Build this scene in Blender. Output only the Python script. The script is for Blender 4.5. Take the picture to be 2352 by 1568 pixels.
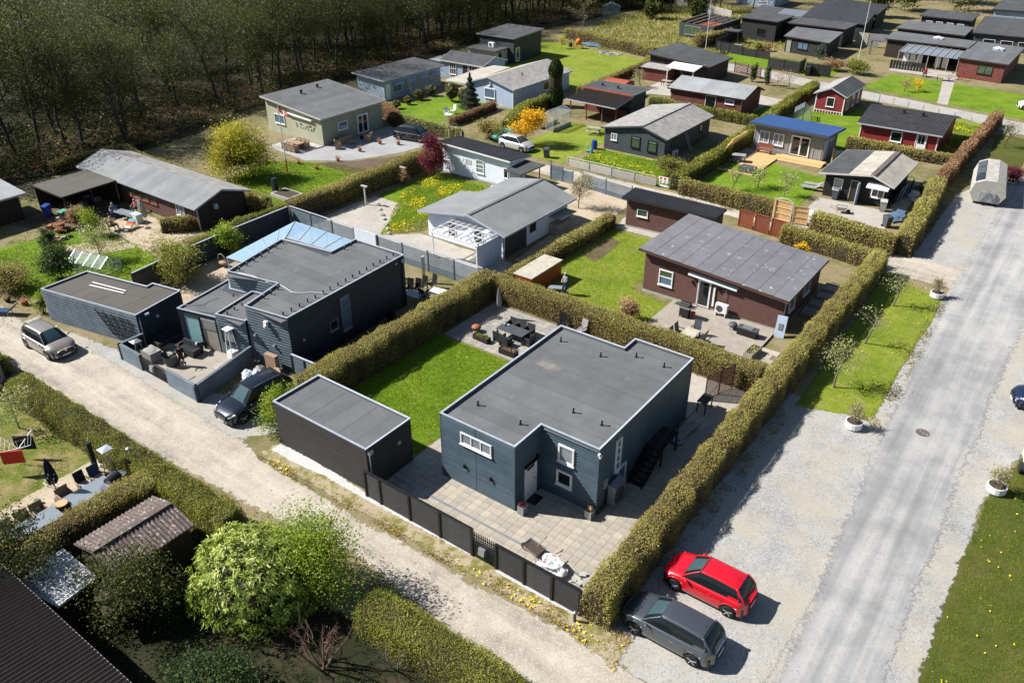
import bpy, math, random
import numpy as np
from mathutils import Vector, Matrix
random.seed(7); rng = np.random.default_rng(7)
PI = math.pi; R = math.radians
SC = bpy.context.scene
for _o in list(bpy.data.objects): bpy.data.objects.remove(_o)
COL = SC.collection
# ---------------------------------------------------------------- camera
CAMP = (21.98, -23.886, 27.17); FPX = 1855.9; PITCH = 0.53639; HEAD = -0.63525
cd = bpy.data.cameras.new('camera'); cam = bpy.data.objects.new('camera', cd); COL.objects.link(cam)
cam.location = CAMP; cam.rotation_euler = (PI/2 - PITCH, 0, -HEAD)
cd.sensor_width = 36; cd.lens = 28.406; cd.clip_start = .5; cd.clip_end = 2000
SC.camera = cam
# ---------------------------------------------------------------- sky, sun, exposure
SUN_EL = R(43); SX, SY = -.899, -.438           # horizontal direction towards the sun
w = bpy.data.worlds.new('World'); SC.world = w; w.use_nodes = True
nt = w.node_tree; sk = nt.nodes.new('ShaderNodeTexSky'); sk.sky_type = 'NISHITA'; sk.sun_disc = False
sk.sun_elevation = SUN_EL; sk.sun_rotation = math.atan2(SX, SY); sk.air_density = 1.0; sk.dust_density = .6; sk.ozone_density = 1.5
bg = nt.nodes['Background']; bg.inputs[1].default_value = .052; nt.links.new(sk.outputs[0], bg.inputs[0])
sd = bpy.data.lights.new('sun', 'SUN'); sd.energy = 5.0; sd.angle = R(.5); sd.color = (1, .965, .91)
so = bpy.data.objects.new('sun', sd); COL.objects.link(so)
so.rotation_euler = Vector((-SX*math.cos(SUN_EL), -SY*math.cos(SUN_EL), -math.sin(SUN_EL))).to_track_quat('-Z', 'Y').to_euler()
so.location = (0, 0, 60)
vs = SC.view_settings; vs.view_transform = 'Standard'; vs.look = 'None'; vs.exposure = .8; vs.gamma = 1; vs.use_curve_mapping = False
SC.render.engine = 'CYCLES'
# ---------------------------------------------------------------- helpers
def G(x, y, z=0.):
    """pixel of the 2352 wide picture -> world point at height z"""
    u = (x-1176)/FPX; v = -(y-784)/FPX
    cp, sp = math.cos(PITCH), math.sin(PITCH)
    yy = cp+v*sp; zz = -sp+v*cp; ch, sh = math.cos(HEAD), math.sin(HEAD)
    s = (z-CAMP[2])/zz
    return (CAMP[0]+s*(u*ch+yy*sh), CAMP[1]+s*(-u*sh+yy*ch), z)
_cache = {}
def tag(o, label=None, cat=None, group=None, kind=None):
    if label: o['label'] = label
    if cat: o['category'] = cat
    if group: o['group'] = group
    if kind: o['kind'] = kind
    return o
def thing(name, label, cat, loc=(0, 0, 0), rz=0, group=None):
    o = bpy.data.objects.new(name, None); COL.objects.link(o); o.empty_display_size = .2
    o.location = loc; o.rotation_euler = (0, 0, rz)
    return tag(o, label, cat, group)
def copy_tree(o, loc, rz, label=None, group=None, scale=None, parent=None):
    c = o.copy(); COL.objects.link(c); c.parent = parent
    if parent is None:
        c.location = loc; c.rotation_euler = (0, 0, rz)
        if scale: c.scale = (scale,)*3 if not isinstance(scale, tuple) else scale
        if label: c['label'] = label
        if group: c['group'] = group
    for ch in list(o.children): copy_tree(ch, None, None, parent=c)
    return c
def mesh_obj(name, me, mat=None, parent=None, loc=None, rz=None, kind=None):
    o = bpy.data.objects.new(name, me); COL.objects.link(o)
    if mat and not me.materials: me.materials.append(mat)
    if parent: o.parent = parent
    if loc is not None: o.location = loc
    if rz is not None: o.rotation_euler = (0, 0, rz)
    if kind: o['kind'] = kind
    return o
class MB:
    def __init__(s, o=(0, 0, 0)): s.v = []; s.f = []; s.o = o
    def add(s, vs, fs):
        n = len(s.v); s.v += [tuple(p) for p in vs]; s.f += [tuple(i+n for i in f) for f in fs]; return s
    def box(s, x0, y0, z0, x1, y1, z1):
        return s.add([(x0,y0,z0),(x1,y0,z0),(x1,y1,z0),(x0,y1,z0),(x0,y0,z1),(x1,y0,z1),(x1,y1,z1),(x0,y1,z1)],
              [(0,3,2,1),(4,5,6,7),(0,1,5,4),(1,2,6,5),(2,3,7,6),(3,0,4,7)])
    def obb(s, c, size, rz=0, rx=0, ry=0):
        m = Matrix.Rotation(rz,3,'Z') @ Matrix.Rotation(ry,3,'Y') @ Matrix.Rotation(rx,3,'X'); c = Vector(c)
        a, b, d = size[0]/2, size[1]/2, size[2]/2
        vs = [c+m@Vector(p) for p in [(-a,-b,-d),(a,-b,-d),(a,b,-d),(-a,b,-d),(-a,-b,d),(a,-b,d),(a,b,d),(-a,b,d)]]
        return s.add(vs, [(0,3,2,1),(4,5,6,7),(0,1,5,4),(1,2,6,5),(2,3,7,6),(3,0,4,7)])
    def bar(s, a, b, w, h=None):
        """rectangular bar from a to b"""
        h = h or w; a = Vector(a); b = Vector(b); d = (b-a).normalized()
        up = Vector((0,0,1)) if abs(d.z) < .95 else Vector((0,1,0))
        x = d.cross(up).normalized()*w/2; y = x.cross(d).normalized()*h/2
        vs = [a-x-y,a+x-y,a+x+y,a-x+y,b-x-y,b+x-y,b+x+y,b-x+y]
        return s.add(vs, [(0,1,2,3),(7,6,5,4),(4,5,1,0),(5,6,2,1),(6,7,3,2),(7,4,0,3)])
    def prism(s, poly, z0, z1, cap=True, bottom=False):
        n = len(poly); t = z1 if isinstance(z1, (list, tuple)) else [z1]*n; b = z0 if isinstance(z0, (list, tuple)) else [z0]*n
        vs = [(p[0],p[1],b[i]) for i, p in enumerate(poly)]+[(p[0],p[1],t[i]) for i, p in enumerate(poly)]
        fs = [(i,(i+1)%n,n+(i+1)%n,n+i) for i in range(n)]
        if cap: fs.append(tuple(range(n,2*n)))
        if bottom: fs.append(tuple(range(n-1,-1,-1)))
        return s.add(vs, fs)
    def tube(s, pts, r, n=6, cap=True):
        pts = [Vector(p) for p in pts]; rs = r if isinstance(r, (list, tuple)) else [r]*len(pts)
        vs = []; prev = None
        for i, p in enumerate(pts):
            d = (pts[min(i+1,len(pts)-1)]-pts[max(i-1,0)]).normalized()
            if prev is None:
                a = Vector((0,0,1)) if abs(d.z) < .9 else Vector((1,0,0)); x = d.cross(a).normalized()
            else: x = (prev-d*prev.dot(d)).normalized()
            prev = x; y = d.cross(x)
            for k in range(n):
                t = 2*PI*k/n; vs.append(p+(x*math.cos(t)+y*math.sin(t))*rs[i])
        fs = [(i*n+k,i*n+(k+1)%n,(i+1)*n+(k+1)%n,(i+1)*n+k) for i in range(len(pts)-1) for k in range(n)]
        if cap: fs += [tuple(range(n-1,-1,-1)), tuple(range((len(pts)-1)*n,len(pts)*n))]
        return s.add(vs, fs)
    def lathe(s, prof, n=12, c=(0,0,0), sx=1, sy=1):
        vs = [(c[0]+r*math.cos(2*PI*k/n)*sx, c[1]+r*math.sin(2*PI*k/n)*sy, c[2]+z) for r, z in prof for k in range(n)]
        m = len(prof)
        fs = [(i*n+k,i*n+(k+1)%n,(i+1)*n+(k+1)%n,(i+1)*n+k) for i in range(m-1) for k in range(n)]
        fs += [tuple(range(n-1,-1,-1)), tuple(range((m-1)*n,m*n))]
        return s.add(vs, fs)
    def quad(s, a, b, c, d): return s.add([a,b,c,d], [(0,1,2,3)])
    def slab(s, q, t):
        """slab under quad q (4 points, ccw from above) of thickness t"""
        lo = [(p[0],p[1],p[2]-t) for p in q]
        return s.add(list(q)+lo, [(0,1,2,3),(7,6,5,4),(0,4,5,1),(1,5,6,2),(2,6,7,3),(3,7,4,0)])
    def blob(s, c, r, seed=0, n=8, m=6, amp=.15):
        rr = random.Random(seed); rx, ry, rz = r if isinstance(r, tuple) else (r,r,r)
        vs = [(c[0],c[1],c[2]-rz)]
        for i in range(1,m):
            for k in range(n):
                a = PI*i/m; b = 2*PI*k/n; q = 1+amp*(rr.random()*2-1)
                vs.append((c[0]+rx*q*math.sin(a)*math.cos(b), c[1]+ry*q*math.sin(a)*math.sin(b), c[2]-rz*q*math.cos(a)))
        vs.append((c[0],c[1],c[2]+rz)); L = len(vs)-1
        fs = [(0,1+(k+1)%n,1+k) for k in range(n)]
        fs += [(1+i*n+k,1+i*n+(k+1)%n,1+(i+1)*n+(k+1)%n,1+(i+1)*n+k) for i in range(m-2) for k in range(n)]
        fs += [(L,1+(m-2)*n+k,1+(m-2)*n+(k+1)%n) for k in range(n)]
        return s.add(vs, fs)
    def mesh(s, name, mat=None, smooth=False):
        me = bpy.data.meshes.new(name); o = s.o
        me.from_pydata([(p[0]-o[0],p[1]-o[1],p[2]-o[2]) for p in s.v] if o != (0,0,0) else s.v, [], s.f)
        if smooth: me.polygons.foreach_set('use_smooth', [True]*len(me.polygons))
        if mat: me.materials.append(mat)
        me.validate(); me.update(); return me
    def obj(s, name, mat, parent=None, loc=None, rz=None, smooth=False, kind=None):
        return mesh_obj(name, s.mesh(name, mat, smooth), None, parent, loc, rz, kind)
def np_mesh(name, V, F, mat=None, attr=None, smooth=False):
    V = np.ascontiguousarray(V, np.float32); F = np.ascontiguousarray(F, np.int32); k = F.shape[1]
    me = bpy.data.meshes.new(name); me.vertices.add(len(V)); me.vertices.foreach_set('co', V.ravel())
    me.loops.add(F.size); me.loops.foreach_set('vertex_index', F.ravel())
    me.polygons.add(len(F)); me.polygons.foreach_set('loop_start', np.arange(0, F.size, k, dtype=np.int32))
    if attr is not None:
        a = me.attributes.new('tint', 'FLOAT', 'POINT'); a.data.foreach_set('value', np.ascontiguousarray(attr, np.float32))
    if smooth: me.polygons.foreach_set('use_smooth', np.ones(len(F), bool))
    if mat: me.materials.append(mat)
    me.update(); me.validate(); return me
# ---------------------------------------------------------------- materials
MAT = {}
def new_mat(name):
    m = bpy.data.materials.new(name); m.use_nodes = True; MAT[name] = m
    n = m.node_tree.nodes; return m, n, m.node_tree.links, n['Principled BSDF']
def c4(c): return (c[0], c[1], c[2], 1)
def mixc(n, l, fac, a, b, blend='MIX'):
    x = n.new('ShaderNodeMix'); x.data_type = 'RGBA'; x.blend_type = blend
    for s, v in ((0, fac), (6, a), (7, b)):
        if hasattr(v, 'links') or hasattr(v, 'is_output'): l.new(v, x.inputs[s])
        elif s == 0: x.inputs[0].default_value = v
        else: x.inputs[s].default_value = c4(v)
    return x.outputs[2]
def noise(n, l, vec, scale, detail=3, rough=.6, stretch=None):
    if stretch:
        mp = n.new('ShaderNodeMapping'); mp.inputs['Scale'].default_value = stretch; l.new(vec, mp.inputs[0]); vec = mp.outputs[0]
    t = n.new('ShaderNodeTexNoise'); t.inputs['Scale'].default_value = scale; t.inputs['Detail'].default_value = detail; t.inputs['Roughness'].default_value = rough
    l.new(vec, t.inputs['Vector']); return t.outputs['Fac']
def ramp(n, l, fac, stops):
    r = n.new('ShaderNodeValToRGB'); e = r.color_ramp.elements
    while len(e) < len(stops): e.new(.5)
    for i, (p, c) in enumerate(stops):
        e[i].position = p; e[i].color = c4(c) if hasattr(c, '__len__') else (c, c, c, 1)
    l.new(fac, r.inputs[0]); return r.outputs[0]
def bump(n, l, fac, strength, dist=.02):
    b = n.new('ShaderNodeBump'); b.inputs['Strength'].default_value = strength; b.inputs['Distance'].default_value = dist
    l.new(fac, b.inputs['Height']); return b.outputs[0]
def mat(name, c1, c2=None, scale=3., rough=.8, bmp=0, bscale=30., rnd=0, metal=0, coat=0, spec=.4, world=False, stretch=None, thr=(.35,.65), dirt=None, alpha=None):
    m, n, l, b = new_mat(name)
    co = n.new('ShaderNodeNewGeometry').outputs['Position'] if world else n.new('ShaderNodeTexCoord').outputs['Object']
    if c2 is None: c2 = tuple(x*.82 for x in c1)
    f = ramp(n, l, noise(n, l, co, scale, 4, .62, stretch), [(thr[0], 0), (thr[1], 1)])
    col = mixc(n, l, f, c1, c2)
    if dirt:
        g = ramp(n, l, noise(n, l, co, dirt[1], 5, .7), [(dirt[2], 0), (dirt[2]+.12, 1)])
        col = mixc(n, l, g, col, dirt[0])
    if rnd:
        oi = n.new('ShaderNodeObjectInfo'); mr = n.new('ShaderNodeMapRange'); mr.inputs[3].default_value = 1-rnd; mr.inputs[4].default_value = 1+rnd
        l.new(oi.outputs['Random'], mr.inputs[0]); v = n.new('ShaderNodeVectorMath'); v.operation = 'SCALE'
        l.new(col, v.inputs[0]); l.new(mr.outputs[0], v.inputs['Scale']); col = v.outputs[0]
    l.new(col, b.inputs['Base Color']); b.inputs['Roughness'].default_value = rough; b.inputs['Metallic'].default_value = metal
    b.inputs['Specular IOR Level'].default_value = spec
    if coat: b.inputs['Coat Weight'].default_value = coat; b.inputs['Coat Roughness'].default_value = .04
    if bmp: l.new(bump(n, l, noise(n, l, co, bscale, 3, .6, stretch), bmp), b.inputs['Normal'])
    return m
def leafmat(name, stops, transl=.35, rough=.55):
    m, n, l, b = new_mat(name)
    a = n.new('ShaderNodeAttribute'); a.attribute_name = 'tint'
    col = ramp(n, l, a.outputs['Fac'], stops); l.new(col, b.inputs['Base Color'])
    b.inputs['Roughness'].default_value = rough; b.inputs['Specular IOR Level'].default_value = .25
    t = n.new('ShaderNodeBsdfTranslucent'); l.new(col, t.inputs[0]); mx = n.new('ShaderNodeMixShader'); mx.inputs[0].default_value = transl
    l.new(b.outputs[0], mx.inputs[1]); l.new(t.outputs[0], mx.inputs[2]); l.new(mx.outputs[0], n['Material Output'].inputs[0])
    return m
def edgy(m, freq=2.5, amount=.9):
    """ragged edge: fades the surface out where the 'edge' attribute falls off"""
    n = m.node_tree.nodes; l = m.node_tree.links; sh = n['Material Output'].inputs[0].links[0].from_socket
    a = n.new('ShaderNodeAttribute'); a.attribute_name = 'edge'; co = n.new('ShaderNodeNewGeometry').outputs['Position']
    nz = noise(n, l, co, freq, 5, .7)
    ad = n.new('ShaderNodeMath'); ad.operation = 'MULTIPLY_ADD'; l.new(nz, ad.inputs[0]); ad.inputs[1].default_value = amount*2; l.new(a.outputs['Fac'], ad.inputs[2])
    f = ramp(n, l, ad.outputs[0], [(.0, 0), (1, 1)])
    st = n.new('ShaderNodeMapRange'); st.inputs[1].default_value = amount+.42; st.inputs[2].default_value = amount+.58; l.new(ad.outputs[0], st.inputs[0])
    tr = n.new('ShaderNodeBsdfTransparent'); mx = n.new('ShaderNodeMixShader')
    l.new(st.outputs[0], mx.inputs[0]); l.new(tr.outputs[0], mx.inputs[1]); l.new(sh, mx.inputs[2]); l.new(mx.outputs[0], n['Material Output'].inputs[0])
    return m
def ground_mat(name, stops, big=.25, mid=2.2, fine=28., bmp=.5, rough=.9, streak=None, speck=None, edge=True, fineamp=.5, spots=None):
    m, n, l, b = new_mat(name)
    co = n.new('ShaderNodeNewGeometry').outputs['Position']
    a = noise(n, l, co, big, 3, .55); c = noise(n, l, co, mid, 4, .65); d = noise(n, l, co, fine, 3, .75)
    def lin(x, k, y):
        q = n.new('ShaderNodeMath'); q.operation = 'MULTIPLY_ADD'; l.new(x, q.inputs[0]); q.inputs[1].default_value = k
        if isinstance(y, float): q.inputs[2].default_value = y
        else: l.new(y, q.inputs[2])
        return q.outputs[0]
    s = lin(a, .9, lin(c, .8, lin(d, fineamp, -.1-(.9+.8+fineamp)/2+.6)))
    if streak: s = lin(noise(n, l, co, 1., 4, .6, streak[0]), streak[1], lin(s, 1., -streak[1]/2))
    col = ramp(n, l, s, stops)
    if speck:
        v = n.new('ShaderNodeTexVoronoi'); v.inputs['Scale'].default_value = speck[0]; l.new(co, v.inputs['Vector'])
        sp = n.new('ShaderNodeSeparateColor'); l.new(v.outputs['Color'], sp.inputs[0])
        col = mixc(n, l, ramp(n, l, sp.outputs[0], [(speck[2], 0), (speck[2]+.05, speck[3])]), col, speck[1])
        if len(speck) > 4: col = mixc(n, l, ramp(n, l, sp.outputs[1], [(speck[2], 0), (speck[2]+.05, speck[3])]), col, speck[4])
    if spots:
        g = ramp(n, l, noise(n, l, co, spots[1], 5, .65), [(spots[2]-.12, 0), (spots[2]+.16, spots[3])]); col = mixc(n, l, g, col, spots[0])
    l.new(col, b.inputs['Base Color']); b.inputs['Roughness'].default_value = rough; b.inputs['Specular IOR Level'].default_value = .2
    l.new(bump(n, l, d, bmp, .03), b.inputs['Normal'])
    return edgy(m) if edge else m
def glass(name, c, rough=.05, spec=.6):
    m, n, l, b = new_mat(name); b.inputs['Base Color'].default_value = c4(c); b.inputs['Roughness'].default_value = rough; b.inputs['Specular IOR Level'].default_value = spec
    return m
def clearglass(name, tint=(.8,.9,.95), opaq=.3):
    m, n, l, b = new_mat(name); b.inputs['Base Color'].default_value = c4(tint); b.inputs['Roughness'].default_value = .4; b.inputs['Specular IOR Level'].default_value = .12
    t = n.new('ShaderNodeBsdfTransparent'); mx = n.new('ShaderNodeMixShader'); mx.inputs[0].default_value = opaq
    l.new(t.outputs[0], mx.inputs[1]); l.new(b.outputs[0], mx.inputs[2]); l.new(mx.outputs[0], n['Material Output'].inputs[0]); return m
m_ = mat
m_('felt', (.098,.103,.110), (.130,.134,.140), .6, .9, .25, 180, rnd=.10, dirt=((.165,.162,.156), .9, .62))
m_('felt_mid', (.18,.185,.19), (.225,.23,.235), .5, .9, .25, 150, rnd=.07, dirt=((.26,.255,.25), 1.1, .62))
m_('felt_dark', (.05,.053,.058), (.075,.078,.082), .8, .9, .3, 150, rnd=.1, dirt=((.13,.125,.12), .9, .68))
m_('felt_brown', (.085,.078,.07), (.10,.092,.082), .5, .9, .25, 180, rnd=.05)
m_('felt_light', (.24,.25,.26), (.31,.315,.32), .5, .9, .25, 150, rnd=.06, dirt=((.15,.15,.15), 1.3, .62))
m_('felt_moss', (.36,.345,.33), (.23,.22,.205), 1.6, .95, .6, 60, rnd=.05, dirt=((.10,.10,.06), 3, .6))
m_('felt_pale', (.46,.42,.36), (.33,.30,.25), 1.4, .95, .5, 60, rnd=.08, dirt=((.55,.53,.5), 2.5, .6))
m_('trim', (.40,.44,.50), None, 3, .55); m_('white', (.78,.78,.78), (.70,.70,.70), 2, .5); m_('whitewall', (.74,.79,.87), (.66,.71,.79), 1.2, .7, .2, 20)
m_('offwhite', (.55,.53,.48), None, 2, .7)
m_('slate_wall', (.055,.084,.110), (.070,.104,.132), 1.2, .5, .2, 60, rnd=.14, dirt=((.085,.115,.135), .9, .62)); m_('slate_wall_smooth', (.030,.052,.072), (.036,.060,.082), .8, .5)
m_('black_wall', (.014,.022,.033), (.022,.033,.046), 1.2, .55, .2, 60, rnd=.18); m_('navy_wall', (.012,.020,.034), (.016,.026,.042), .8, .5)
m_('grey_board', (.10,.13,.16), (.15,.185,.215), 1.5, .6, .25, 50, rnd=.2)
m_('shed_board', (.022,.021,.022), (.040,.037,.036), 1.6, .65, .4, 40, rnd=.15, stretch=(1,1,12), dirt=((.10,.085,.07), 1.5, .68))
m_('fence_board', (.026,.027,.030), (.060,.060,.062), 3, .6, .4, 40, rnd=.2, stretch=(1,1,6)); m_('black_wood', (.010,.010,.011), (.018,.017,.017), 2, .7, .4, 40, rnd=.25); m_('black_paint', (.012,.012,.014), None, 3, .4)
m_('brown_board', (.125,.056,.042), (.080,.037,.029), 2, .65, .3, 40, rnd=.25, stretch=(1,1,8)); m_('dark_brown', (.035,.021,.017), (.022,.015,.013), 2, .7, .3, 40, rnd=.2)
m_('beige_wall', (.42,.42,.30), (.37,.37,.26), 1, .7); m_('sage_wall', (.26,.28,.21), (.22,.24,.18), 1, .7)
m_('blue_grey', (.32,.40,.50), (.26,.33,.42), 1, .7, .15, 20); m_('pale_blue', (.44,.53,.67), (.37,.46,.60), 1, .7)
m_('red_wall', (.26,.022,.026), (.20,.018,.020), 1.5, .6, .2, 30, rnd=.12); m_('brick_red', (.17,.045,.032), (.12,.032,.025), 2, .75, .2, 30, rnd=.1)
m_('charcoal', (.035,.043,.052), (.045,.053,.062), 1.5, .6, .2, 30, rnd=.15)
m_('grey_panel', (.20,.20,.215), (.24,.24,.25), 1.2, .8, .1, 30)
m_('corr_dark', (.030,.030,.034), (.045,.045,.048), 1, .6, rnd=.1); m_('corr_blue', (.045,.115,.32), (.055,.13,.35), 1, .38, metal=.25, rnd=.06)
m_('corr_grey', (.120,.122,.135), (.15,.152,.165), .8, .5, rnd=.07, dirt=((.55,.55,.57), 1.9, .615)); m_('corr_brown', (.13,.10,.09), (.09,.07,.065), 2, .85, .3, 40, dirt=((.50,.40,.37), 6, .55))
m_('corr_old', (.034,.025,.021), (.024,.018,.016), 2, .9, .3, 40); m_('corr_white', (.62,.62,.64), (.5,.5,.52), 2, .5); m_('corr_red', (.42,.10,.055), (.33,.08,.045), 1.5, .6)  # corr_old: brown darkened, lens vignette put into the colour
m_('tile_black', (.035,.033,.036), (.05,.048,.05), 2, .55, rnd=.08); m_('wood_new', (.62,.40,.19), (.52,.32,.14), 1.5, .65, .2, 40, rnd=.12, stretch=(6,6,1)); m_('wood_grey', (.27,.25,.22), (.36,.33,.29), 2, .85, .3, 30, rnd=.15)
m_('deck_grey', (.29,.255,.21), (.36,.32,.27), 2, .8, .2, 30, rnd=.12); m_('wood_red', (.26,.075,.035), (.19,.055,.027), 2, .6, .2, 30, rnd=.15); m_('rust', (.38,.085,.02), (.24,.05,.018), 1.4, .6, .2, 25, dirt=((.12,.03,.015), 2, .6))
m_('weathered', (.45,.43,.39), (.30,.285,.26), 2, .85, .4, 30, rnd=.15, stretch=(1,1,10)); m_('concrete', (.42,.41,.38), (.33,.325,.30), 1.4, .9, .3, 40, dirt=((.25,.24,.21), 2, .62)); m_('plank_top', (.47,.44,.36), (.36,.335,.27), 2, .85, .2, 30)
m_('steel', (.55,.56,.58), None, 3, .3, metal=.9); m_('galv', (.38,.40,.42), (.30,.32,.34), 4, .4, metal=.6); m_('iron', (.018,.018,.02), None, 3, .45); m_('plastic_black', (.015,.015,.017), None, 3, .45); m_('rattan', (.022,.022,.024), (.04,.04,.042), 60, .7, .5, 120)
m_('rattan_tan', (.36,.25,.17), (.27,.18,.12), 40, .8, .5, 90); m_('plastic_blue', (.02,.07,.33), None, 3, .4); m_('plastic_green', (.01,.25,.10), None, 3, .4); m_('plastic_red', (.55,.02,.02), None, 3, .4); m_('orange', (.7,.18,.02), None, 3, .4); m_('plastic_grey', (.07,.08,.09), None, 3, .5)
m_('fabric_dark', (.012,.015,.022), None, 6, .9); m_('fabric_grey', (.30,.29,.28), None, 6, .9); m_('fabric_blue', (.015,.055,.12), None, 6, .9); m_('fabric_white', (.7,.7,.7), None, 6, .9); m_('tarp_green', (.07,.28,.20), (.09,.34,.24), 3, .5); m_('teal', (.03,.40,.45), None, 3, .4)
m_('terracotta', (.36,.13,.06), (.28,.10,.05), 5, .8); m_('soil', (.05,.035,.025), (.08,.06,.04), 8, .95, .6, 60); m_('bark', (.075,.055,.042), (.045,.033,.026), 6, .9, .5, 30); m_('bark_pale', (.22,.19,.15), (.15,.125,.10), 6, .9, .4, 30); m_('bark_forest', (.065,.052,.040), (.038,.031,.025), 3, .95); m_('twig_red', (.20,.12,.085), (.14,.085,.06), 6, .9); m_('twig_core', (.050,.042,.020), (.028,.025,.012), 6, .95, .8, 30)
m_('skin', (.52,.29,.20), None, 5, .55); m_('hair_brown', (.16,.075,.03), None, 20, .7); m_('hair_grey', (.42,.40,.38), None, 20, .7); m_('hair_blond', (.55,.40,.22), None, 20, .7); m_('shirt_black', (.015,.014,.016), None, 5, .85); m_('shirt_blue', (.20,.27,.38), None, 5, .85); m_('shirt_teal', (.12,.22,.27), None, 5, .85); m_('shirt_coral', (.62,.16,.15), None, 5, .85); m_('shirt_red', (.5,.02,.02), None, 5, .85); m_('shirt_tan', (.38,.28,.19), None, 5, .85); m_('denim', (.03,.05,.10), None, 5, .85); m_('fur_black', (.012,.012,.012), None, 10, .7); m_('fur_white', (.6,.58,.55), None, 10, .8)
m_('paver', (.36,.325,.27), (.31,.28,.235), 2.5, .9, .3, 50, rnd=.09, dirt=((.25,.225,.18), 1.8, .6)); m_('paver_warm', (.39,.345,.275), (.34,.30,.24), 2.5, .9, .3, 50, rnd=.13); m_('paver_grey', (.30,.285,.265), (.24,.23,.215), 2.5, .9, .3, 50, rnd=.13)
m_('tyre', (.012,.012,.013), None, 10, .8); m_('rim', (.62,.63,.65), None, 5, .35, metal=.35); m_('rim_dark', (.05,.05,.055), None, 5, .35, metal=.7); m_('chrome', (.75,.76,.78), None, 5, .12, metal=1); m_('headlight', (.62,.68,.72), None, 8, .08, spec=.8); m_('taillight', (.35,.01,.012), None, 8, .12, spec=.8); m_('plate', (.75,.75,.75), None, 5, .4)
for k, c in dict(red=(.55,.006,.018), graphite=(.085,.095,.112), taupe=(.34,.30,.265), navyblack=(.012,.016,.026), silver=(.60,.63,.67), blackcar=(.008,.009,.012), whitecar=(.75,.76,.78), bluecar=(.02,.035,.08)).items():
    m_('paint_'+k, c, tuple(x*.97 for x in c), 1, .32, coat=1., metal=.0 if k in ('red','whitecar') else .45)
glass('carglass', (.010,.014,.016), .04, .45); glass('windscreen', (.045,.085,.095), .03, .9); glass('pane_dark', (.010,.014,.018), .04, .8); glass('pane_blue', (.10,.16,.24), .04, .8); glass('pane_grey', (.22,.25,.28), .08, .7); glass('pane_green', (.06,.09,.06), .05, .8); glass('pane_frost', (.30,.50,.52), .25, .5)  # windscreen: lighter teal base paints its bright reflection into the glass
clearglass('glass_clear', (.55,.66,.72), .16); clearglass('glass_roof', (.42,.62,.82), .42); clearglass('polycarb', (.78,.83,.86), .55); clearglass('plastic_bag', (.70,.76,.84), .85)
# ---------------------------------------------------------------- ground and surfaces
def ccw(p):
    a = sum(p[i][0]*p[(i+1)%len(p)][1]-p[(i+1)%len(p)][0]*p[i][1] for i in range(len(p)))
    return list(p) if a > 0 else list(p)[::-1]
def inset(poly, d):
    n = len(poly); out = []
    for i in range(n):
        a = Vector(poly[i-1][:2]); b = Vector(poly[i][:2]); c = Vector(poly[(i+1)%n][:2])
        e1 = (b-a).normalized(); e2 = (c-b).normalized(); n1 = Vector((-e1.y,e1.x)); n2 = Vector((-e2.y,e2.x))
        k = n1+n2; den = max(.35, k.dot(n1)); out.append(tuple(b+k*(d/den)))
    return out
def densify(poly, step, jit=0, seed=1):
    rr = random.Random(seed); out = []
    for i, a in enumerate(poly):
        b = poly[(i+1)%len(poly)]; L = math.dist(a[:2], b[:2]); k = max(1, int(L/step))
        for j in range(k):
            t = j/k; q = jit if j else 0
            out.append((a[0]+(b[0]-a[0])*t+rr.uniform(-q,q), a[1]+(b[1]-a[1])*t+rr.uniform(-q,q)))
    return out
def patch(name, poly, lv, mt, soft=.5, jit=.12, parent=None):
    """a sheet on the ground; its outer ring carries edge=0 so that the material can fray it"""
    p = densify(ccw(poly), 2.0, jit, len(name)+int(abs(poly[0][0])*7)); q = inset(p, soft); n = len(p); z = .004*lv
    mb = MB(); mb.add([(x,y,z) for x, y in p]+[(x,y,z) for x, y in q], [(i,(i+1)%n,n+(i+1)%n,n+i) for i in range(n)]+[tuple(range(n,2*n))])
    me = mb.mesh(name, MAT[mt]); a = me.attributes.new('edge', 'FLOAT', 'POINT'); a.data.foreach_set('value', [0.]*n+[1.]*n)
    o = mesh_obj(name, me, None, parent)
    if not parent: o['kind'] = 'structure'
    return o
gm = ground_mat
gm('ground_mix', [(.2,(.08,.095,.025)),(.4,(.15,.14,.055)),(.6,(.25,.20,.115)),(.85,(.16,.125,.075))], .12, 1.1, 14, .8, edge=False)
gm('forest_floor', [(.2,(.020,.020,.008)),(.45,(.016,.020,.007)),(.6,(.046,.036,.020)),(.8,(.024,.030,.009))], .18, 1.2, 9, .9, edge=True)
gm('lawn_fresh', [(.15,(.045,.10,.005)),(.4,(.10,.18,.006)),(.65,(.155,.235,.010)),(.9,(.25,.26,.045))], .35, 2.4, 24, .9, spots=((.30,.27,.11), 1.5, .66, .6))
gm('lawn_yellow', [(.15,(.08,.14,.010)),(.4,(.145,.20,.014)),(.65,(.20,.245,.022)),(.9,(.27,.26,.06))], .3, 2., 22, .8, spots=((.34,.29,.12), 1.1, .62, .6))
gm('lawn_worn', [(.2,(.07,.10,.012)),(.42,(.12,.145,.02)),(.6,(.235,.19,.08)),(.85,(.29,.23,.125))], .5, 1.6, 20, .9)
gm('lawn_dark', [(.2,(.04,.06,.008)),(.5,(.075,.085,.014)),(.8,(.12,.10,.035))], .25, 1.6, 20, .8)  # worn olive tone, with lens vignette darkening put into the colour too
gm('meadow', [(.15,(.06,.10,.012)),(.4,(.15,.15,.035)),(.6,(.28,.24,.11)),(.85,(.20,.17,.08))], .25, 1.4, 12, .8)
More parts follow.
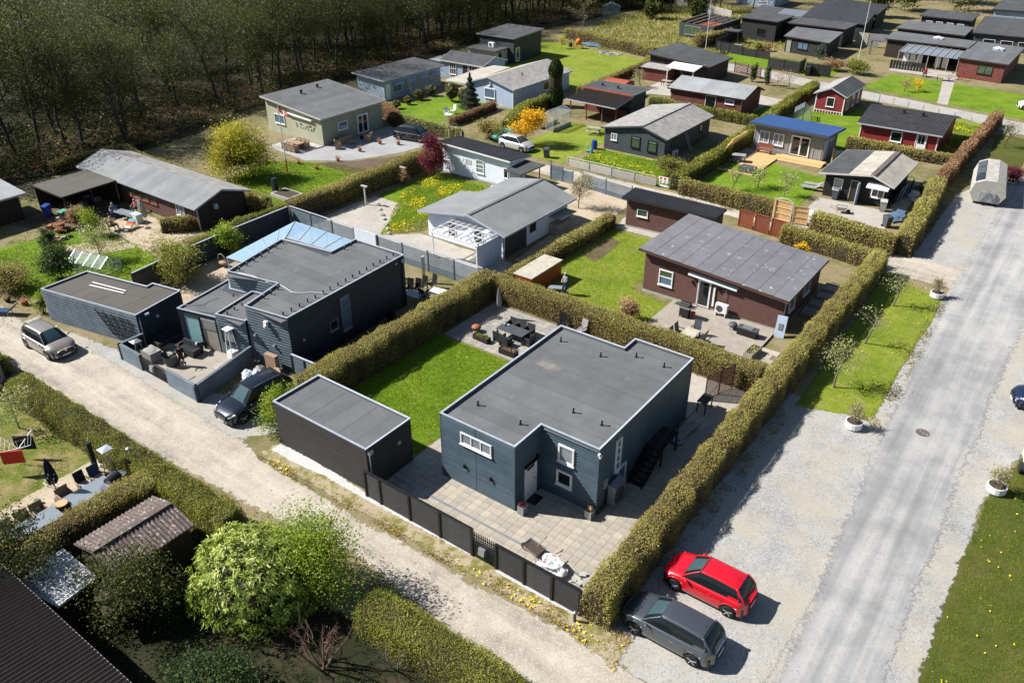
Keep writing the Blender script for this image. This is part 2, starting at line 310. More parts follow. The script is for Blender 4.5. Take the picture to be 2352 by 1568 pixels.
gm('lane', [(.1,(.20,.18,.15)),(.35,(.35,.305,.245)),(.6,(.44,.39,.315)),(.9,(.53,.485,.41))], .22, 1.1, 40, .5, streak=((.07,1.0,1),1.25), speck=(22,(.27,.26,.25),.86,.7,(.52,.50,.47)))
gm('gravel', [(.1,(.22,.22,.222)),(.4,(.31,.308,.305)),(.65,(.37,.365,.36)),(.9,(.44,.42,.39))], .2, .8, 45, .6, streak=((.9,.06,1),.7), speck=(22,(.13,.135,.145),.80,.65,(.48,.48,.48)), spots=((.40,.36,.28), .30, .50, .8))
gm('road', [(.1,(.19,.188,.186)),(.38,(.265,.262,.258)),(.58,(.345,.340,.332)),(.85,(.42,.412,.40))], .14, .6, 34, .3, streak=((1.2,.035,1),1.25), speck=(24,(.22,.22,.23),.88,.55))
gm('pebbles', [(.2,(.42,.42,.41)),(.7,(.62,.61,.59))], .6, 3, 30, .9, speck=(26,(.42,.42,.42),.8,.7))
gm('sand', [(.2,(.33,.26,.175)),(.5,(.42,.345,.25)),(.85,(.50,.42,.32))], .5, 2, 30, .5, speck=(16,(.24,.20,.13),.88,.6))
gm('weedy', [(.2,(.30,.235,.155)),(.42,(.39,.32,.225)),(.58,(.20,.18,.06)),(.75,(.13,.12,.03)),(.95,(.25,.16,.08))], .5, 2.6, 22, .8)
gm('soil_bed', [(.2,(.075,.05,.035)),(.6,(.14,.10,.07)),(.9,(.20,.15,.11))], .6, 2.5, 22, .9)
gm('slabs_far', [(.2,(.31,.285,.25)),(.6,(.40,.37,.325)),(.9,(.47,.44,.39))], .5, 2.5, 20, .3)
gm('slabs_grey', [(.2,(.25,.25,.25)),(.6,(.33,.33,.33)),(.9,(.40,.40,.40))], .5, 2.5, 20, .3)
gm('joint', [(.2,(.14,.115,.08)),(.6,(.20,.165,.115)),(.9,(.10,.095,.05))], .5, 2.5, 22, .5, edge=False)
# one sheet to the horizon
mb = MB(); N = 12
for i in range(N):
    for j in range(N):
        s = 1400/N; x = -800+i*s; y = -400+j*s
        mb.quad((x,y,0),(x+s,y,0),(x+s,y+s,0),(x,y+s,0))
o = mb.obj('ground', MAT['ground_mix']); o['kind'] = 'structure'
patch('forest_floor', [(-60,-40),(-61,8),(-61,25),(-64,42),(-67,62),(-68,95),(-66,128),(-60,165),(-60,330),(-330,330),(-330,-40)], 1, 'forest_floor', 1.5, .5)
# lane in front, lane behind, far lane, road, parking gravel
patch('lane', [(-46,-8.6),(-25,-8.3),(-12,-8.0),(-4,-7.5),(0,-6.9),(4,-7.3),(11,-7.9),(14,-9.5),(17.6,-10),(17.6,-3.5),(13.8,-4.4),(10.9,-4.3),(3.3,-4.5),(-1.3,-4.7),(-7,-4.6),(-11,-4.0),(-14.5,-3.0),(-24.8,-3.0),(-31.6,-4.7),(-46,-3.9)], 2, 'lane', .6)
patch('verge', [(-9.2,-4.9),(-3,-4.8),(4,-4.7),(10.8,-4.5),(13.2,-5.3),(13.0,-3.0),(10.9,-3.3),(-9.2,-3.2)], 7, 'weedy', .45)
patch('pebble_strip', [(-8.9,-4.0),(-2.6,-3.85),(4.8,-3.65),(4.8,-3.3),(-8.9,-3.2)], 8, 'pebbles', .2)
patch('pebble_strip', [(6.1,-3.75),(10.4,-3.7),(10.4,-3.3),(6.1,-3.3)], 8, 'pebbles', .12)
patch('road_base', [(16,-17),(24.2,-17),(23,14),(24.5,22),(24.5,40),(16,40)], 1, 'gravel', .6)
patch('parking_gravel', [(11.3,-4.6),(18.2,-5.5),(18.2,18),(11.3,18.2)], 3, 'gravel', .5)
patch('parking_gravel', [(12.4,40.2),(18,40.4),(18,70),(15,69),(12.3,60)], 3, 'gravel', .6)
patch('gravel_yard', [(-34,-5.2),(-24,-4.4),(-15.0,-4.6),(-11,-4.8),(-9.6,-3.1),(-9.6,-.4),(-13.5,-.3),(-16,-2.2),(-23.8,-2.7),(-32.4,-3.7),(-34,-3.5)], 3, 'gravel', .6)
patch('back_lane', [(-24,41.2),(-12.7,40.2),(-3.3,41.8),(4.6,41.2),(10.6,40.4),(11.6,38.2),(18,38.0),(18,42.6),(9.7,42.8),(1.1,43.7),(-9.6,44.5),(-24,44.2)], 4, 'lane', .5)
patch('far_lane', [(-34,102.5),(-20,100),(-8,96.6),(6.2,93.2),(24,88.5),(24,84.2),(13.5,85),(7.1,88.8),(-6.2,91.3),(-20,95),(-34,97.5)], 4, 'gravel', .6)
patch('road', [(16.8,-16),(17.8,-2),(17.5,5.5),(16.9,16),(16.4,27.7),(16.0,40),(16.2,59),(16.9,71),(17,120),(17,180),(23,180),(22.6,110),(22.1,60),(22.0,31),(21.9,13.7),(22.0,1.0),(22.2,-16)], 5, 'road', .9, .12)
# lawns
patch('lawn', [(-9.7,-.6),(-9.7,10.9),(-3.6,10.9),(-.1,10.9),(-.1,2.3),(-2.2,2.4),(-2.3,.3),(-8.9,.1)], 3, 'lawn_fresh', .15)
patch('lawn', [(12.2,16.5),(16.6,18.2),(16.5,36.4),(11.8,38.2)], 6, 'lawn_yellow', .35)
patch('lawn', [(-9.6,18.0),(-9.4,33.4),(-2.6,33.4),(-2.4,24.3),(1.2,23.6),(1.3,18.0)], 3, 'lawn_yellow', .3)
patch('lawn', [(22.3,-16),(22.4,2.6),(22.6,14.2),(24.2,22),(40,22),(40,-16)], 3, 'lawn_dark', .5)
patch('lawn', [(13,70.5),(16.4,71),(16.6,84),(12,84)], 3, 'lawn_dark', .4)
patch('lawn', [(-31.3,18),(-24.6,20.3),(-23.2,27.2),(-20,29),(-20,35.5),(-31.6,35.5)], 3, 'lawn_fresh', .4)
patch('lawn', [(-46,19.5),(-34,19.5),(-34,33),(-41.5,31.5),(-44.5,29.5),(-48,27.5)], 3, 'lawn_fresh', .4)
patch('lawn', [(-54,50),(-50,62),(-44,61),(-42,57),(-43,46.5)], 3, 'lawn_fresh', .4)
patch('lawn', [(-30,45.2),(-30.5,58.8),(-24,60),(-22.6,58),(-22.3,45.2)], 3, 'lawn_yellow', .4)
patch('lawn', [(-22,44.8),(-10.5,44.8),(-10,52),(-22,52)], 3, 'lawn_fresh', .3)
patch('lawn', [(-56,76),(-37.3,72),(-38.8,96),(-62,100)], 3, 'lawn_yellow', .5)
patch('lawn', [(-13.9,70),(-11.2,70),(-11.5,80.5),(-14.2,80.5)], 3, 'lawn_fresh', .3)
patch('lawn', [(-8.5,44),(2.0,43),(1.4,57),(-4.5,58.5),(-8.7,58.5)], 3, 'lawn_fresh', .3)
patch('lawn', [(-9.2,67.5),(0,67),(0,80),(-2.8,86),(-9.8,82)], 3, 'lawn_fresh', .3)
patch('lawn', [(0,77),(10.6,76.5),(11,88),(4,88.5),(-3,90)], 3, 'lawn_yellow', .4)
patch('lawn', [(-33,103.4),(-12,99.5),(-12.5,108),(-34,112)], 3, 'lawn_fresh', .4)
patch('lawn', [(-7,97.5),(14,92.2),(16.5,96),(16,106),(-6,109)], 3, 'lawn_fresh', .4)
patch('lawn', [(-34,6.4),(-33,-2.6),(-41,-3.4),(-48,-1),(-47,6.5),(-39,7.5)], 3, 'lawn_fresh', .4)
patch('lawn', [(-16.3,-8.8),(-14.2,-10.2),(-14.6,-19),(-32,-22),(-31,-9),(-20,-9.2)], 3, 'lawn_worn', .4)
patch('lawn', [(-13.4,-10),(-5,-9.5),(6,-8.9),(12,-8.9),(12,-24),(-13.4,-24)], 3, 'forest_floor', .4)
patch('rough_meadow', [(-58,98),(-38.5,97.5),(-30,96),(-31,110),(-24,118),(-30,150),(-62,160),(-66,128)], 3, 'meadow', 1)
# yards paved in the distance or bare earth
patch('paved_yard', [(2.2,43),(9.3,43.2),(9.8,51),(9.8,60),(8.4,60),(8.4,51.5),(2.2,51.4)], 3, 'slabs_far', .25)
patch('paved_yard', [(-31.6,17.9),(-24.6,17.9),(-10.6,17.9),(-10.8,22.6),(-22,22.8),(-24.5,20.5),(-27.8,26.8),(-31.6,27)], 4, 'slabs_far', .25)
patch('paved_yard', [(-12.6,23),(-10.6,23),(-10.6,40),(-20,41.2),(-20,36),(-13.5,33)], 3, 'sand', .3)
patch('paved_yard', [(-45.5,7.4),(-37,6.4),(-36.8,11.4),(-46.5,11.6)], 4, 'sand', .5)
patch('soil_bed', [(-52.5,2.5),(-46,4.5),(-45,8),(-46,11.5),(-54,11.6),(-54,5)], 3, 'soil_bed', .5)
patch('garden_path', [(-42,2.2),(-39.5,4.5),(-38.5,7),(-41.5,7.2),(-44,3.5)], 5, 'sand', .4)
patch('soil_bed', [(-43.5,30),(-39.5,29.6),(-34.3,31),(-34.4,37),(-38,37.2),(-40.5,33.2)], 4, 'soil_bed', .4)
patch('paved_yard', [(-47.5,30.2),(-44.8,29.8),(-40.8,32.8),(-38.4,38),(-37.6,44.2),(-46.8,44.6),(-46.8,33.6),(-52,33.4),(-52,30.6)], 5, 'slabs_grey', .12, 0)
patch('paved_yard', [(-24.5,78),(-14,76.5),(-14,80.4),(-11.5,84),(-20,86),(-31.5,84.5),(-31,76)], 4, 'slabs_far', .2)
patch('paved_yard', [(-10.3,37.9),(-2.5,36.8),(-2.7,33.4),(-9.4,33.3)], 4, 'slabs_far', .3)
patch('garden_path', [(-37.6,74.2),(-36.7,73.6),(-38.2,91.3),(-39.2,91.8)], 5, 'slabs_far', .05, 0)
patch('soil_bed', [(-8.9,27.2),(-7.0,26.4),(-7.3,31.2),(-8.9,31.8)], 5, 'soil_bed', .25)
patch('soil_bed', [(8.9,27.6),(10.2,27.6),(10.4,34.4),(9.0,34.2)], 4, 'soil_bed', .2)
patch('garden_bed', [(-31.5,-1.5),(-23,3),(-24,9.4),(-31.6,10.5)], 4, 'sand', .5)
patch('paved_yard', [(-13.4,-8.9),(-13.6,-16.5),(-15.6,-16.5),(-15.8,-9.2)], 5, 'sand', .2)
patch('garden_path', [(3.4,94.6),(4.8,94.4),(2.6,110.4),(2.6,115),(-7,115.5),(-7,110.8),(.9,110.4)], 4, 'slabs_far', .1, 0)
# paving slabs, laid one by one
def paving(name, cells, size, mts, lv, base_poly, limit=300, hgt=.035):
    b = patch(name, base_poly, lv, 'joint', .1, 0)
    z = .004*lv; a = size/2-.006; mb = MB().box(-a,-a,0,a,a,hgt)
    mes = [mb.mesh('paving_slab', MAT[m]) for m in mts]
    cells = sorted(cells, key=lambda c: (c[0]-CAMP[0])**2+(c[1]-CAMP[1])**2); rest = MB()
    for i, (x, y) in enumerate(cells):
        if i < limit:
            s = mesh_obj('paving_slab', random.choice(mes), None, b, (x, y, z+random.uniform(-.004,.004)))
            s.rotation_euler = (random.uniform(-.006,.006), random.uniform(-.006,.006), random.uniform(-.008,.008))
        else: rest.box(x-a,y-a,z,x+a,y+a,z+hgt+random.uniform(-.004,.004))
    if rest.v: rest.obj('paving_slabs', MAT[mts[0]], b, kind='stuff')
    return b
S = .42; cells = []
for i in range(-6, 26):
    for j in range(-8, 42):
        x = (i+.5)*S; y = (j+.5)*S+.02*math.sin(i)
        front = -1.95 < x < 10.0 and -3.05 < y < -.12
        rec = 4.7 < x < 10.0 and -.3 < y < 2.0
        side = 8.0 < x < 10.1 and 1.8 < y < 16.4
        gap = -1.95 < x < -.12 and -.3 < y < 2.3
        if front or rec or side or gap: cells.append((x, y))
paving('courtyard', cells, S, ['paver','paver','paver_warm'], 5, [(-2.1,-3.15),(10.4,-3.15),(10.4,16.6),(7.9,16.6),(7.9,2.1),(4.6,2.1),(4.6,-.05),(.05,-.05),(.05,2.4),(-2.1,2.4)])
cells = [(-9.1+i*.42, 11.1+j*.42) for i in range(22) for j in range(13) if -9.1+i*.42 < -.1]
paving('terrace', cells, .42, ['paver_grey','paver','paver_grey'], 5, [(-9.4,10.85),(-.02,10.85),(-.02,16.5),(-9.4,16.5)], 286)
patch('paved_yard', [(-.1,10.7),(4.3,10.7),(4.3,11.9),(8.0,11.9),(8.0,16.7),(-.1,16.7)], 4, 'slabs_far', .1)
cells = [(9.05-i*.6+.3*(j%2), 17.4+j*.6) for i in range(4) for j in range(8) if 8.4 < 9.05-i*.6+.3*(j%2) < 10.4]
paving('path', cells, .6, ['paver_warm','paver'], 5, [(8.3,17.1),(10.5,17.1),(10.5,22.1),(8.3,22.1)])
# linear drain across the courtyard
mb = MB(); mb.box(-1.9,-1.72,.045,9.9,-1.60,.066)
tag(mb.obj('drain_channel', MAT['galv']), 'long narrow grey drain channel crossing the courtyard slabs parallel to the black fence', 'drain')
# manhole in the road
mb = MB((19.0,18.4,.02)); mb.lathe([(.36,0),(.36,.012),(.30,.014),(.30,.008),(.25,.008),(.25,.014),(0.02,.014)], 24, (19.0,18.4,.02))
o = mb.obj('manhole_cover', MAT['corr_brown'], None, (19.0,18.4,.02)); tag(o, 'round brown iron manhole cover in the light grey road', 'manhole')
# ---------------------------------------------------------------- building kit
def ZT(ox, oy, sc):
    return lambda x, y, z=0.: G((ox+x/sc)*.91875, (oy+y/sc)*.91875, z)
TA, TB, TC, TD, TE, TF, TG, TH, TI = [ZT(ox, oy, 2.7035) for oy in (0, 560, 1127) for ox in (0, 850, 1700)]
class WF:
    """wall frame: s along the wall, z up, d outwards"""
    def __init__(s, p0, p1):
        s.p = Vector((p0[0],p0[1])); d = Vector((p1[0]-p0[0],p1[1]-p0[1])); s.L = d.length; s.u = d/s.L; s.n = Vector((s.u.y,-s.u.x))
    def P(s, a, z, d=0):
        q = s.p+s.u*a+s.n*d; return (q.x,q.y,z)
def wbox(mb, w, s0, s1, z0, z1, d0, d1, sl=0):
    P = w.P
    mb.add([P(s0,z0,d0),P(s1,z0,d0),P(s1,z0,d1),P(s0,z0,d1),P(s0,z1,d0),P(s1,z1,d0),P(s1,z1,d1-sl),P(s0,z1,d1-sl)],
           [(0,1,2,3),(7,6,5,4),(3,2,6,7),(0,4,5,1),(1,5,6,2),(0,3,7,4)])
class House:
    def __init__(s, name, label, cat, o, group=None):
        s.o = (o[0],o[1],0.); s.r = thing(name, label, cat, s.o, 0, group)
    def mb(s): return MB(s.o)
    def put(s, mb, name, mt, parent=None, kind=None, smooth=False): return mb.obj(name, MAT[mt], parent or s.r, kind=kind, smooth=smooth)
    def walls(s, poly, tops, mt, z0=-.05, plinth=None, cap=True):
        m = s.mb(); m.prism(poly, z0, tops, cap=cap); o = s.put(m, 'wall', mt)
        if plinth:
            m = s.mb(); n = len(poly); q = inset(poly, -.025); m.prism(q, -.05, plinth[0]); s.put(m, 'plinth', plinth[1])
        return o
    def clad(s, p0, p1, z0, top, pitch, mt, single=False, t=.045, vertical=False, s0=0, s1=None, fill=.84):
        """weatherboards; top is a height or a list of (s, z) points"""
        w = WF(p0, p1); L = s1 if s1 is not None else w.L
        pts = top if isinstance(top, list) else [(0,top),(w.L,top)]
        def tz(a):
            for (a0,b0),(a1,b1) in zip(pts, pts[1:]):
                if a0 <= a <= a1+1e-6: return b0+(b1-b0)*(a-a0)/max(1e-6,a1-a0)
            return pts[-1][1]
        m = s.mb()
        if vertical:
            k = int((L-s0)/pitch)
            for i in range(k):
                a = s0+(i+.03)*pitch; b = a+pitch*.94; wbox(m, w, a, b, z0, min(tz(a),tz(b))-.01, .004, t)
        else:
            zm = max(z for _, z in pts); k = int((zm-z0)/pitch+.999)
            ss = [s0+(L-s0)*i/40 for i in range(41)]
            for i in range(k):
                za = z0+i*pitch; zb = min(zm, za+pitch*fill); ok = [a for a in ss if tz(a) >= zb-.01]
                if not ok or zb-za < .02: continue
                q = s.mb() if single else m
                wbox(q, w, min(ok)+.004, max(ok)-.004, za, zb, .002, t, t*.8)
                if single: s.put(q, 'board', mt)
        if m.v: s.put(m, 'cladding', mt, kind='stuff')
    def window(s, p0, p1, s0, s1, z0, z1, frame='white', pane='pane_dark', nx=1, ny=1, fw=.07, sill=True, d=.035, name='window', dep=.06, yb=None):
        w = WF(p0, p1); m = s.mb(); e = d+dep
        wbox(m,w,s0,s1,z0,z0+fw,d-.03,e); wbox(m,w,s0,s1,z1-fw,z1,d-.03,e); wbox(m,w,s0,s0+fw,z0+fw,z1-fw,d-.03,e); wbox(m,w,s1-fw,s1,z0+fw,z1-fw,d-.03,e)
        xs = [s0+fw+(s1-s0-2*fw)*i/nx for i in range(nx+1)]; zs = [z0+fw+(z1-z0-2*fw)*i/ny for i in range(ny+1)]
        if yb: zs = [z0+fw, z0+fw+(z1-z0-2*fw)*yb, z1-fw]; ny = 2
        h = fw*.4
        for a in xs[1:-1]: wbox(m,w,a-h,a+h,z0+fw,z1-fw,d-.02,e-.01)
        for b in zs[1:-1]: wbox(m,w,s0+fw,s1-fw,b-h,b+h,d-.02,e-.012)
        if sill: wbox(m,w,s0-.04,s1+.04,z0-.045,z0-.002,d-.03,e+.05)
        o = s.put(m, name, frame)
        for i in range(nx):
            for j in range(ny):
                q = s.mb(); wbox(q,w,xs[i]+(h if i else 0),xs[i+1]-(h if i < nx-1 else 0),zs[j]+(h if j else 0),zs[j+1]-(h if j < ny-1 else 0),d-.02,d+.012)
                pn = pane[(i+j)%len(pane)] if isinstance(pane, (list,tuple)) else pane
                x = q.obj('pane', MAT[pn], o)
        return o
    def door(s, p0, p1, s0, s1, z0, z1, mt='white', frame='white', panes=None, handle=True, d=.03, pane='pane_dark', name='door'):
        w = WF(p0, p1); m = s.mb(); fw = .06
        wbox(m,w,s0,s0+fw,z0,z1,d-.03,d+.07); wbox(m,w,s1-fw,s1,z0,z1,d-.03,d+.07); wbox(m,w,s0+fw,s1-fw,z1-fw,z1,d-.03,d+.07)
        o = s.put(m, name, frame)
        q = s.mb(); wbox(q,w,s0+fw+.005,s1-fw-.005,z0+.01,z1-fw-.005,d-.02,d+.03); q.obj('leaf', MAT[mt], o)
        for (a,b,c,e) in panes or []:
            q = s.mb(); W_ = s1-s0; H_ = z1-z0; wbox(q,w,s0+a*W_,s0+b*W_,z0+c*H_,z0+e*H_,d-.02,d+.042); q.obj('pane', MAT[pane], o)
        if handle:
            q = s.mb(); wbox(q,w,s1-fw-.14,s1-fw-.05,z0+1.0,z0+1.03,d+.03,d+.09); q.obj('handle', MAT['steel'], o)
        return o
    def flatroof(s, poly, h, mt, coping='trim', par=.13, strip=1.0, along='x', wall=None):
        """roof deck with felt strips, set down behind a parapet with a metal coping"""
        q = inset(poly, .07); n = len(poly); m = s.mb(); m.prism(q, h-par-.04, h-par-.02); s.put(m, 'roof_deck', 'plastic_grey')
        m = s.mb(); a = inset(poly, -.03); b = inset(poly, .075)
        m.add([(x,y,h+.035) for x, y in a]+[(x,y,h+.02) for x, y in b]+[(x,y,h-.02) for x, y in a]+[(x,y,h-par-.03) for x, y in b],
              [(i,(i+1)%n,n+(i+1)%n,n+i) for i in range(n)]+[(2*n+i,2*n+(i+1)%n,(i+1)%n,i) for i in range(n)])
        s.put(m, 'coping', coping)
        m = s.mb(); m.add([(x,y,h+.02) for x, y in b]+[(x,y,h-par-.03) for x, y in b], [(n+i,i,(i+1)%n,n+(i+1)%n) for i in range(n)]); s.put(m, 'parapet', mt)
        # strips are clipped rectangles of the deck polygon
        k = 1 if along == 'x' else 0; lo = min(p[k] for p in q); hi = max(p[k] for p in q); c = lo; i = 0
        while c < hi-.05:
            e = min(hi, c+strip); mid = (c+e)/2; xs = []
            for j in range(n):
                p0 = q[j]; p1 = q[(j+1)%n]
                if (p0[k]-mid)*(p1[k]-mid) < 0:
                    t = (mid-p0[k])/(p1[k]-p0[k]); xs.append((p0[1-k]+t*(p1[1-k]-p0[1-k]), j))
            xs.sort()
            for (x0,j0),(x1,j1) in zip(xs[::2], xs[1::2]):
                def at(j, v):
                    p0 = q[j]; p1 = q[(j+1)%n]; t = (v-p0[k])/(p1[k]-p0[k]); return p0[1-k]+t*(p1[1-k]-p0[1-k]) if -.3 < t < 1.3 else None
                def cl(j, v, d): r = at(j, v); return d if r is None else r
                z = h-par-.02+.004+.004*(i % 2); v0 = c+.004; v1 = e-.014
                A = [(cl(j0,v0,x0),v0),(cl(j1,v0,x1),v0),(cl(j1,v1,x1),v1),(cl(j0,v1,x0),v1)]
                if e >= hi: A = [(cl(j0,v0,x0),v0),(cl(j1,v0,x1),v0),(cl(j1,v1,x1),v1),(cl(j0,v1,x0),v1)]
                if along != 'x': A = [(b,a) for a, b in A][::-1]
                m = s.mb(); m.slab([(a,b,z) for a, b in A], .006); s.put(m, 'felt_strip', mt)
            c = e; i += 1
    def slab(s, q, t, mt, name='roof'):
        m = s.mb(); m.slab(q, t); return s.put(m, name, mt)
    def fascia(s, q, mt, t=.16, edges=(0,1,2,3), name='fascia'):
        m = s.mb()
        for i in edges:
            a = Vector(q[i]); b = Vector(q[(i+1)%4]); d = (b-a).normalized(); o = Vector((d.y,-d.x,0)).normalized()*.012
            a = a+o; b = b+o; m.bar(a-Vector((0,0,t/2-.02)), b-Vector((0,0,t/2-.02)), .03, t)
        s.put(m, name, mt)
    def strips(s, q, n, mt, along='u', lift=.012, roof=None):
        """felt or board strips lying on the pitched quad q = (eave a, eave b, ridge b, ridge a)"""
        A, B, C, D = [Vector(p) for p in q]; up = (B-A).cross(D-A).normalized()
        for i in range(n):
            t0 = i/n; t1 = (i+1)/n+(.012 if i < n-1 else 0); l = lift+.005*(i%2)
            if along == 'u': Q = [A.lerp(D,t0),B.lerp(C,t0),B.lerp(C,t1),A.lerp(D,t1)]
            else: Q = [A.lerp(B,t0),A.lerp(B,t1),D.lerp(C,t1),D.lerp(C,t0)]
            m = s.mb(); m.slab([tuple(p+up*l) for p in Q], .01); s.put(m, 'felt_strip', mt, roof)
    def corr(s, q, mt, wave=.15, amp=.022, nu=1, nv=1, prof='sine', lift=.03, name='sheet', roof=None, axis='v'):
        """corrugated or profiled sheets on quad q; ridges run up the slope (axis v) or along the eave (axis u)"""
        q = [Vector(p) for p in q]
        if axis == 'u': q = [q[1],q[2],q[3],q[0]]
        A, B, C, D = q; up = (B-A).cross(D-A).normalized(); U = (B-A); Vv = (D-A)
        w_ = max(1, round(U.length/nu/wave)); per = {'sine':4,'rib':4,'tile':4}[prof]
        cols = []
        for i in range(w_*per+1):
            f = i/per % 1; t = i/(w_*per)
            hh = {'sine': amp*math.cos(2*PI*f), 'rib': (amp if f in (0,.25) else 0), 'tile': amp*(1 if f == 0 else .45 if f in (.25,.75) else 0)}[prof]
            cols.append((t, hh))
        me = {}
        for i in range(nu):
            for j in range(nv):
                m = MB(); a0 = A+U*(i/nu)+Vv*(j/nv); o1 = .018 if nv > 1 else 0
                # general quads: bilinear
                def pt(u, v): return A*(1-u)*(1-v)+B*u*(1-v)+C*u*v+D*(1-u)*v
                vs = []
                for t, hh in cols:
                    u = (i+t)/nu; vs.append(pt(u,j/nv)+up*(lift+hh+o1)); vs.append(pt(u,min(1,(j+1.03)/nv))+up*(lift+hh))
                vs = [v-Vector(s.o) for v in vs]
                n = len(cols); m.add(vs, [(2*k,2*k+2,2*k+3,2*k+1) for k in range(n-1)])
                x = m.obj(name, MAT[mt], roof or s.r)
        return
    def pipe(s, pts, r, mt, name, parent=None, n=6): m = s.mb(); m.tube(pts, r, n); return s.put(m, name, mt, parent, smooth=True)
def gable(H, x0, x1, y0, y1, ez, rz_, axis, wall, ov=.3, rpos=.5, over_end=.3, ez2=None):
    """walls with two gables; returns the two roof quads (eave first)"""
    ez2 = ez if ez2 is None else ez2
    if axis == 'y':      # ridge runs along y
        xm = x0+(x1-x0)*rpos; H.walls([(x0,y0),(xm,y0),(x1,y0),(x1,y1),(xm,y1),(x0,y1)], [ez,rz_,ez2,ez2,rz_,ez], wall)
        k0 = (rz_-ez)/(xm-x0); k1 = (rz_-ez2)/(x1-xm); a, b = y0-over_end, y1+over_end
        L = [(x0-ov,b,ez-k0*ov),(x0-ov,a,ez-k0*ov),(xm,a,rz_),(xm,b,rz_)]
        Rr = [(x1+ov,a,ez2-k1*ov),(x1+ov,b,ez2-k1*ov),(xm,b,rz_),(xm,a,rz_)]
        return L, Rr
    ym = y0+(y1-y0)*rpos; H.walls([(x0,y0),(x1,y0),(x1,ym),(x1,y1),(x0,y1),(x0,ym)], [ez,ez,rz_,ez2,ez2,rz_], wall)
    k0 = (rz_-ez)/(ym-y0); k1 = (rz_-ez2)/(y1-ym); a, b = x0-over_end, x1+over_end
    F = [(a,y0-ov,ez-k0*ov),(b,y0-ov,ez-k0*ov),(b,ym,rz_),(a,ym,rz_)]
    Bk = [(b,y1+ov,ez2-k1*ov),(a,y1+ov,ez2-k1*ov),(a,ym,rz_),(b,ym,rz_)]
    return F, Bk
def lift(q, t): return [(p[0],p[1],p[2]+t) for p in q]
def roofquad(H, q, t, mt, fascia='trim', n=0, along='u', smt=None, edges=(0,1,3)):
    q = lift(q, t); r = H.slab(q, t, mt)
    if fascia: H.fascia(q, fascia, t+.06, edges)
    if n: H.strips(q, n, smt or mt, along, roof=r)
    return q, r
# ---------------------------------------------------------------- main house
H = House('flat_roof_house', 'slate blue boarded flat roof house with white framed windows in the slab courtyard', 'house', (3.9,5.5))
P1 = [(0,0),(4.53,0),(4.53,2.16),(7.79,2.16),(7.79,11.98),(4.21,11.98),(4.21,10.74),(0,10.74)]; h = 3.92
H.walls(P1, h, 'navy_wall', cap=False)  # core darker than the boards, painting shade into the gaps between them
for a, b in ((0,1),(1,2),(2,3)): H.clad(P1[a], P1[b], .02, h-.08, .168, 'slate_wall', single=True)
H.clad(P1[7], P1[0], .02, h-.08, .168, 'slate_wall')
w = WF(P1[3], P1[4])
for i in range(4): m = H.mb(); wbox(m, w, i*2.455+.012, (i+1)*2.455-.012, .02, h-.09, .002, .02); H.put(m, 'wall_panel', 'slate_wall')
H.flatroof(P1, h, 'felt', strip=1.0)
m = H.mb(); w = WF(P1[0], P1[1]); wbox(m, w, 2.19, 2.215, 0, h-.08, .0, .036); H.put(m, 'joint_cover', 'navy_wall')
for p in (P1[0], P1[1], P1[3]):
    m = H.mb(); m.box(p[0]-.035,p[1]-.035,.0,p[0]+.035,p[1]+.035,h-.02); H.put(m, 'corner_trim', 'slate_wall')
F01, F12, F23, F34 = (P1[0],P1[1]), (P1[1],P1[2]), (P1[2],P1[3]), (P1[3],P1[4])
H.window(*F01, 1.3, 3.2, 2.72, 3.4, nx=3, pane='pane_grey')
H.window(*F23, 1.05, 1.95, 2.3, 3.3, pane='pane_grey', fw=.09)
H.window(*F23, 1.0, 1.9, .85, 1.75, pane='pane_dark', fw=.11)
H.door(*F12, .75, 1.72, .06, 2.12, panes=[(.2,.8,.87,.94)])
m = H.mb(); w = WF(*F12); wbox(m, w, .72, 1.75, 2.16, 2.24, 0, .16); H.put(m, 'door_canopy', 'black_paint')
m = H.mb(); wbox(m, w, 1.7, 1.8, 2.3, 2.42, .02, .22); H.put(m, 'wall_lamp', 'plastic_black')
H.window(*F34, 1.55, 2.05, 1.55, 3.45, ny=4, pane='pane_blue', fw=.08)
H.door(*F34, 1.9, 2.7, .35, 1.5, panes=[(.15,.85,.1,.9)], pane='pane_blue', handle=False)
m = H.mb(); w = WF(*F34); wbox(m, w, .55, .85, 1.2, 1.75, 0, .12); H.put(m, 'meter_box', 'pane_grey')
w = WF(*F01)
for s_ in (1.45, 3.08): m = H.mb(); wbox(m, w, s_, s_+.1, 1.25, 1.45, .03, .14); H.put(m, 'wall_lamp', 'black_paint')
for a, b in ((0,4.4),): m = H.mb(); m.box(7.80,2.1,3.45,7.9,2.25,3.6); m.box(7.78,2.02,3.62,7.88,2.14,3.74); H.put(m, 'floodlight', 'white')
for x, y in [(1493,780),(1762,882),(2003,885),(2190,952),(933,1212),(1220,1340),(1578,1260),(1770,1345)]:
    p = TE(x, y+12, h-.13); m = H.mb(); m.tube([(p[0],p[1],h-.14),(p[0],p[1],h+.16)], .045, 8); m.lathe([(.10,0),(.10,.012),(.05,.03)], 8, (p[0],p[1],h-.15)); o = H.put(m, 'vent_pipe', 'black_paint')
    m = H.mb(); m.tube([(p[0],p[1],h+.16),(p[0],p[1],h+.2)], .06, 8); m.obj('cap', MAT['galv'], o)
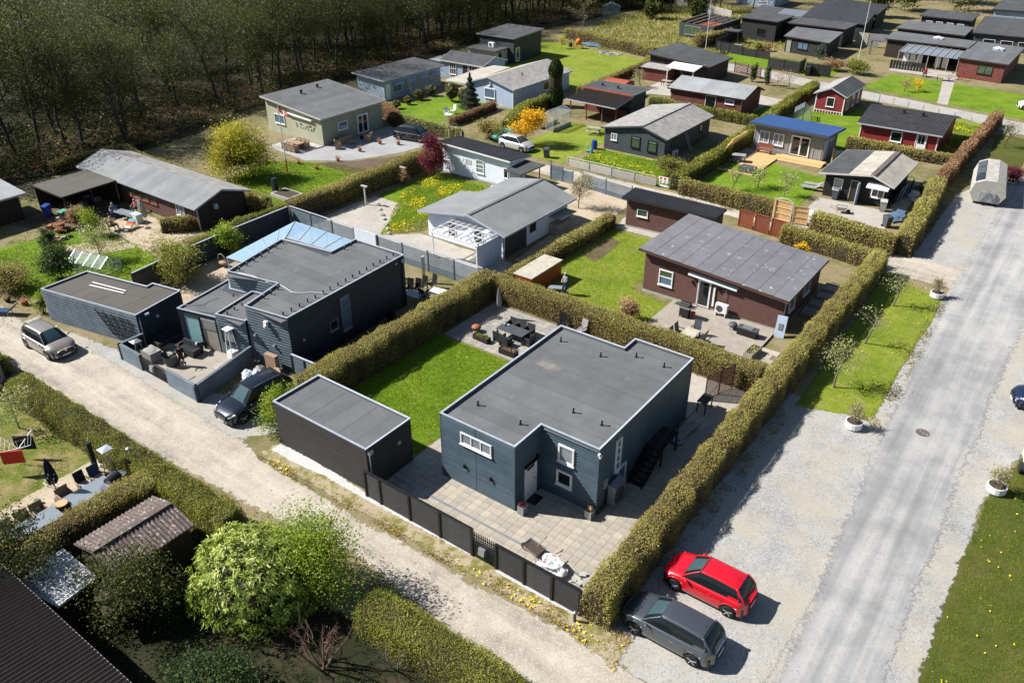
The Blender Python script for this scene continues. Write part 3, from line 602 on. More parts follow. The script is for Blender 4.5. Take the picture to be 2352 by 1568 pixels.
# worn patch of dried puddle on the roof
m = H.mb(); c = TE(1410, 955, h-.13); m.add([(c[0]+1.25*math.cos(t)*(1+.25*math.sin(3*t)), c[1]+.75*math.sin(t)*(1+.2*math.cos(2*t)), h-.133) for t in [2*PI*i/24 for i in range(24)]], [tuple(range(24))])
o = H.put(m, 'dust_stain', 'concrete')
m, n, l, b = new_mat('dust'); co = n.new('ShaderNodeTexCoord').outputs['Object']
b.inputs['Base Color'].default_value = (.24,.225,.205,1); b.inputs['Roughness'].default_value = .95
gr = n.new('ShaderNodeTexGradient'); gr.gradient_type = 'SPHERICAL'; mp = n.new('ShaderNodeMapping'); mp.inputs['Location'].default_value = (-(c[0]-3.9)*.75,-(c[1]-5.5)*1.2,0); mp.inputs['Scale'].default_value = (.75,1.2,.0); l.new(co, mp.inputs[0]); l.new(mp.outputs[0], gr.inputs[0])
ml = n.new('ShaderNodeMath'); ml.operation = 'MULTIPLY'; l.new(gr.outputs['Fac'], ml.inputs[0]); l.new(noise(n, l, co, 3, 4), ml.inputs[1])
tr = n.new('ShaderNodeBsdfTransparent'); mx = n.new('ShaderNodeMixShader'); l.new(ramp(n, l, ml.outputs[0], [(.08,0),(.4,.8)]), mx.inputs[0]); l.new(tr.outputs[0], mx.inputs[1]); l.new(b.outputs[0], mx.inputs[2]); l.new(mx.outputs[0], n['Material Output'].inputs[0])
o.data.materials[0] = MAT['dust']
# outside stair against the right wall
for i in range(7): m = H.mb(); m.box(7.84,5.1+i*.28,.05+i*.17,8.75,5.1+(i+1)*.28+.02,.05+i*.17+.04); H.put(m, 'stair_tread', 'black_wood')
m = H.mb(); m.bar((7.9,5.1,.05),(7.9,7.1,1.2),.05,.25); m.bar((8.72,5.1,.05),(8.72,7.1,1.2),.05,.25); m.box(7.84,7.06,1.2,8.75,8.9,1.25); [m.box(8.66,y,0,8.74,y+.08,1.2) for y in (7.1,8.8)]; H.put(m, 'stair_frame', 'black_wood')
m = H.mb(); m.bar((8.76,4.9,.95),(8.76,7.1,2.1),.05); m.bar((8.76,7.1,2.1),(8.76,8.9,2.1),.05)
for i in range(14): y = 4.95+i*.29; z = min(2.08,.97+max(0,(y-4.9))*.523); m.box(8.74,y,max(.05,min(1.2,(y-5.1)*.55)),8.78,y+.03,z)
H.put(m, 'stair_railing', 'black_paint')
# ---------------------------------------------------------------- dark shed beside it
H = House('garden_shed', 'dark brown black flat roof shed with fine boards beside the pebble strip', 'shed', (-5.5,-1.6))
Q = [(-8.9,-3.2),(-2.05,-3.2),(-2.05,-.05),(-8.9,-.05)]; h = 2.72
H.walls(Q, h, 'shed_board', cap=False)
for i in range(3): H.clad(Q[i], Q[i+1], .03, h-.05, .1, 'shed_board', t=.02)
H.flatroof(Q, h, 'felt', par=.1, strip=1.15, along='y'); 
m = H.mb(); m.lathe([(.13,0),(.13,.03),(.05,.06)], 12, (0,0,0)); m.v = [(-2.03+z, -1.0+x, 1.75+y) for x, y, z in m.v]; H.put(m, 'wall_lamp', 'galv')
H.pipe([(-2.0,-3.05,2.5),(-2.0,-3.05,.0)], .04, 'galv', 'downpipe'); m = H.mb(); m.box(-2.08,-3.16,2.36,-1.86,-2.92,2.6); H.put(m, 'rainwater_head', 'galv')
# ---------------------------------------------------------------- black house on the left
H = House('black_flat_house', 'black blue boarded flat roof house with many roof vents and a small upper storey', 'house', (-18,5.5))
P2 = [(-16.9,1.4),(-13.6,1.9),(-14.2,12.6),(-18.8,12.5),(-18.6,10.0),(-23.1,9.4),(-21.8,3.8),(-17.7,4.6)]; h = 3.88
H.walls(P2, h, 'navy_wall', cap=False)
for i in (0,6,7): H.clad(P2[i], P2[(i+1)%8], .02, h-.08, .19, 'grey_board', fill=.68)  # sun-facing sides in a paler grey, sunlight put into the board colour
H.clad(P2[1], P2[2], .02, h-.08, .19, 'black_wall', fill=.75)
H.flatroof(P2, h, 'felt', strip=1.0, along='x')
P2b = [(-22.2,.0),(-19.2,.72),(-19.9,4.15),(-21.75,3.75),(-23.0,4.6)]; P2c = [(-19.2,.72),(-16.98,1.28),(-17.75,4.55),(-19.9,4.12)]
m = H.mb(); m.prism(P2b, -.05, 2.62, cap=False); H.put(m, 'wall', 'navy_wall'); m = H.mb(); m.prism(P2c, -.05, 2.85, cap=False); H.put(m, 'wall', 'navy_wall')
H.flatroof(P2b, 2.62, 'felt', strip=1.1, along='x', par=.08); H.flatroof(P2c, 2.85, 'felt', strip=1.1, along='x', par=.1)
H.clad(P2c[0], P2c[1], .02, 2.75, .19, 'grey_board', fill=.68)
F = (P2b[0], P2b[1])
H.door(*F, .45, 1.75, .06, 2.35, mt='pane_frost', frame='black_paint', handle=True, name='sliding_door')
m = H.mb(); w = WF(*F); wbox(m, w, 1.8, 2.95, .05, 2.3, .0, .02); H.put(m, 'doorway', 'deck_grey')
m = H.mb(); wbox(m, w, 1.8, 2.95, 1.6, 2.3, .02, .05); H.put(m, 'curtain', 'fabric_grey')
H.window(P2c[0], P2c[1], .3, 1.25, 1.0, 2.0, frame='black_paint', pane='pane_grey', fw=.06)
Fr = (P2[1], P2[2])
H.window(*Fr, 4.3, 5.1, .9, 3.3, frame='galv', pane='pane_blue', ny=3, fw=.06); H.window(*Fr, 3.2, 3.9, 1.4, 2.1, frame='galv', pane='pane_dark', fw=.05)
H.pipe([(-14.22,12.35,3.6),(-14.1,12.35,3.4),(-14.1,12.35,.1)], .045, 'plastic_grey', 'downpipe'); m = H.mb(); m.box(-14.2,12.2,3.45,-14.0,12.5,3.7); m.box(-14.18,11.6,3.5,-14.05,11.8,3.62); H.put(m, 'floodlight', 'galv')
m = H.mb(); m.box(-15.35,1.42,3.05,-15.1,1.6,3.3); m.box(-15.3,1.35,2.9,-15.15,1.5,3.05); H.put(m, 'security_lamp', 'white')
for (x,y) in ((-14.9,1.62),(-16.3,1.35)): m = H.mb(); m.blob((x,y,1.6 if x > -15 else 2.0), .12, 3, 10, 6, 0); H.put(m, 'globe_lamp', 'pane_grey', smooth=True)
m = H.mb(); m.lathe([(.10,0),(.10,.03)], 10); m.v = [(-13.72+z+.1, 2.9+x, 1.9+y) for x, y, z in m.v]; H.put(m, 'wall_lamp', 'trim')
vp = []
for (a,b,k) in (((1620,310),(1915,130),7),((1485,365),(1485,365),0)):
    for i in range(k): t = i/(k-1); vp.append(TD(a[0]+(b[0]-a[0])*t, a[1]+(b[1]-a[1])*t, h-.1))
vp += [TD(x, y, h-.1) for x, y in [(1785,500),(1832,470),(1880,440),(1915,612),(1970,583),(2025,553),(2080,523),(2132,495),(2185,467),(2232,440),(2285,412)]]
vp += [TE(x, y, h-.1) for x, y in [(38,385),(85,358),(132,334),(180,308),(226,280),(270,258),(316,234),(360,212),(30,170),(75,145),(112,125)]]
vp += [TD(x, y, 2.75) for x, y in [(1578,488),(1636,548),(1585,577),(1537,608)]]
for p in vp:
    z = p[2]; m = H.mb(); m.tube([(p[0],p[1],z-.05),(p[0],p[1],z+.2)], .045, 6); o = H.put(m, 'vent_pipe', 'plastic_black')
    m = H.mb(); m.tube([(p[0],p[1],z+.2),(p[0],p[1],z+.24)], .055, 6); m.obj('cap', MAT['galv'], o)
cab = [TD(x, y, h-.08) for x, y in [(1610,330),(1690,345),(1740,362),(1800,390),(1880,405),(1920,425),(1970,460),(2030,465),(2110,460),(2190,467),(2250,470)]]
H.pipe(cab, .022, 'white', 'cable', n=5)
H.pipe([TD(x, y, 2.6) for x, y in [(1230,550),(1310,545),(1370,545),(1400,520),(1450,503),(1480,497)]], .02, 'fabric_grey', 'cable', n=5)
# winter garden with glass roof round the back corner
zo, zi = 2.35, 2.75
A = [(-26.6,7.0),(-27.9,14.5),(-18.9,14.6)]; B = [(-24.1,6.7),(-25.2,11.4),(-18.9,11.9)]
m = H.mb(); m.prism(ccw([(-26.5,7.1),(-24.1,6.8),(-23.2,9.6),(-25.0,11.4),(-18.9,12.6),(-18.9,14.5),(-27.8,14.4)]), 0, .5); H.put(m, 'plinth', 'navy_wall')
m = H.mb()
for p, q in ((A[0],A[1]),(A[1],A[2])):
    w = WF(q, p); k = 5
    for i in range(k+1): wbox(m, w, max(0,i*w.L/k-.04), min(w.L,i*w.L/k+.04), .5, zo, -.08, 0)
    wbox(m, w, 0, w.L, zo-.1, zo+.02, -.09, .03); wbox(m, w, 0, w.L, .5, .6, -.09, .0)
for p, q in ((B[0],B[1]),(B[1],B[2])): m.bar((p[0],p[1],zi),(q[0],q[1],zi),.08)
for (a0,a1,b0,b1,k) in ((A[0],A[1],B[0],B[1],4),(A[1],A[2],B[1],B[2],5)):
    for i in range(k+1):
        t = i/k; m.bar((a0[0]+(a1[0]-a0[0])*t,a0[1]+(a1[1]-a0[1])*t,zo+.03),(b0[0]+(b1[0]-b0[0])*t,b0[1]+(b1[1]-b0[1])*t,zi+.03),.06)
H.put(m, 'winter_garden_frame', 'trim')
for (a0,a1,b0,b1,k) in ((A[0],A[1],B[0],B[1],4),(A[1],A[2],B[1],B[2],5)):
    for i in range(k):
        f = lambda a, b, t, z: (a[0]+(b[0]-a[0])*t, a[1]+(b[1]-a[1])*t, z)
        t0, t1 = (i+.03)/k, (i+.97)/k
        q = [f(a0,a1,t0,zo+.03),f(b0,b1,t0,zi+.03),f(b0,b1,t1,zi+.03),f(a0,a1,t1,zo+.03)]; m = H.mb(); m.slab(q, .012); H.put(m, 'roof_pane', 'glass_roof')
for p, q in ((A[0],A[1]),(A[1],A[2])):
    w = WF(q, p)
    for i in range(5): m = H.mb(); wbox(m, w, i*w.L/5+.05, (i+1)*w.L/5-.05, .6, zo-.1, -.05, -.04); H.put(m, 'pane', 'glass_clear')
# ---------------------------------------------------------------- garage
H = House('flat_roof_garage', 'long black boarded flat roof garage with wall trellis behind the taupe car', 'garage', (-28,-1))
P = [(-32.4,-3.6),(-23.9,-1.9),(-24.6,1.8),(-27.1,1.35),(-26.98,.85),(-32.5,-.3)]; h = 2.4
H.walls(P, h, 'navy_wall', cap=False); H.clad(P[0], P[1], .02, h-.06, .19, 'grey_board', fill=.68); H.clad(P[1], P[2], .02, h-.06, .19, 'black_wall', fill=.75); H.clad(P[5], P[0], .02, h-.06, .19, 'grey_board', fill=.68)  # paler boards carry painted sunlight on the sun-facing sides, dark ones elsewhere
H.flatroof(P, h, 'felt_brown', strip=1.1, along='y', par=.09)
w = WF(P[0], P[1]); m = H.mb()
for i in range(5): m.bar(w.P(5.0+i*.72,2.05-.02*i,.09), w.P(6.3+i*.4,.35,.09), .045)
for i in range(6): z = .5+i*.27; a = 6.15-(z-.35)*.68; m.bar(w.P(a,z,.11), w.P(8.1,z,.11), .04)
H.put(m, 'trellis', 'iron')
for (a,b,c,d) in ((605,412,838,467),(625,393,852,452)): p = TD(a,b,h-.05); q = TD(c,d,h-.05); m = H.mb(); m.bar(p,q,.09,.04); H.put(m, 'loose_batten', 'white')
m = H.mb(); m.lathe([(.12,0),(.12,.03)], 12); m.v = [(-24.15+z, -.4+x, 1.6+y) for x, y, z in m.v]; H.put(m, 'wall_lamp', 'trim')
m = H.mb(); p = (-23.93,-1.3,2.15); m.box(p[0],p[1]-.05,p[2],p[0]+.16,p[1]+.22,p[2]+.12); H.put(m, 'floodlight', 'white')
H.pipe([(-23.86,-1.75,2.2),(-23.86,-1.75,.1)], .035, 'galv', 'downpipe')
# ---------------------------------------------------------------- brown house on the right and its shed
H = House('brown_house', 'brown boarded house with single pitch grey corrugated roof and white awning over its terrace', 'house', (3.5,28))
x0, x1, y0, y1 = -1.75, 8.6, 24.5, 31.8
P = [(x0,y0),(x1,y0),(x1,y1),(x0,y1)]; H.walls(P, [3.3,2.5,2.5,3.3], 'dark_brown', plinth=(.22,'concrete'))
H.clad(P[0],P[1],.24,[(0,3.3),(10.35,2.5)],.125,'brown_board'); H.clad(P[1],P[2],.24,2.5,.125,'brown_board'); H.clad(P[3],P[0],.24,3.3,.125,'brown_board')
q = [(x1+.35,y0-.45,2.47),(x1+.35,y1+.35,2.47),(x0-.4,y1+.35,3.33),(x0-.4,y0-.45,3.33)]
q, r = roofquad(H, q, .1, 'dark_brown', 'brown_board', edges=(0,1,3)); H.corr(q, 'corr_grey', .146, .02, nu=1, nv=10, roof=r)
F = (P[0],P[1])
H.window(*F, 1.2, 2.3, .95, 2.15, pane=['pane_blue','pane_green'], yb=.55, fw=.09); H.door(*F, 4.25, 5.2, .2, 2.25, mt='white', panes=[(.14,.86,.06,.92)], handle=False); H.window(P[1],P[2], .9, 2.0, 1.1, 2.1, pane='pane_blue', fw=.08); H.window(P[1],P[2], 3.8, 5.0, 1.1, 2.1, pane='pane_blue', fw=.08)
w = WF(*F); m = H.mb(); a = (3.5,2.62); b = (7.1,2.42); m.add([w.P(3.5,2.6,.02),w.P(7.1,2.38,.02),w.P(7.1,2.28,.3),w.P(3.5,2.5,.3),w.P(3.5,2.5,.02),w.P(7.1,2.28,.02),w.P(7.1,2.18,.3),w.P(3.5,2.4,.3)], [(0,1,2,3),(7,6,5,4),(3,2,6,7),(0,4,5,1),(1,5,6,2),(0,3,7,4)]); H.put(m, 'awning_cassette', 'white')
m = H.mb(); wbox(m, w, 5.42, 5.55, .5, 1.95, .03, .12); H.put(m, 'cable_duct', 'white'); H.pipe([w.P(6.35,2.2,.12), w.P(6.3,1.0,.12)], .015, 'galv', 'awning_crank', n=5)
for s_ in (3.75, 5.75): m = H.mb(); wbox(m, w, s_, s_+.1, 1.75, 1.95, .02, .16); H.put(m, 'wall_lamp', 'plastic_black')
H.pipe([(x1+.08,y0-.3,2.4),(x1+.08,y0-.05,2.1),(x1+.08,y0-.05,.1)], .035, 'trim', 'downpipe')
m = H.mb(); m.box(.9,18.6,.0,8.35,24.44,.10); H.put(m, 'deck_frame', 'wood_grey'); m = H.mb()
for i in range(40): y = 18.6+i*.146; m.box(.85,y,.1,8.4,min(y+.136,24.42),.135)
H.put(m, 'deck_planks', 'deck_grey', kind='stuff')
H = House('brown_shed', 'brown boarded shed with small white window and dark corrugated roof by the back lane', 'shed', (-5.3,35.8))
P = [(-8.8,34.4),(-1.0,34.9),(-1.3,37.3),(-9.4,37.0)]; H.walls(P, [2.55,2.45,2.25,2.35], 'dark_brown', plinth=(.2,'concrete'))
H.clad(P[0],P[1],.22,[(0,2.55),(7.8,2.45)],.125,'brown_board'); H.clad(P[3],P[0],.22,[(0,2.35),(2.6,2.55)],.125,'brown_board')
q = [(-1.2,37.6,2.22),(-9.7,37.4,2.32),(-9.1,34.0,2.6),(-.8,34.5,2.5)]; q, r = roofquad(H, q, .1, 'dark_brown', 'dark_brown', edges=(0,1,2,3)); H.corr(q, 'corr_dark', .17, .03, roof=r, nu=8)
H.window(P[0],P[1], 1.0, 2.0, 1.2, 1.85, pane='pane_green', fw=.08)
# ---------------------------------------------------------------- white house in the middle (gable) with pergola
H = House('white_house', 'white boarded house with grey gable roof and open white pergola on its front', 'house', (-17,27.5))
P = [(-21.1,22.8),(-13.3,22.8),(-13.3,32.0),(-19.2,32.0),(-19.2,27.6),(-21.1,27.6)]
H.walls([(-21.1,22.8),(-16.3,22.8),(-13.3,22.8),(-13.3,32.0),(-16.3,32.0),(-19.2,32.0),(-19.2,27.6),(-21.1,27.6)], [2.3,3.1,2.3,2.3,3.1,2.62,2.62,2.3], 'whitewall')
H.clad(P[0],P[1],.1,[(0,2.3),(4.8,3.05),(7.8,2.3)],.15,'whitewall',s1=6.6); H.clad(P[1],P[2],.1,2.3,.2,'whitewall',s0=3.2,vertical=False); H.clad(P[5],P[0],.1,2.3,.15,'whitewall')
m = H.mb(); w = WF(P[1],P[2]); wbox(m, w, .0, 3.1, .02, 2.28, .01, .05); H.put(m, 'dark_panel', 'charcoal')
k = .8/4.8
qr = [(-12.7,22.2,2.16),(-12.7,32.5,2.16),(-16.3,32.5,3.1),(-16.3,22.2,3.1)]; ql = [(-21.7,27.9,2.2),(-21.7,22.2,2.2),(-16.3,22.2,3.1),(-16.3,27.9,3.1)]; qb = [(-19.7,32.5,2.535),(-19.7,27.95,2.535),(-16.3,27.95,3.1),(-16.3,32.5,3.1)]
roofquad(H, qr, .09, 'felt_mid', 'trim', 6, 'v'); roofquad(H, ql, .09, 'felt_mid', 'trim', 4, 'v', edges=(0,1,3)); roofquad(H, qb, .09, 'felt_mid', 'trim', 2, 'v', edges=(0,3))
m = H.mb(); m.bar((-16.3,22.2,3.215),(-16.3,32.5,3.215),.3,.03); H.put(m, 'ridge_cap', 'felt')
H.window(P[1],P[2], 3.4, 4.5, .9, 2.0, frame='white', pane='pane_dark'); H.window(P[0],P[1], 4.9, 5.8, .7, 1.9, pane='pane_dark', ny=2); H.window(P[0],P[1], 2.2, 3.0, .6, 1.9, pane='pane_dark', ny=3)
m = H.mb()
for x in (-17.95,-13.5): m.box(x-.05,19.7,0,x+.05,19.8,2.1)
m.box(-18.1,19.66,2.1,-13.35,19.82,2.26); m.box(-18.1,22.6,2.1,-13.35,22.76,2.26)
for i in range(9): x = -18.02+i*.57; m.box(x,19.7,2.26,x+.045,22.7,2.36)
for y in (20.7,21.7): m.box(-18.05,y,2.36,-13.4,y+.04,2.40)
H.put(m, 'pergola', 'white')
for (i,j) in ((1,0),(4,1),(6,2)):
    m = H.mb(); x = -18.02+i*.57; y = 19.75+j*.9; m.box(x+.07,y,2.40,x+.56,y+.85,2.41); H.put(m, 'pergola_pane', 'polycarb')
H.clad((-13.45,19.75),(-13.45,22.75),.02,2.1,.13,'pale_blue',vertical=True,t=.05); m = H.mb(); m.box(-13.47,19.75,.02,-13.45,22.7,2.05); H.put(m, 'screen_back', 'pale_blue')
m = H.mb(); m.box(-13.25,29.2,.0,-12.4,31.3,.9); m.box(-13.25,29.1,1.5,-12.0,31.5,1.58); H.put(m, 'wood_store', 'wood_grey')
H.pipe([(-13.15,22.75,2.2),(-13.15,22.75,.05)], .035, 'white', 'downpipe')
# ---------------------------------------------------------------- white boarded cabin with black roof
H = House('white_cabin', 'white boarded cabin with black ribbed single pitch roof behind the purple tree', 'cabin', (-26.5,37.2))
P = [(-30.9,36.1),(-22.5,36.1),(-22.5,38.6),(-30.9,38.6)]; H.walls(P, [2.95,2.65,2.5,2.8], 'whitewall')
H.clad(P[0],P[1],.15,[(0,2.95),(8.4,2.65)],.16,'whitewall'); H.clad(P[1],P[2],.15,[(0,2.65),(2.5,2.5)],.16,'whitewall')
q = [(-31.3,35.7,3.0),(-22.2,35.7,2.68),(-21.9,38.9,2.5),(-31.0,38.9,2.82)]; q, r = roofquad(H, q, .09, 'corr_dark', 'white'); H.corr(q, 'corr_dark', .2, .025, nu=9, prof='rib', roof=r, amp=.03) if False else H.corr(q, 'corr_dark', .2, .03, nu=9, prof='rib', roof=r)
H.window(P[0],P[1], 4.3, 5.3, .75, 2.1, pane='pane_grey', ny=3, fw=.09); H.window(P[0],P[1], 7.7, 8.25, .9, 1.9, pane='pane_dark'); m = H.mb(); w = WF(P[0],P[1]); wbox(m, w, 3.0, 3.7, 1.4, 1.85, .03, .06); H.put(m, 'vent_grille', 'offwhite')
q = [(-22.2,34.9,2.1),(-20.3,34.9,2.05),(-20.0,38.4,2.15),(-22.2,38.4,2.2)]; roofquad(H, q, .06, 'felt_dark', 'plastic_grey'); m = H.mb(); [m.box(x,y,0,x+.08,y+.08,2.05) for x in (-20.5,) for y in (35.1,38.1)]; H.put(m, 'porch_post', 'plastic_grey')
# ---------------------------------------------------------------- beige house with flagpole garden
H = House('beige_house', 'pale green beige house with low single pitch felt roof and flagpole garden', 'house', (-52,39))
P = [(-56.6,34.9),(-47.0,34.6),(-47.0,43.9),(-56.6,44.4)]; H.walls(P, [3.9,3.05,3.05,3.9], 'beige_wall'); H.clad(P[0],P[1],.1,[(0,3.9),(9.6,3.05)],.2,'beige_wall',t=.025); H.clad(P[1],P[2],.1,3.05,.2,'sage_wall',t=.025)
q = [(-46.6,34.2,3.02),(-46.6,44.3,3.02),(-57.0,44.8,3.94),(-57.0,34.5,3.94)]; q, r = roofquad(H, q, .1, 'felt', 'offwhite', 9, 'u', edges=(0,1,3))
H.window(P[0],P[1], 1.4, 3.2, 1.25, 2.3, pane='pane_blue'); H.window(P[1],P[2], 2.3, 3.7, 1.2, 2.1, pane='pane_blue', fw=.08); H.door(P[1],P[2], 5.2, 6.9, .1, 2.25, panes=[(.1,.46,.08,.92),(.54,.9,.08,.92)], pane='pane_dark'); H.door(P[3],P[0], 8.2, 9.2, .1, 2.2)
w = WF(P[0],P[1]); m = H.mb(); m.bar(w.P(4.0,2.75,.15),w.P(8.2,2.6,.15),.28,.16); H.put(m, 'awning_cassette', 'white')
for (x,y) in ((-55.2,41.6),(-54.6,38.6)): m = H.mb(); m.lathe([(.13,0),(.13,.32),(.2,.33),(.2,.42),(.05,.48)], 8, (x,y,3.82-(x+56.6)*.0)); H.put(m, 'roof_vent', 'plastic_black')
m = H.mb(); rr = random.Random(5)
for i in range(22): s_ = 5.2+rr.random()*3.2; z = 1.3+rr.random()*.5; wbox(m, w, s_, s_+.08, z, z+.14, .02, .06)
H.put(m, 'wall_decoration', 'plastic_grey', kind='stuff')
m = H.mb(); m.box(-51.8,31.3,.0,-46.9,34.5,.1); H.put(m, 'terrace_step', 'concrete')
# ---------------------------------------------------------------- row near the wood
H = House('pale_blue_lodge', 'long pale blue lodge with five white shutters and dark low roof by the wood', 'house', (-57.5,58))
P = [(-60,52.6),(-55.1,52.6),(-55.1,63.8),(-60,63.8)]; H.walls(P, [2.95,2.65,2.65,2.95], 'blue_grey')
q = [(-54.7,52.2,2.62),(-54.7,64.2,2.62),(-60.5,64.2,2.98),(-60.5,52.2,2.98)]; roofquad(H, q, .1, 'felt_dark', 'trim', 8, 'v')
F = (P[1],P[2])
for i in range(4):
    s_ = 1.6+i*2.4; H.window(*F, s_, s_+1.6, .85, 1.75, frame='offwhite', pane='pane_blue', nx=2)
    m = H.mb(); w = WF(*F); m.add([w.P(s_,2.15,.03),w.P(s_+1.5,2.15,.03),w.P(s_+1.5,1.95,.75),w.P(s_,1.95,.75),w.P(s_,2.10,.03),w.P(s_+1.5,2.10,.03),w.P(s_+1.5,1.9,.75),w.P(s_,1.9,.75)], [(0,3,2,1),(4,5,6,7),(3,7,6,2),(0,4,7,3),(1,2,6,5),(0,1,5,4)]); H.put(m, 'raised_shutter', 'pale_blue')
H.door(*F, .25, 1.1, .05, 2.05)
H = House('grey_cabin', 'small pale grey cabin with dark felt gable roof and tall white mullioned windows', 'cabin', (-54,70))
F, Bk = gable(H, -58, -50.6, 67.6, 72.8, 2.5, 3.3, 'x', 'blue_grey'); roofquad(H, F, .1, 'felt_dark', 'offwhite', 3, 'u', edges=(0,1,3)); roofquad(H, Bk, .1, 'felt_dark', 'offwhite', edges=(0,1,3))
H.window((-58,67.6),(-50.6,67.6), 1.4, 2.6, .7, 2.3, nx=3, ny=2, pane='pane_dark'); H.window((-58,67.6),(-50.6,67.6), 5.0, 7.0, .9, 2.3, nx=4, ny=2, pane='pane_dark'); H.door((-58,67.6),(-50.6,67.6), 3.8, 4.8, .05, 2.2, mt='dark_brown', frame='blue_grey')
m = H.mb(); m.box(-60.2,67.7,0,-58.05,71,2.1); H.put(m, 'annex', 'pale_blue'); H.slab([(-60.4,67.3,2.3),(-57.9,67.3,2.3),(-57.9,71.2,2.4),(-60.4,71.2,2.4)], .08, 'felt_light')
H = House('black_cube_house', 'tall dark blue black cube house with heat pump standing on a low annex roof', 'house', (-58.5,85))
P = [(-61.6,81),(-55,81),(-55.4,89),(-62,89)]; H.walls(P, [3.7,3.7,3.95,3.95], 'navy_wall'); H.clad(P[0],P[1],.1,3.62,.18,'charcoal'); q = [(-62.1,80.7,3.72),(-54.7,80.7,3.72),(-55.1,89.4,3.98),(-62.4,89.4,3.98)]; roofquad(H, q, .12, 'felt_dark', 'galv', 7, 'v')
m = H.mb(); m.box(-61.4,77.8,0,-56.2,80.95,2.1); H.put(m, 'annex', 'concrete'); H.slab([(-61.6,77.5,2.3),(-55.9,77.5,2.3),(-55.9,80.96,2.35),(-61.6,80.96,2.35)], .16, 'felt_dark')
H.window(P[1],P[2], .5, 1.6, .3, 2.3, pane='pane_green', yb=.2, fw=.1); H.door((-56.2,77.8),(-56.2,81), .6, 1.7, .05, 2.0, mt='black_paint', frame='white', panes=[(.15,.85,.1,.9)])
for i in range(5): m = H.mb(); x = -61.2+i*1.4; m.tube([(x,88.2,4.0),(x,88.2,4.4)], .05, 5); H.put(m, 'vent_pipe', 'plastic_black')
m = H.mb(); m.box(-58.9,79.6,2.36,-57.9,80.1,3.0); H.put(m, 'heat_pump', 'white'); m = H.mb(); m.lathe([(.24,0),(.24,.02)], 14); m.v = [(-58.5+x,79.59-z,2.68+y) for x, y, z in m.v]; H.put(m, 'fan_grille', 'plastic_grey')
H = House('grey_gable_house', 'pale grey blue house with weathered grey gable roof and crescent moon on its gable', 'house', (-43,66))
L, Rq = gable(H, -46.6, -39.5, 59.8, 72.8, 2.35, 3.35, 'y', 'pale_blue', rpos=.45); roofquad(H, Rq, .1, 'felt_moss', 'trim', 3, 'u', edges=(0,1,3)); roofquad(H, L, .1, 'felt_pale', 'trim', 2, 'u', edges=(0,1,3))
F = ((-46.6,59.8),(-39.5,59.8)); H.window(*F, 2.5, 4.2, .75, 2.0, pane='pane_blue', fw=.1); H.window((-39.5,59.8),(-39.5,72.8), 6.6, 8.4, .9, 2.0, pane='pane_dark', fw=.1)
w = WF(*F); m = H.mb(); pts = [w.P(3.2+.32*math.cos(t), 2.6+.32*math.sin(t), .06) for t in [-2.2+4.0*i/12 for i in range(13)]]; m.tube(pts, [.02+.09*math.sin(PI*i/12) for i in range(13)], 5); H.put(m, 'crescent_moon', 'white')
for s_ in (.02, 6.98): m = H.mb(); wbox(m, w, s_, s_+.1, 0, 2.3, .0, .04); H.put(m, 'corner_trim', 'white')
q = [(-50.4,59.5,2.05),(-46.8,59.5,2.2),(-46.8,69,2.5),(-50.4,69,2.35)]; roofquad(H, q, .09, 'felt_pale', 'white', 4, 'v'); m = H.mb(); [m.box(x,y,0,x+.12,y+.12,2.1) for x in (-50.2,) for y in (59.7,64,68.6)]; H.put(m, 'carport_post', 'white'); m = H.mb(); m.box(-47,61.0,0,-46.65,72.5,2.2); H.put(m, 'side_wall', 'pale_blue'); m = H.mb(); m.box(-50.3,66.0,0,-46.9,68.9,2.2); H.put(m, 'store_wall', 'offwhite')
m = H.mb(); m.tube([(-41.6,64.6,2.9),(-41.6,64.6,3.35)], .09, 8); H.put(m, 'roof_vent', 'plastic_grey')
# ---------------------------------------------------------------- dark house with weathered roof
H = House('charcoal_house', 'charcoal boarded house with big weathered light grey gable roof by the back lane', 'house', (-18,58))
L, Rq = gable(H, -21.7, -14.4, 52.4, 63.4, 2.3, 3.15, 'y', 'charcoal', rpos=.62, ov=.35); roofquad(H, Rq, .1, 'felt_moss', 'plastic_grey', 4, 'v'); roofquad(H, L, .1, 'felt_moss', 'plastic_grey', 4, 'v')
m = H.mb(); m.bar((-17.17,52.1,3.28),(-17.17,63.7,3.28),.35,.04); H.put(m, 'ridge_cap', 'felt_moss')
F = ((-21.7,52.4),(-14.4,52.4)); H.clad(*F, .1, [(0,2.3),(4.5,3.1),(7.3,2.3)], .17, 'charcoal'); H.clad((-14.4,52.4),(-14.4,63.4), .1, 2.3, .17, 'charcoal')
H.window(*F, .85, 1.6, 1.1, 1.85, nx=2, pane='pane_grey'); H.window(*F, 3.3, 4.4, .75, 2.0, frame='black_paint', pane=['pane_green','pane_grey'], yb=.8); H.window(*F, 5.3, 6.4, .65, 1.85, frame='black_paint', pane=['pane_green','pane_grey'], yb=.8)
for s_ in (1.5,8.2): H.window((-14.4,52.4),(-14.4,63.4), s_, s_+1, 1.0, 1.9, frame='charcoal', pane='pane_green')
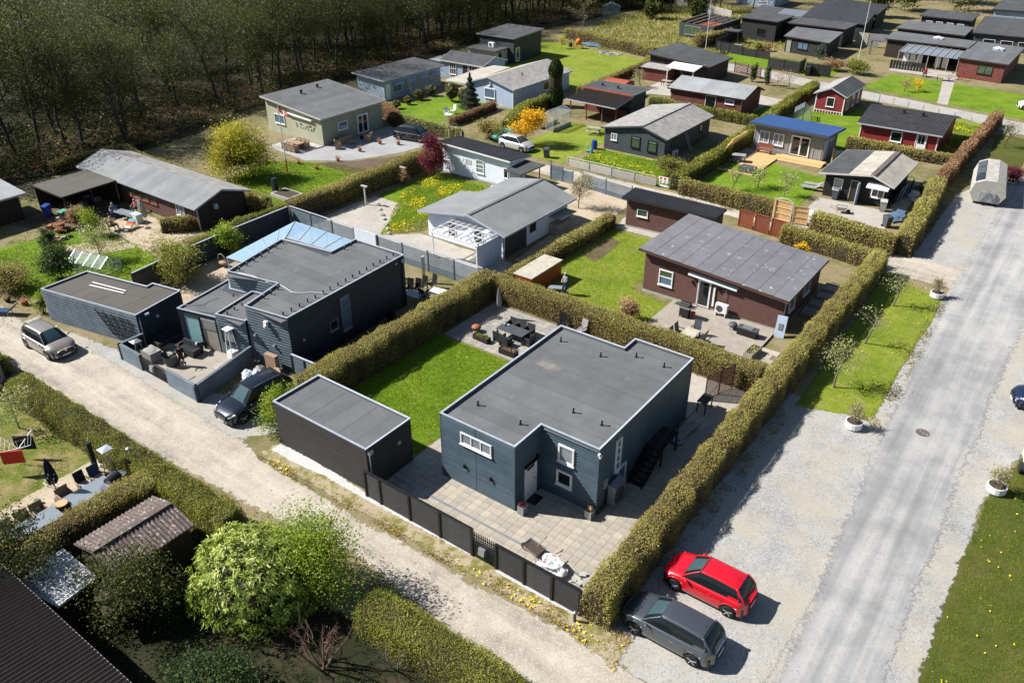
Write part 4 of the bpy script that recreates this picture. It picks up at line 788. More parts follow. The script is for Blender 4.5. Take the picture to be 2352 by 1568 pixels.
# ---------------------------------------------------------------- lean-to with red posts, small red-roof shed
H = House('dark_workshop', 'dark flat roofed workshop with red fascia and black lean-to roof on red posts', 'shed', (-28.5,65))
P = [(-32,64.9),(-25.2,64.5),(-25.1,68),(-31.8,68.2)]; H.walls(P, 2.75, 'charcoal'); q = [(-32.4,64.7,2.78),(-24.9,64.3,2.78),(-24.7,68.3,2.85),(-32.1,68.5,2.85)]; roofquad(H, q, .1, 'felt_dark', 'trim', 5, 'v', edges=(1,2,3)); H.fascia(lift(q,.1), 'corr_red', .2, (0,))
q = [(-31.9,60.5,2.15),(-24.8,60.0,2.15),(-24.9,64.4,2.6),(-31.9,64.8,2.6)]; q, r = roofquad(H, q, .07, 'corr_dark', 'trim'); H.corr(q, 'corr_old', .16, .025, nu=7, roof=r)
for x in (-31.5,-29.2,-27.0,-25.1): m = H.mb(); m.box(x-.06,60.7,0,x+.06,60.82,2.1); H.put(m, 'post', 'wood_red')
m = H.mb(); m.box(-31.8,64.6,0,-29.5,64.75,2.2); m.box(-28.3,63.9,0,-25.4,64.0,1.0); H.put(m, 'back_panel', 'brick_red')
for (x,y) in ((-30.4,66.3),(-28,66.0)): m = H.mb(); m.lathe([(.15,0),(.15,.25),(.2,.26),(.2,.36),(.05,.4)], 8, (x,y,2.9)); H.put(m, 'roof_vent', 'plastic_grey')
H = House('red_roof_shed', 'small metal shed with rusty red ribbed roof behind the workshop', 'shed', (-32,73.3))
L, Rq = gable(H, -33.6, -30.5, 71.8, 75, 1.75, 2.1, 'x', 'rust', ov=.12, over_end=.12)
for q in (L,Rq): q, r = roofquad(H, q, .04, 'corr_red', None); H.corr(q, 'corr_red', .25, .03, nu=3, prof='rib', roof=r)
# ---------------------------------------------------------------- big dark roof house with white canopy
H = House('dark_house_white_canopy', 'dark brown house with wide charcoal single pitch roof and white canopy at its front', 'house', (-29.5,89.5))
P = [(-34,85.8),(-24.9,85.8),(-24.9,92.8),(-34,94.6)]; H.walls(P, [3.15,2.5,2.5,3.15], 'dark_brown'); q = [(-24.5,85.4,2.48),(-24.5,93.2,2.48),(-34.6,95.4,3.2),(-34.6,85.4,3.2)]; roofquad(H, q, .12, 'felt_dark', 'dark_brown', 7, 'u', edges=(0,1,3))
H.window(P[0],P[1], 1.3, 2.4, 1.8, 2.4, frame='dark_brown', pane='pane_dark'); H.clad(P[0],P[1],.1,[(0,3.15),(9.1,2.5)],.18,'dark_brown')
q = [(-30.0,82.9,2.35),(-25.6,82.7,2.3),(-25.6,85.9,2.62),(-30.0,85.9,2.68)]; roofquad(H, q, .07, 'white', 'white'); m = H.mb(); [m.box(x,82.95,0,x+.1,83.05,2.3) for x in (-29.8,-25.9)]; H.put(m, 'canopy_post', 'white')
m = H.mb(); m.box(-34.0,83.6,0,-29.9,85.75,1.75); H.put(m, 'lean_to_shed', 'brick_red'); H.slab([(-34.2,83.3,1.85),(-29.7,83.3,1.85),(-29.7,85.8,2.05),(-34.2,85.8,2.05)], .08, 'felt_moss', 'lean_to_roof')
# ---------------------------------------------------------------- long red house with light grey roof
H = House('long_red_house', 'long low brick red house with plain light grey gable roof behind the hedge', 'house', (-19.5,75.8))
F, Bk = gable(H, -24.2, -14.6, 73.2, 79, 2.2, 3.0, 'x', 'brick_red', ov=.35, over_end=.4, rpos=.6); roofquad(H, F, .1, 'felt_light', 'dark_brown', 5, 'v', edges=(0,1,3)); roofquad(H, Bk, .1, 'felt_light', 'dark_brown', edges=(0,1,3))
W_ = ((-24.2,73.2),(-14.6,73.2)); H.clad(*W_, .1, 2.2, .17, 'brick_red'); H.clad((-14.6,73.2),(-14.6,79), .1, 2.2, .17, 'brick_red'); H.door(*W_, 4.8, 6.2, .1, 2.0, mt='black_paint', panes=[(.08,.92,.05,.93)], handle=False); H.window(*W_, 7.4, 8.6, 1.3, 1.9, pane='pane_blue', fw=.09)
H.pipe([(-14.7,72.9,2.2),(-14.65,73.1,1.9),(-14.65,73.12,.1)], .04, 'trim', 'downpipe')
# ---------------------------------------------------------------- red cabin, red tiled house, blue-roofed house, small black house
H = House('red_cabin', 'narrow bright red boarded cabin with white corner boards and dark gable roof', 'cabin', (-6.5,85))
L, Rq = gable(H, -8.2, -4.7, 81.2, 88.8, 2.35, 3.1, 'y', 'red_wall', ov=.3); roofquad(H, Rq, .09, 'felt_dark', 'trim', 3, 'v'); roofquad(H, L, .09, 'felt_moss', 'trim', 3, 'v'); F = ((-8.2,81.2),(-4.7,81.2))
H.clad(*F, .35, [(0,2.35),(1.75,3.0),(3.5,2.35)], .16, 'red_wall', single=False); H.clad((-4.7,81.2),(-4.7,88.8), .35, 2.3, .16, 'red_wall'); H.window(*F, 1.35, 2.35, .85, 2.0, pane='pane_dark', fw=.08)
w = WF(*F); m = H.mb(); wbox(m,w,-.03,.1,0,2.3,0,.05); H.put(m, 'corner_board', 'white'); m = H.mb(); wbox(m,w,3.4,3.53,0,2.3,0,.05); H.put(m, 'corner_board', 'white'); m = H.mb(); wbox(m,w,0,3.5,.3,.38,0,.06); [wbox(m,w,i*.35,i*.35+.07,0,.3,0,.06) for i in range(11)]; H.put(m, 'white_skirting', 'white')
for i in range(3): H.window((-4.7,81.2),(-4.7,88.8), 1.0+i*2.2, 2.0+i*2.2, .5, 2.1, pane='pane_grey')
H = House('dark_red_house', 'dark red house with black pantile gable roof and white trimmed door', 'house', (4,75.2))
F, Bk = gable(H, .1, 8.2, 71.2, 79.4, 2.25, 3.2, 'x', 'red_wall', ov=.45, over_end=.35); W_ = ((.1,71.2),(8.2,71.2))
q, r = roofquad(H, F, .1, 'tile_black', 'trim'); H.corr(q, 'tile_black', .26, .05, nu=3, nv=11, prof='tile', roof=r, name='tile_course'); q, r = roofquad(H, Bk, .1, 'tile_black', 'trim'); H.corr(q, 'tile_black', .26, .05, nu=1, nv=3, prof='tile', roof=r, name='tile_course')
H.window(*W_, 3.3, 4.5, .75, 1.85, pane='pane_dark', fw=.09); H.door(*W_, 5.9, 7.0, .05, 2.1, panes=[(.2,.48,.45,.9),(.52,.8,.45,.9)]); w = WF(*W_); m = H.mb(); wbox(m,w,0,.1,0,2.2,0,.05); H.put(m, 'corner_board', 'white'); m = H.mb(); wbox(m,w,8.0,8.1,0,2.2,0,.05); H.put(m, 'corner_board', 'white')
for x in (3.6,5.6): m = H.mb(); m.lathe([(.1,0),(.1,.4),(.16,.42),(.16,.52),(.03,.58)], 8, (x,74.2,2.95)); H.put(m, 'roof_vent', 'plastic_black')
H = House('blue_roof_house', 'unfinished grey panelled house with bright blue metal roof and new timber deck', 'house', (-4.6,64))
P = [(-8.4,61.7),(-.75,61.3),(-.95,66.6),(-8.7,67)]; H.walls(P, [2.85,2.85,2.35,2.35], 'grey_panel'); F = (P[0],P[1])
q = [(-.4,67.1,2.3),(-9.1,67.5,2.3),(-8.9,60.9,2.95),(-.2,60.5,2.95)]; q, r = roofquad(H, q, .12, 'plastic_grey', 'plastic_grey', edges=(0,1,2,3)); H.corr(q, 'corr_blue', .3, .035, nu=5, prof='rib', roof=r)
for a in (0,1.9,3.8,6.55,7.4): m = H.mb(); w = WF(*F); wbox(m, w, a, a+.1, .05, 2.8, .0, .04); H.put(m, 'batten', 'wood_grey')
for s_ in (.6,2.2): H.window(*F, s_, s_+1.15, .95, 2.25, nx=2, pane='pane_grey', fw=.1)
H.door(*F, 4.15, 6.2, .3, 2.4, panes=[(.07,.46,.06,.92),(.54,.93,.06,.92)], pane='pane_dark', handle=False); H.window(P[1],P[2], 2.0, 3.2, 1.9, 2.3, pane='pane_dark'); H.door(P[1],P[2], .15, 1.2, .3, 2.35, mt='pale_blue')
m = H.mb()
for i in range(13): y = 60.0+i*.125; m.box(-4.9,y,.2,-.2,y+.118,.26) if y < 61.25 else None
for i in range(4): y = 59.5+i*.125; m.box(-4.9,y,.04,-.2,y+.118,.12)
m.box(-4.9,59.98,.0,-.2,60.0,.2)
for i in range(20): x = -7.4+i*.13; m.box(x,55.5,.1,x+.122,61.4,.16) if x < -4.95 else None
H.put(m, 'deck_planks', 'wood_new', kind='stuff'); m = H.mb(); m.box(-9.0,56.3,.05,-7.45,61.4,.14); H.put(m, 'deck', 'deck_grey')
m = H.mb(); m.box(-9.1,53.2,.0,-5.0,53.4,.12); m.box(-4.93,55.4,.0,-4.85,59.5,.16); H.put(m, 'deck_edge', 'wood_new')
H = House('small_black_house', 'small black cottage with half black half pale weathered roof and open pale blue door', 'cottage', (5.3,55.6))
H.walls([(2.4,52.1),(6.6,52.1),(8.1,52.1),(8.1,59.6),(6.6,59.6),(2.4,59.6)], [2.25,2.85,2.3,2.3,2.85,2.25], 'black_wood')
ql = [(1.9,60.0,2.18),(1.9,51.5,2.18),(6.6,51.5,2.85),(6.6,60.0,2.85)]; qr = [(8.6,51.5,2.12),(8.6,60.0,2.12),(6.6,60.0,2.85),(6.6,51.5,2.85)]
q, r = roofquad(H, ql, .1, 'felt_pale', 'offwhite', edges=(0,1,3)); A, B, C, D = [Vector(p) for p in q]
H.strips([tuple(A),tuple(B),tuple(B.lerp(C,.55)),tuple(A.lerp(D,.55))], 8, 'felt_dark', 'v', roof=r); H.strips([tuple(A.lerp(D,.56)),tuple(B.lerp(C,.56)),tuple(C),tuple(D)], 6, 'felt_pale', 'v', roof=r); q, r = roofquad(H, qr, .1, 'felt_pale', 'offwhite', edges=(0,1,3)); H.strips(q, 6, 'felt_pale', 'v', roof=r)
m = H.mb(); m.bar((6.6,51.5,2.97),(6.6,60,2.97),.45,.05); H.put(m, 'ridge_cap', 'corr_brown')
F = ((2.4,52.1),(8.1,52.1)); H.window(*F, .85, 1.65, .9, 1.9, pane='pane_grey', fw=.05); H.window(*F, 4.25, 5.4, .8, 1.75, nx=2, pane='pane_dark', fw=.1); H.door(*F, 2.35, 3.2, .02, 2.0, mt='dark_brown', frame='wood_grey', handle=False)
m = H.mb(); m.box(5.55,51.2,.05,5.62,52.05,2.0); o = H.put(m, 'open_door', 'pale_blue'); w = WF(*F); m = H.mb(); m.add([w.P(3.9,2.15,.02),w.P(5.8,2.15,.02),w.P(5.8,1.95,.9),w.P(3.9,1.95,.9),w.P(3.9,2.1,.02),w.P(5.8,2.1,.02),w.P(5.8,1.82,.9),w.P(3.9,1.82,.9)], [(0,3,2,1),(4,5,6,7),(3,7,6,2),(0,4,7,3),(1,2,6,5),(0,1,5,4)]); H.put(m, 'awning', 'white')
# ---------------------------------------------------------------- long brown house far left with lean-to
H = House('long_brown_house', 'long dark brown boarded house with low grey felt gable roof near the wood', 'house', (-46.5,14.4))
F, Bk = gable(H, -55.4, -37.5, 12.0, 16.9, 2.2, 3.0, 'x', 'dark_brown', ov=.4, over_end=.4); roofquad(H, F, .09, 'felt_mid', 'trim', 16, 'v'); roofquad(H, Bk, .09, 'felt_moss', 'trim', 8, 'v'); W_ = ((-55.4,12),(-37.5,12)); H.clad(*W_, .1, 2.2, .16, 'brown_board'); H.clad((-37.5,12),(-37.5,16.9), .1, [(0,2.2),(2.45,3.0),(4.9,2.2)], .16, 'dark_brown')
for s_ in (7.0,8.3,9.6,10.9): H.window(*W_, s_, s_+1.1, .95, 1.9, frame='wood_red', pane='pane_green')
H.window(*W_, 14.9, 16.1, .8, 1.85, nx=2, ny=2, pane='pane_grey'); H.door(*W_, 4.6, 5.6, .05, 2.1, panes=[(.15,.85,.45,.93)]); H.pipe([(-37.3,11.7,2.2),(-37.3,11.9,1.9),(-37.3,11.9,.05)], .045, 'trim', 'downpipe')
m = H.mb(); m.box(-37.47,13.6,1.5,-37.2,13.9,1.95); H.put(m, 'hose_reel', 'pane_frost')
q = [(-54.0,6.5,2.05),(-48.9,6.5,2.05),(-48.9,11.6,2.12),(-54.0,11.6,2.12)]; roofquad(H, q, .08, 'felt_brown', 'dark_brown', 4, 'v'); m = H.mb(); [m.box(x,y,0,x+.1,y+.1,2.05) for x in (-53.8,-49.2) for y in (6.7,9.2)]; H.put(m, 'carport_post', 'dark_brown'); m = H.mb(); m.box(-54,6.6,0,-53.9,11.5,2.0); m.box(-53.8,11.3,0,-49,11.4,2.0); H.put(m, 'carport_wall', 'dark_brown')
H = House('brown_red_cabin', 'dark red brown cabin with pale blue grey roof cut by the left edge', 'cabin', (-54,1.5))
P = [(-57.5,-1.0),(-52.2,-1.0),(-52.2,4.4),(-57.5,4.4)]; H.walls(P, [2.7,2.35,2.35,2.7], 'dark_brown'); q = [(-51.7,-1.5,2.3),(-51.7,4.9,2.3),(-58,4.9,2.75),(-58,-1.5,2.75)]; q, r = roofquad(H, q, .1, 'felt_light', 'trim'); H.strips(q, 6, 'felt_light', 'v', roof=r); H.window(P[1],P[2], 2.0, 3.2, 1.2, 1.9, pane='pane_dark', fw=.09)
# ---------------------------------------------------------------- black wooden house group, top right
H = House('black_timber_house', 'rambling black boarded house with several flat roofs behind a black fence', 'house', (-25,121))
def vol(P, h, mt='black_wood', roof='felt_dark', fas='dark_brown', ov=.35, sl=0, clad=.2, n=5):
    t = h if isinstance(h, list) else [h]*4
    m = H.mb(); m.prism(P, -.05, t); H.put(m, 'wall', mt)
    if clad:
        for i in (0,1): H.clad(P[i],P[(i+1)%4],.1,[(0,t[i]-.05),(WF(P[i],P[(i+1)%4]).L,t[(i+1)%4]-.05)],clad,mt)
    q = inset(P, -ov); roofquad(H, [(p[0],p[1],t[i]+.01) for i, p in enumerate(q)], .12, roof, fas, n, 'v', edges=(0,1,2,3))
V1 = [(-35.2,122),(-28.6,121.2),(-28.6,128.5),(-35.2,129.5)]; vol(V1, 3.4); H.window(V1[0],V1[1], 3.2, 4.8, 1.0, 2.1, frame='dark_brown', pane='pane_dark', nx=2)
V2 = [(-27.9,124.5),(-18,124),(-17.6,129),(-27.9,129.8)]; vol(V2, [2.9,2.9,3.1,3.1])
V3 = [(-24.6,115.2),(-17.3,113.6),(-17.8,121.5),(-25.2,122)]; vol(V3, [2.35,2.35,2.7,2.7], roof='felt'); H.window(V3[0],V3[1], 2.3, 4.2, .8, 1.9, frame='black_paint', pane='pane_blue', nx=2); H.window(V3[0],V3[1], 5.8, 6.8, .8, 1.9, frame='black_paint', pane='pane_blue'); H.door(V3[0],V3[1], .2, 1.2, .05, 2.1, mt='sage_wall', frame='black_paint', handle=False)
V4 = [(-28,133.6),(-17,132),(-18.5,143.5),(-29.4,145)]; vol(V4, [2.7,2.7,3.3,3.3], roof='corr_dark'); V5 = [(-29.8,147.5),(-18.5,145),(-18.6,152),(-30.5,155)]; vol(V5, [2.6,2.6,3.3,3.3], roof='corr_dark')
m = H.mb(); H.slab([(-33.5,133,2.6),(-28.6,132.4,2.6),(-29,139,3),(-34,139.5,3)], .1, 'galv', 'metal_roof'); H.slab([(-38.5,134,2.6),(-33.8,133.2,2.6),(-34.2,140,3),(-39,140.6,3)], .1, 'felt_dark', 'rear_roof')
H = House('dark_red_terrace_house', 'dark brown and brick red flat roof house with glazed lean-to terrace and two skylights', 'house', (-1,120))
V = [(-10.2,121),(1.4,120.4),(1.4,126.5),(-10.8,128)]; vol(V, 2.65, mt='dark_brown', roof='felt'); V = [(2.2,112.5),(8.2,111.6),(8.2,126),(1.8,127)]; vol(V, 2.55, mt='brick_red', roof='felt'); H.window((2.2,112.5),(8.2,111.6), 2.6, 4.6, .9, 2.1, frame='black_paint', pane='pane_green', nx=2)
for (x,y) in ((-3.6,125.2),(5.6,121.5)): m = H.mb(); m.prism([(x-.7,y-.6),(x+.7,y-.6),(x+.7,y+.6),(x-.7,y+.6)], 2.7, 3.0); m.lathe([(.85,.3),(.05,.55)], 4, (x,y,2.7)); H.put(m, 'skylight', 'polycarb')
q = [(-6.9,115.4,2.05),(1.7,114.6,2.05),(1.7,119.5,2.4),(-6.9,120.8,2.4)]; H.slab(q, .03, 'pane_grey', 'lean_to_roof'); m = H.mb(); [m.bar((-6.9+8.6*i/8,115.4-.8*i/8,2.1),(-6.9+8.6*i/8,120.8-1.3*i/8,2.45),.08) for i in range(9)]; [m.box(-6.9+8.6*i/6-.05,115.5-.8*i/6,0,-6.9+8.6*i/6+.05,115.6-.8*i/6,2.05) for i in range(7)]; H.put(m, 'lean_to_frame', 'wood_grey')
for i in range(5): m = H.mb(); x = -6.3+i*1.0+(1.6 if i > 2 else 0); m.box(x,116.2,.2,x+.75,116.3,2.0); H.put(m, 'curtain', 'fabric_white')
m = H.mb(); m.box(-12.6,121,0,-12.4,121.1,2.2); m.box(-12.8,120.8,2.2,-10.4,127,2.32); H.put(m, 'carport', 'felt'); m = H.mb()
for i in range(12): x = -7.2+i*.42; m.box(x,112.6,0,x+.36,112.66,1.25)
H.put(m, 'terrace_screen', 'black_wood', kind='stuff')
H = House('black_clerestory_house', 'black flat roof house with row of four white framed upper windows, far back', 'house', (-6,147)); V = [(-10.4,144),(-2.4,143.3),(-2.7,151.5),(-10.8,152)]; vol(V, 3.2)
for i in range(4): H.window(V[0],V[1], .9+i*1.75, 2.0+i*1.75, 1.9, 2.6, pane='pane_grey', ny=2)
V = [(-12,135),(-1.5,134),(-1.8,142.8),(-12,143.3)]; vol(V, 2.2, roof='felt')
H = House('charcoal_flat_house', 'wide dark house with plain charcoal roof cut by the right picture edge', 'house', (5,145)); V = [(-.2,136.5),(13,137),(12,152),(-1,151)]; vol(V, [2.4,2.4,3,3], mt='charcoal', roof='felt_dark')
for i in range(3): H.window(V[0],V[1], 1.5+i*2.6, 3.3+i*2.6, .8, 1.7, pane='pane_dark')
H = House('grey_green_house', 'pale blue grey house with dark roof at the top of the picture', 'house', (-45,166)); V = [(-52,160),(-43,159),(-43,168),(-52,170)]; vol(V, 3.0, mt='blue_grey'); H.window(V[0],V[1], 5.5, 7, 1.0, 2.0, pane='pane_grey'); H.window(V[1],V[2], 2, 3.5, 1.0, 2.0, pane='pane_grey')
H = House('grey_corner_house', 'grey house with dark pitched roof in the top right corner', 'house', (4,180)); V = [(-2,166),(9,167),(9,180),(-2,180)]; vol(V, [2.4,2.4,3.2,3.2], mt='blue_grey')
H = House('half_built_hut', 'half dismantled dark green hut with open roof beside the rough meadow', 'hut', (-40,121)); V = [(-44.6,117),(-37.6,115.6),(-36.4,124.5),(-43.8,126)]; m = H.mb(); m.prism(V, 0, [2.5,2.5,2.8,2.8], cap=False); H.put(m, 'wall', 'charcoal'); m = H.mb(); m.prism(inset(V,.2), 0, 1.6); H.put(m, 'floor_stack', 'rust'); H.window(V[0],V[1], 1.2, 4.6, .6, 2.1, frame='sage_wall', pane='pane_green', nx=2)
for i in range(6): m = H.mb(); t = i/5; a = Vector((V[0][0],V[0][1],2.55)).lerp(Vector((V[1][0],V[1][1],2.55)), t); b = Vector((V[3][0],V[3][1],2.85)).lerp(Vector((V[2][0],V[2][1],2.85)), t); m.bar(a, b, .08, .16); H.put(m, 'rafter', 'wood_grey')
# ---------------------------------------------------------------- foreground, bottom left
H = House('corrugated_shed', 'low shed with brown corrugated gable roof sprinkled with dry petals', 'shed', (-6.9,-12.2))
L, Rq = gable(H, -8.3, -5.5, -14.4, -10.9, 1.75, 2.15, 'y', 'dark_brown', ov=.2, over_end=.15)
for q in (L,Rq): q, r = roofquad(H, q, .05, 'corr_brown', None); H.corr(q, 'corr_brown', .21, .035, nu=4, roof=r, nv=1)
m = H.mb(); m.bar((-6.9,-14.5,2.27),(-6.9,-10.8,2.27),.3,.06); H.put(m, 'ridge_cap', 'corr_brown')
H = House('white_lean_to', 'white corrugated lean-to roof half hidden by bare shrubs', 'shed', (-7,-16)); H.walls([(-8.1,-16.9),(-6.0,-16.6),(-5.9,-15.2),(-8.1,-15.2)], 1.5, 'dark_brown'); q = [(-8.4,-17.1,1.55),(-5.8,-16.7,1.55),(-5.7,-15.0,1.85),(-8.4,-15.0,1.85)]; q, r = roofquad(H, q, .05, 'corr_white', None); H.corr(q, 'corr_white', .2, .03, nu=3, roof=r)
H = House('dark_corrugated_house', 'house under a big brown corrugated roof darkened like a vignette in the bottom left corner', 'house', (-5,-21)); H.walls([(-15,-26),(.9,-26),(.9,-17.8),(-15,-17.8)], [3.6,3.6,2.9,2.9], 'dark_brown'); q = [(1.4,-17.3,2.9),(-16,-17.3,2.9),(-16,-27,3.8),(1.4,-27,3.8)]; q, r = roofquad(H, q, .08, 'corr_old', 'wood_grey'); H.corr(q, 'corr_old', .22, .04, nu=14, nv=2, roof=r)
# ---------------------------------------------------------------- vegetation
def L3(a, k=1.65): return [(p, tuple(x*k for x in c)) for p, c in a]
leafmat('hedge_olive', L3([(0,(.11,.074,.042)),(.3,(.16,.118,.050)),(.55,(.20,.175,.050)),(.8,(.25,.24,.058)),(1,(.33,.29,.12))], 1.85))
leafmat('hedge_green', L3([(0,(.075,.062,.022)),(.3,(.105,.105,.022)),(.6,(.165,.175,.026)),(.85,(.23,.24,.036)),(1,(.30,.28,.08))]))
leafmat('hedge_brown', L3([(0,(.10,.055,.032)),(.4,(.19,.105,.058)),(.75,(.30,.18,.10)),(1,(.13,.13,.03))]))
leafmat('leaf_fresh', L3([(0,(.06,.085,.012)),(.4,(.12,.17,.014)),(.8,(.20,.26,.02)),(1,(.31,.33,.06))]))
leafmat('leaf_lime', L3([(0,(.11,.105,.012)),(.35,(.20,.19,.016)),(.75,(.31,.28,.02)),(1,(.42,.36,.05))]))
leafmat('leaf_forsythia', L3([(0,(.22,.13,.01)),(.4,(.45,.28,.012)),(.8,(.62,.42,.02)),(1,(.35,.30,.03))]))
leafmat('leaf_purple', L3([(0,(.055,.010,.018)),(.5,(.115,.018,.032)),(1,(.20,.035,.055))]))
leafmat('leaf_dark', L3([(0,(.018,.030,.010)),(.5,(.035,.060,.015)),(1,(.075,.10,.025))]))
leafmat('leaf_blue', L3([(0,(.018,.030,.022)),(.5,(.04,.06,.045)),(1,(.085,.115,.085))]))
leafmat('leaf_forest', L3([(0,(.022,.020,.008)),(.35,(.034,.040,.010)),(.7,(.055,.068,.013)),(1,(.095,.110,.020))]))
leafmat('leaf_bamboo', L3([(0,(.045,.060,.014)),(.3,(.11,.14,.026)),(.6,(.19,.25,.042)),(.85,(.34,.39,.095)),(1,(.48,.50,.18))], 1.5), .3, .4)
leafmat('leaf_pale', L3([(0,(.15,.125,.085)),(.5,(.22,.20,.10)),(.8,(.26,.26,.09)),(1,(.42,.38,.30))]))
leafmat('leaf_dry', L3([(0,(.16,.09,.05)),(.5,(.28,.17,.09)),(1,(.40,.28,.17))]))
leafmat('leaf_apple', L3([(0,(.13,.12,.06)),(.4,(.20,.21,.07)),(.75,(.30,.31,.12)),(1,(.48,.46,.28))]))
leafmat('grass_blade', L3([(0,(.060,.100,.006)),(.4,(.11,.165,.009)),(.75,(.165,.215,.014)),(1,(.27,.25,.06))]))
leafmat('grass_dry', L3([(0,(.10,.12,.02)),(.4,(.18,.18,.04)),(.8,(.32,.26,.11)),(1,(.40,.33,.17))]))
leafmat('flower_yellow', L3([(0,(.62,.42,.008)),(1,(.80,.60,.02))]), .2)
leafmat('weeds', L3([(0,(.09,.085,.02)),(.3,(.14,.14,.03)),(.55,(.24,.17,.075)),(.8,(.42,.30,.03)),(1,(.62,.46,.02))]), .2)
def cards(P, size, tint, flat=0., asp=.6, tri=True, nrm=None):
    """small leaf faces at points P; flat 0 = any direction, 1 = facing up"""
    n = len(P); d = rng.normal(size=(n,3)); d /= np.linalg.norm(d, axis=1)[:,None]
    if nrm is not None: d = d*.75+nrm*.6
    if flat: d[:,2] = np.abs(d[:,2])+flat
    d /= np.linalg.norm(d, axis=1)[:,None]
    a = np.cross(d, rng.normal(size=(n,3))); a /= np.linalg.norm(a, axis=1)[:,None]+1e-9; b = np.cross(d, a)
    s = (size*rng.uniform(.6,1.4,n))[:,None]
    if tri:
        V = np.stack([P+a*s*.6, P-a*s*.3+b*s*asp*.6, P-a*s*.3-b*s*asp*.6], 1); F = np.arange(3*n).reshape(n,3); k = 3
    else:
        V = np.stack([P+a*s*.6, P+b*s*asp*.4, P-a*s*.6, P-b*s*asp*.4], 1); F = np.arange(4*n).reshape(n,4); k = 4
    return V.reshape(-1,3), F, np.repeat(np.clip(tint,0,1), k)
def vnoise(P, f, seed=0):
    r = np.random.default_rng(seed); out = np.zeros(len(P))
    for i in range(5):
        k = r.normal(size=P.shape[1])*f*(1+.6*i); out += np.sin(P@k+r.uniform(0,6.28))/(1+.5*i)
    return out/2.6
def hedge(label, path, w, h, mt, dens=420, ls=.09, group=None, seed=0, ragged=.07, name='hedge', twigs=.3):
    P = np.array(path, float); seg = np.linalg.norm(np.diff(P, axis=0), axis=1); L = seg.sum(); cum = np.concatenate([[0],np.cumsum(seg)])
    def at(s):
        i = np.clip(np.searchsorted(cum, s, 'right')-1, 0, len(seg)-1); t = ((s-cum[i])/seg[i])[:,None]
        d = (P[i+1]-P[i])/seg[i][:,None]; return P[i]+(P[i+1]-P[i])*t, np.stack([-d[:,1], d[:,0]], 1)
    mid = P[len(P)//2]; r = thing(name, label, 'hedge', (P[0][0],P[0][1],0), 0, group); o = np.array([P[0][0],P[0][1],0.])
    # cross section: rounded box, parameter 0..1 from one foot over the top to the other
    def section(t):
        a = np.clip(t,0,1)*(2*h+w*.9); x = np.where(a<h, -w/2+.06*w*(a/h), np.where(a<h+w*.9, -w*.45+(a-h), w/2-.06*w*((2*h+w*.9-a)/h))); z = np.where(a<h, a, np.where(a<h+w*.9, h, 2*h+w*.9-a))
        c = np.minimum(1, np.maximum(0,(z-h+.35)/.35))*np.minimum(1,np.maximum(0,(np.abs(x)-w/2+.35)/.35)); z = z-c*.16; x = x*(1-.1*c/(w+.1)); return x, z
    n = max(2, int(L/.35)); m = 11; S = np.linspace(0, L, n+1); c, nn = at(S); V = []
    for i in range(n+1):
        e = .8 if i in (0,n) else 1.; x, z = section(np.linspace(0,1,m)); x = x*.9*e; z = z*.94*(.96 if i in (0,n) else 1)
        p = np.stack([c[i,0]+nn[i,0]*x, c[i,1]+nn[i,1]*x, z], 1); V.append(p)
    V = np.array(V).reshape(-1,3); V[:,:2] += (vnoise(V, 1.3, seed)*.06)[:,None]; V[:,2] = np.maximum(-.02, V[:,2]+vnoise(V,.9,seed+1)*.07)
    F = [(i*m+k, (i+1)*m+k, (i+1)*m+k+1, i*m+k+1) for i in range(n) for k in range(m-1)]
    F = np.array(F); me = np_mesh('branches', V-o, F, MAT['twig_core']); b = mesh_obj('branches', me, None, r)
    [MB().add([tuple(v-o) for v in E_], [tuple(range(m))]).obj('branch_end', MAT['twig_core'], b) for E_ in (V[:m], V[-m:])]
    area = L*(2*h+w); N = int(area*dens); s = rng.uniform(-.05, L+.05, N); t = rng.uniform(0,1,N); x, z = section(t)
    c, nn = at(np.clip(s,0,L)); dirv = (P[-1]-P[0])/np.linalg.norm(P[-1]-P[0]); ex = np.where(s<0,s,np.where(s>L,s-L,0))
    # end caps
    E = int(N*.5*w*h*2/area)+20
    Pt = np.stack([c[:,0]+nn[:,0]*x, c[:,1]+nn[:,1]*x, z], 1)
    q = rng.uniform(0,1,E); xs = rng.uniform(-w/2,w/2,E); zs = rng.uniform(0,h*.97,E); c0, n0 = at(np.where(rng.random(E)<.5, 0., L)); Pt2 = np.stack([c0[:,0]+n0[:,0]*xs, c0[:,1]+n0[:,1]*xs, zs], 1); Pt = np.concatenate([Pt,Pt2])
    Pt += rng.normal(0, ragged*.85, Pt.shape)*np.array([1,1,.8]); lump = vnoise(Pt*np.array([1,1,.6]), 1.1, seed+5)
    cx = np.concatenate([c,c0]); out = Pt[:,:2]-cx; ln = np.linalg.norm(out,axis=1)[:,None]+1e-6; Pt[:,:2] += out/ln*(lump*.13)[:,None]; Pt[:,2] = np.maximum(.02, Pt[:,2]+(lump*.10+vnoise(Pt,.9,seed+1)*.06)*(Pt[:,2]>h*.6))
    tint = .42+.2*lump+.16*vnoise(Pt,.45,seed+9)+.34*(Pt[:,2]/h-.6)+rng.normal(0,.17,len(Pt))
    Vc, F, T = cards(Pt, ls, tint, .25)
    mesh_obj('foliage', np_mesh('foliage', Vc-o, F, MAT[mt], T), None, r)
    # loose twigs sticking out of the top
    K = int(L*w*90*twigs)
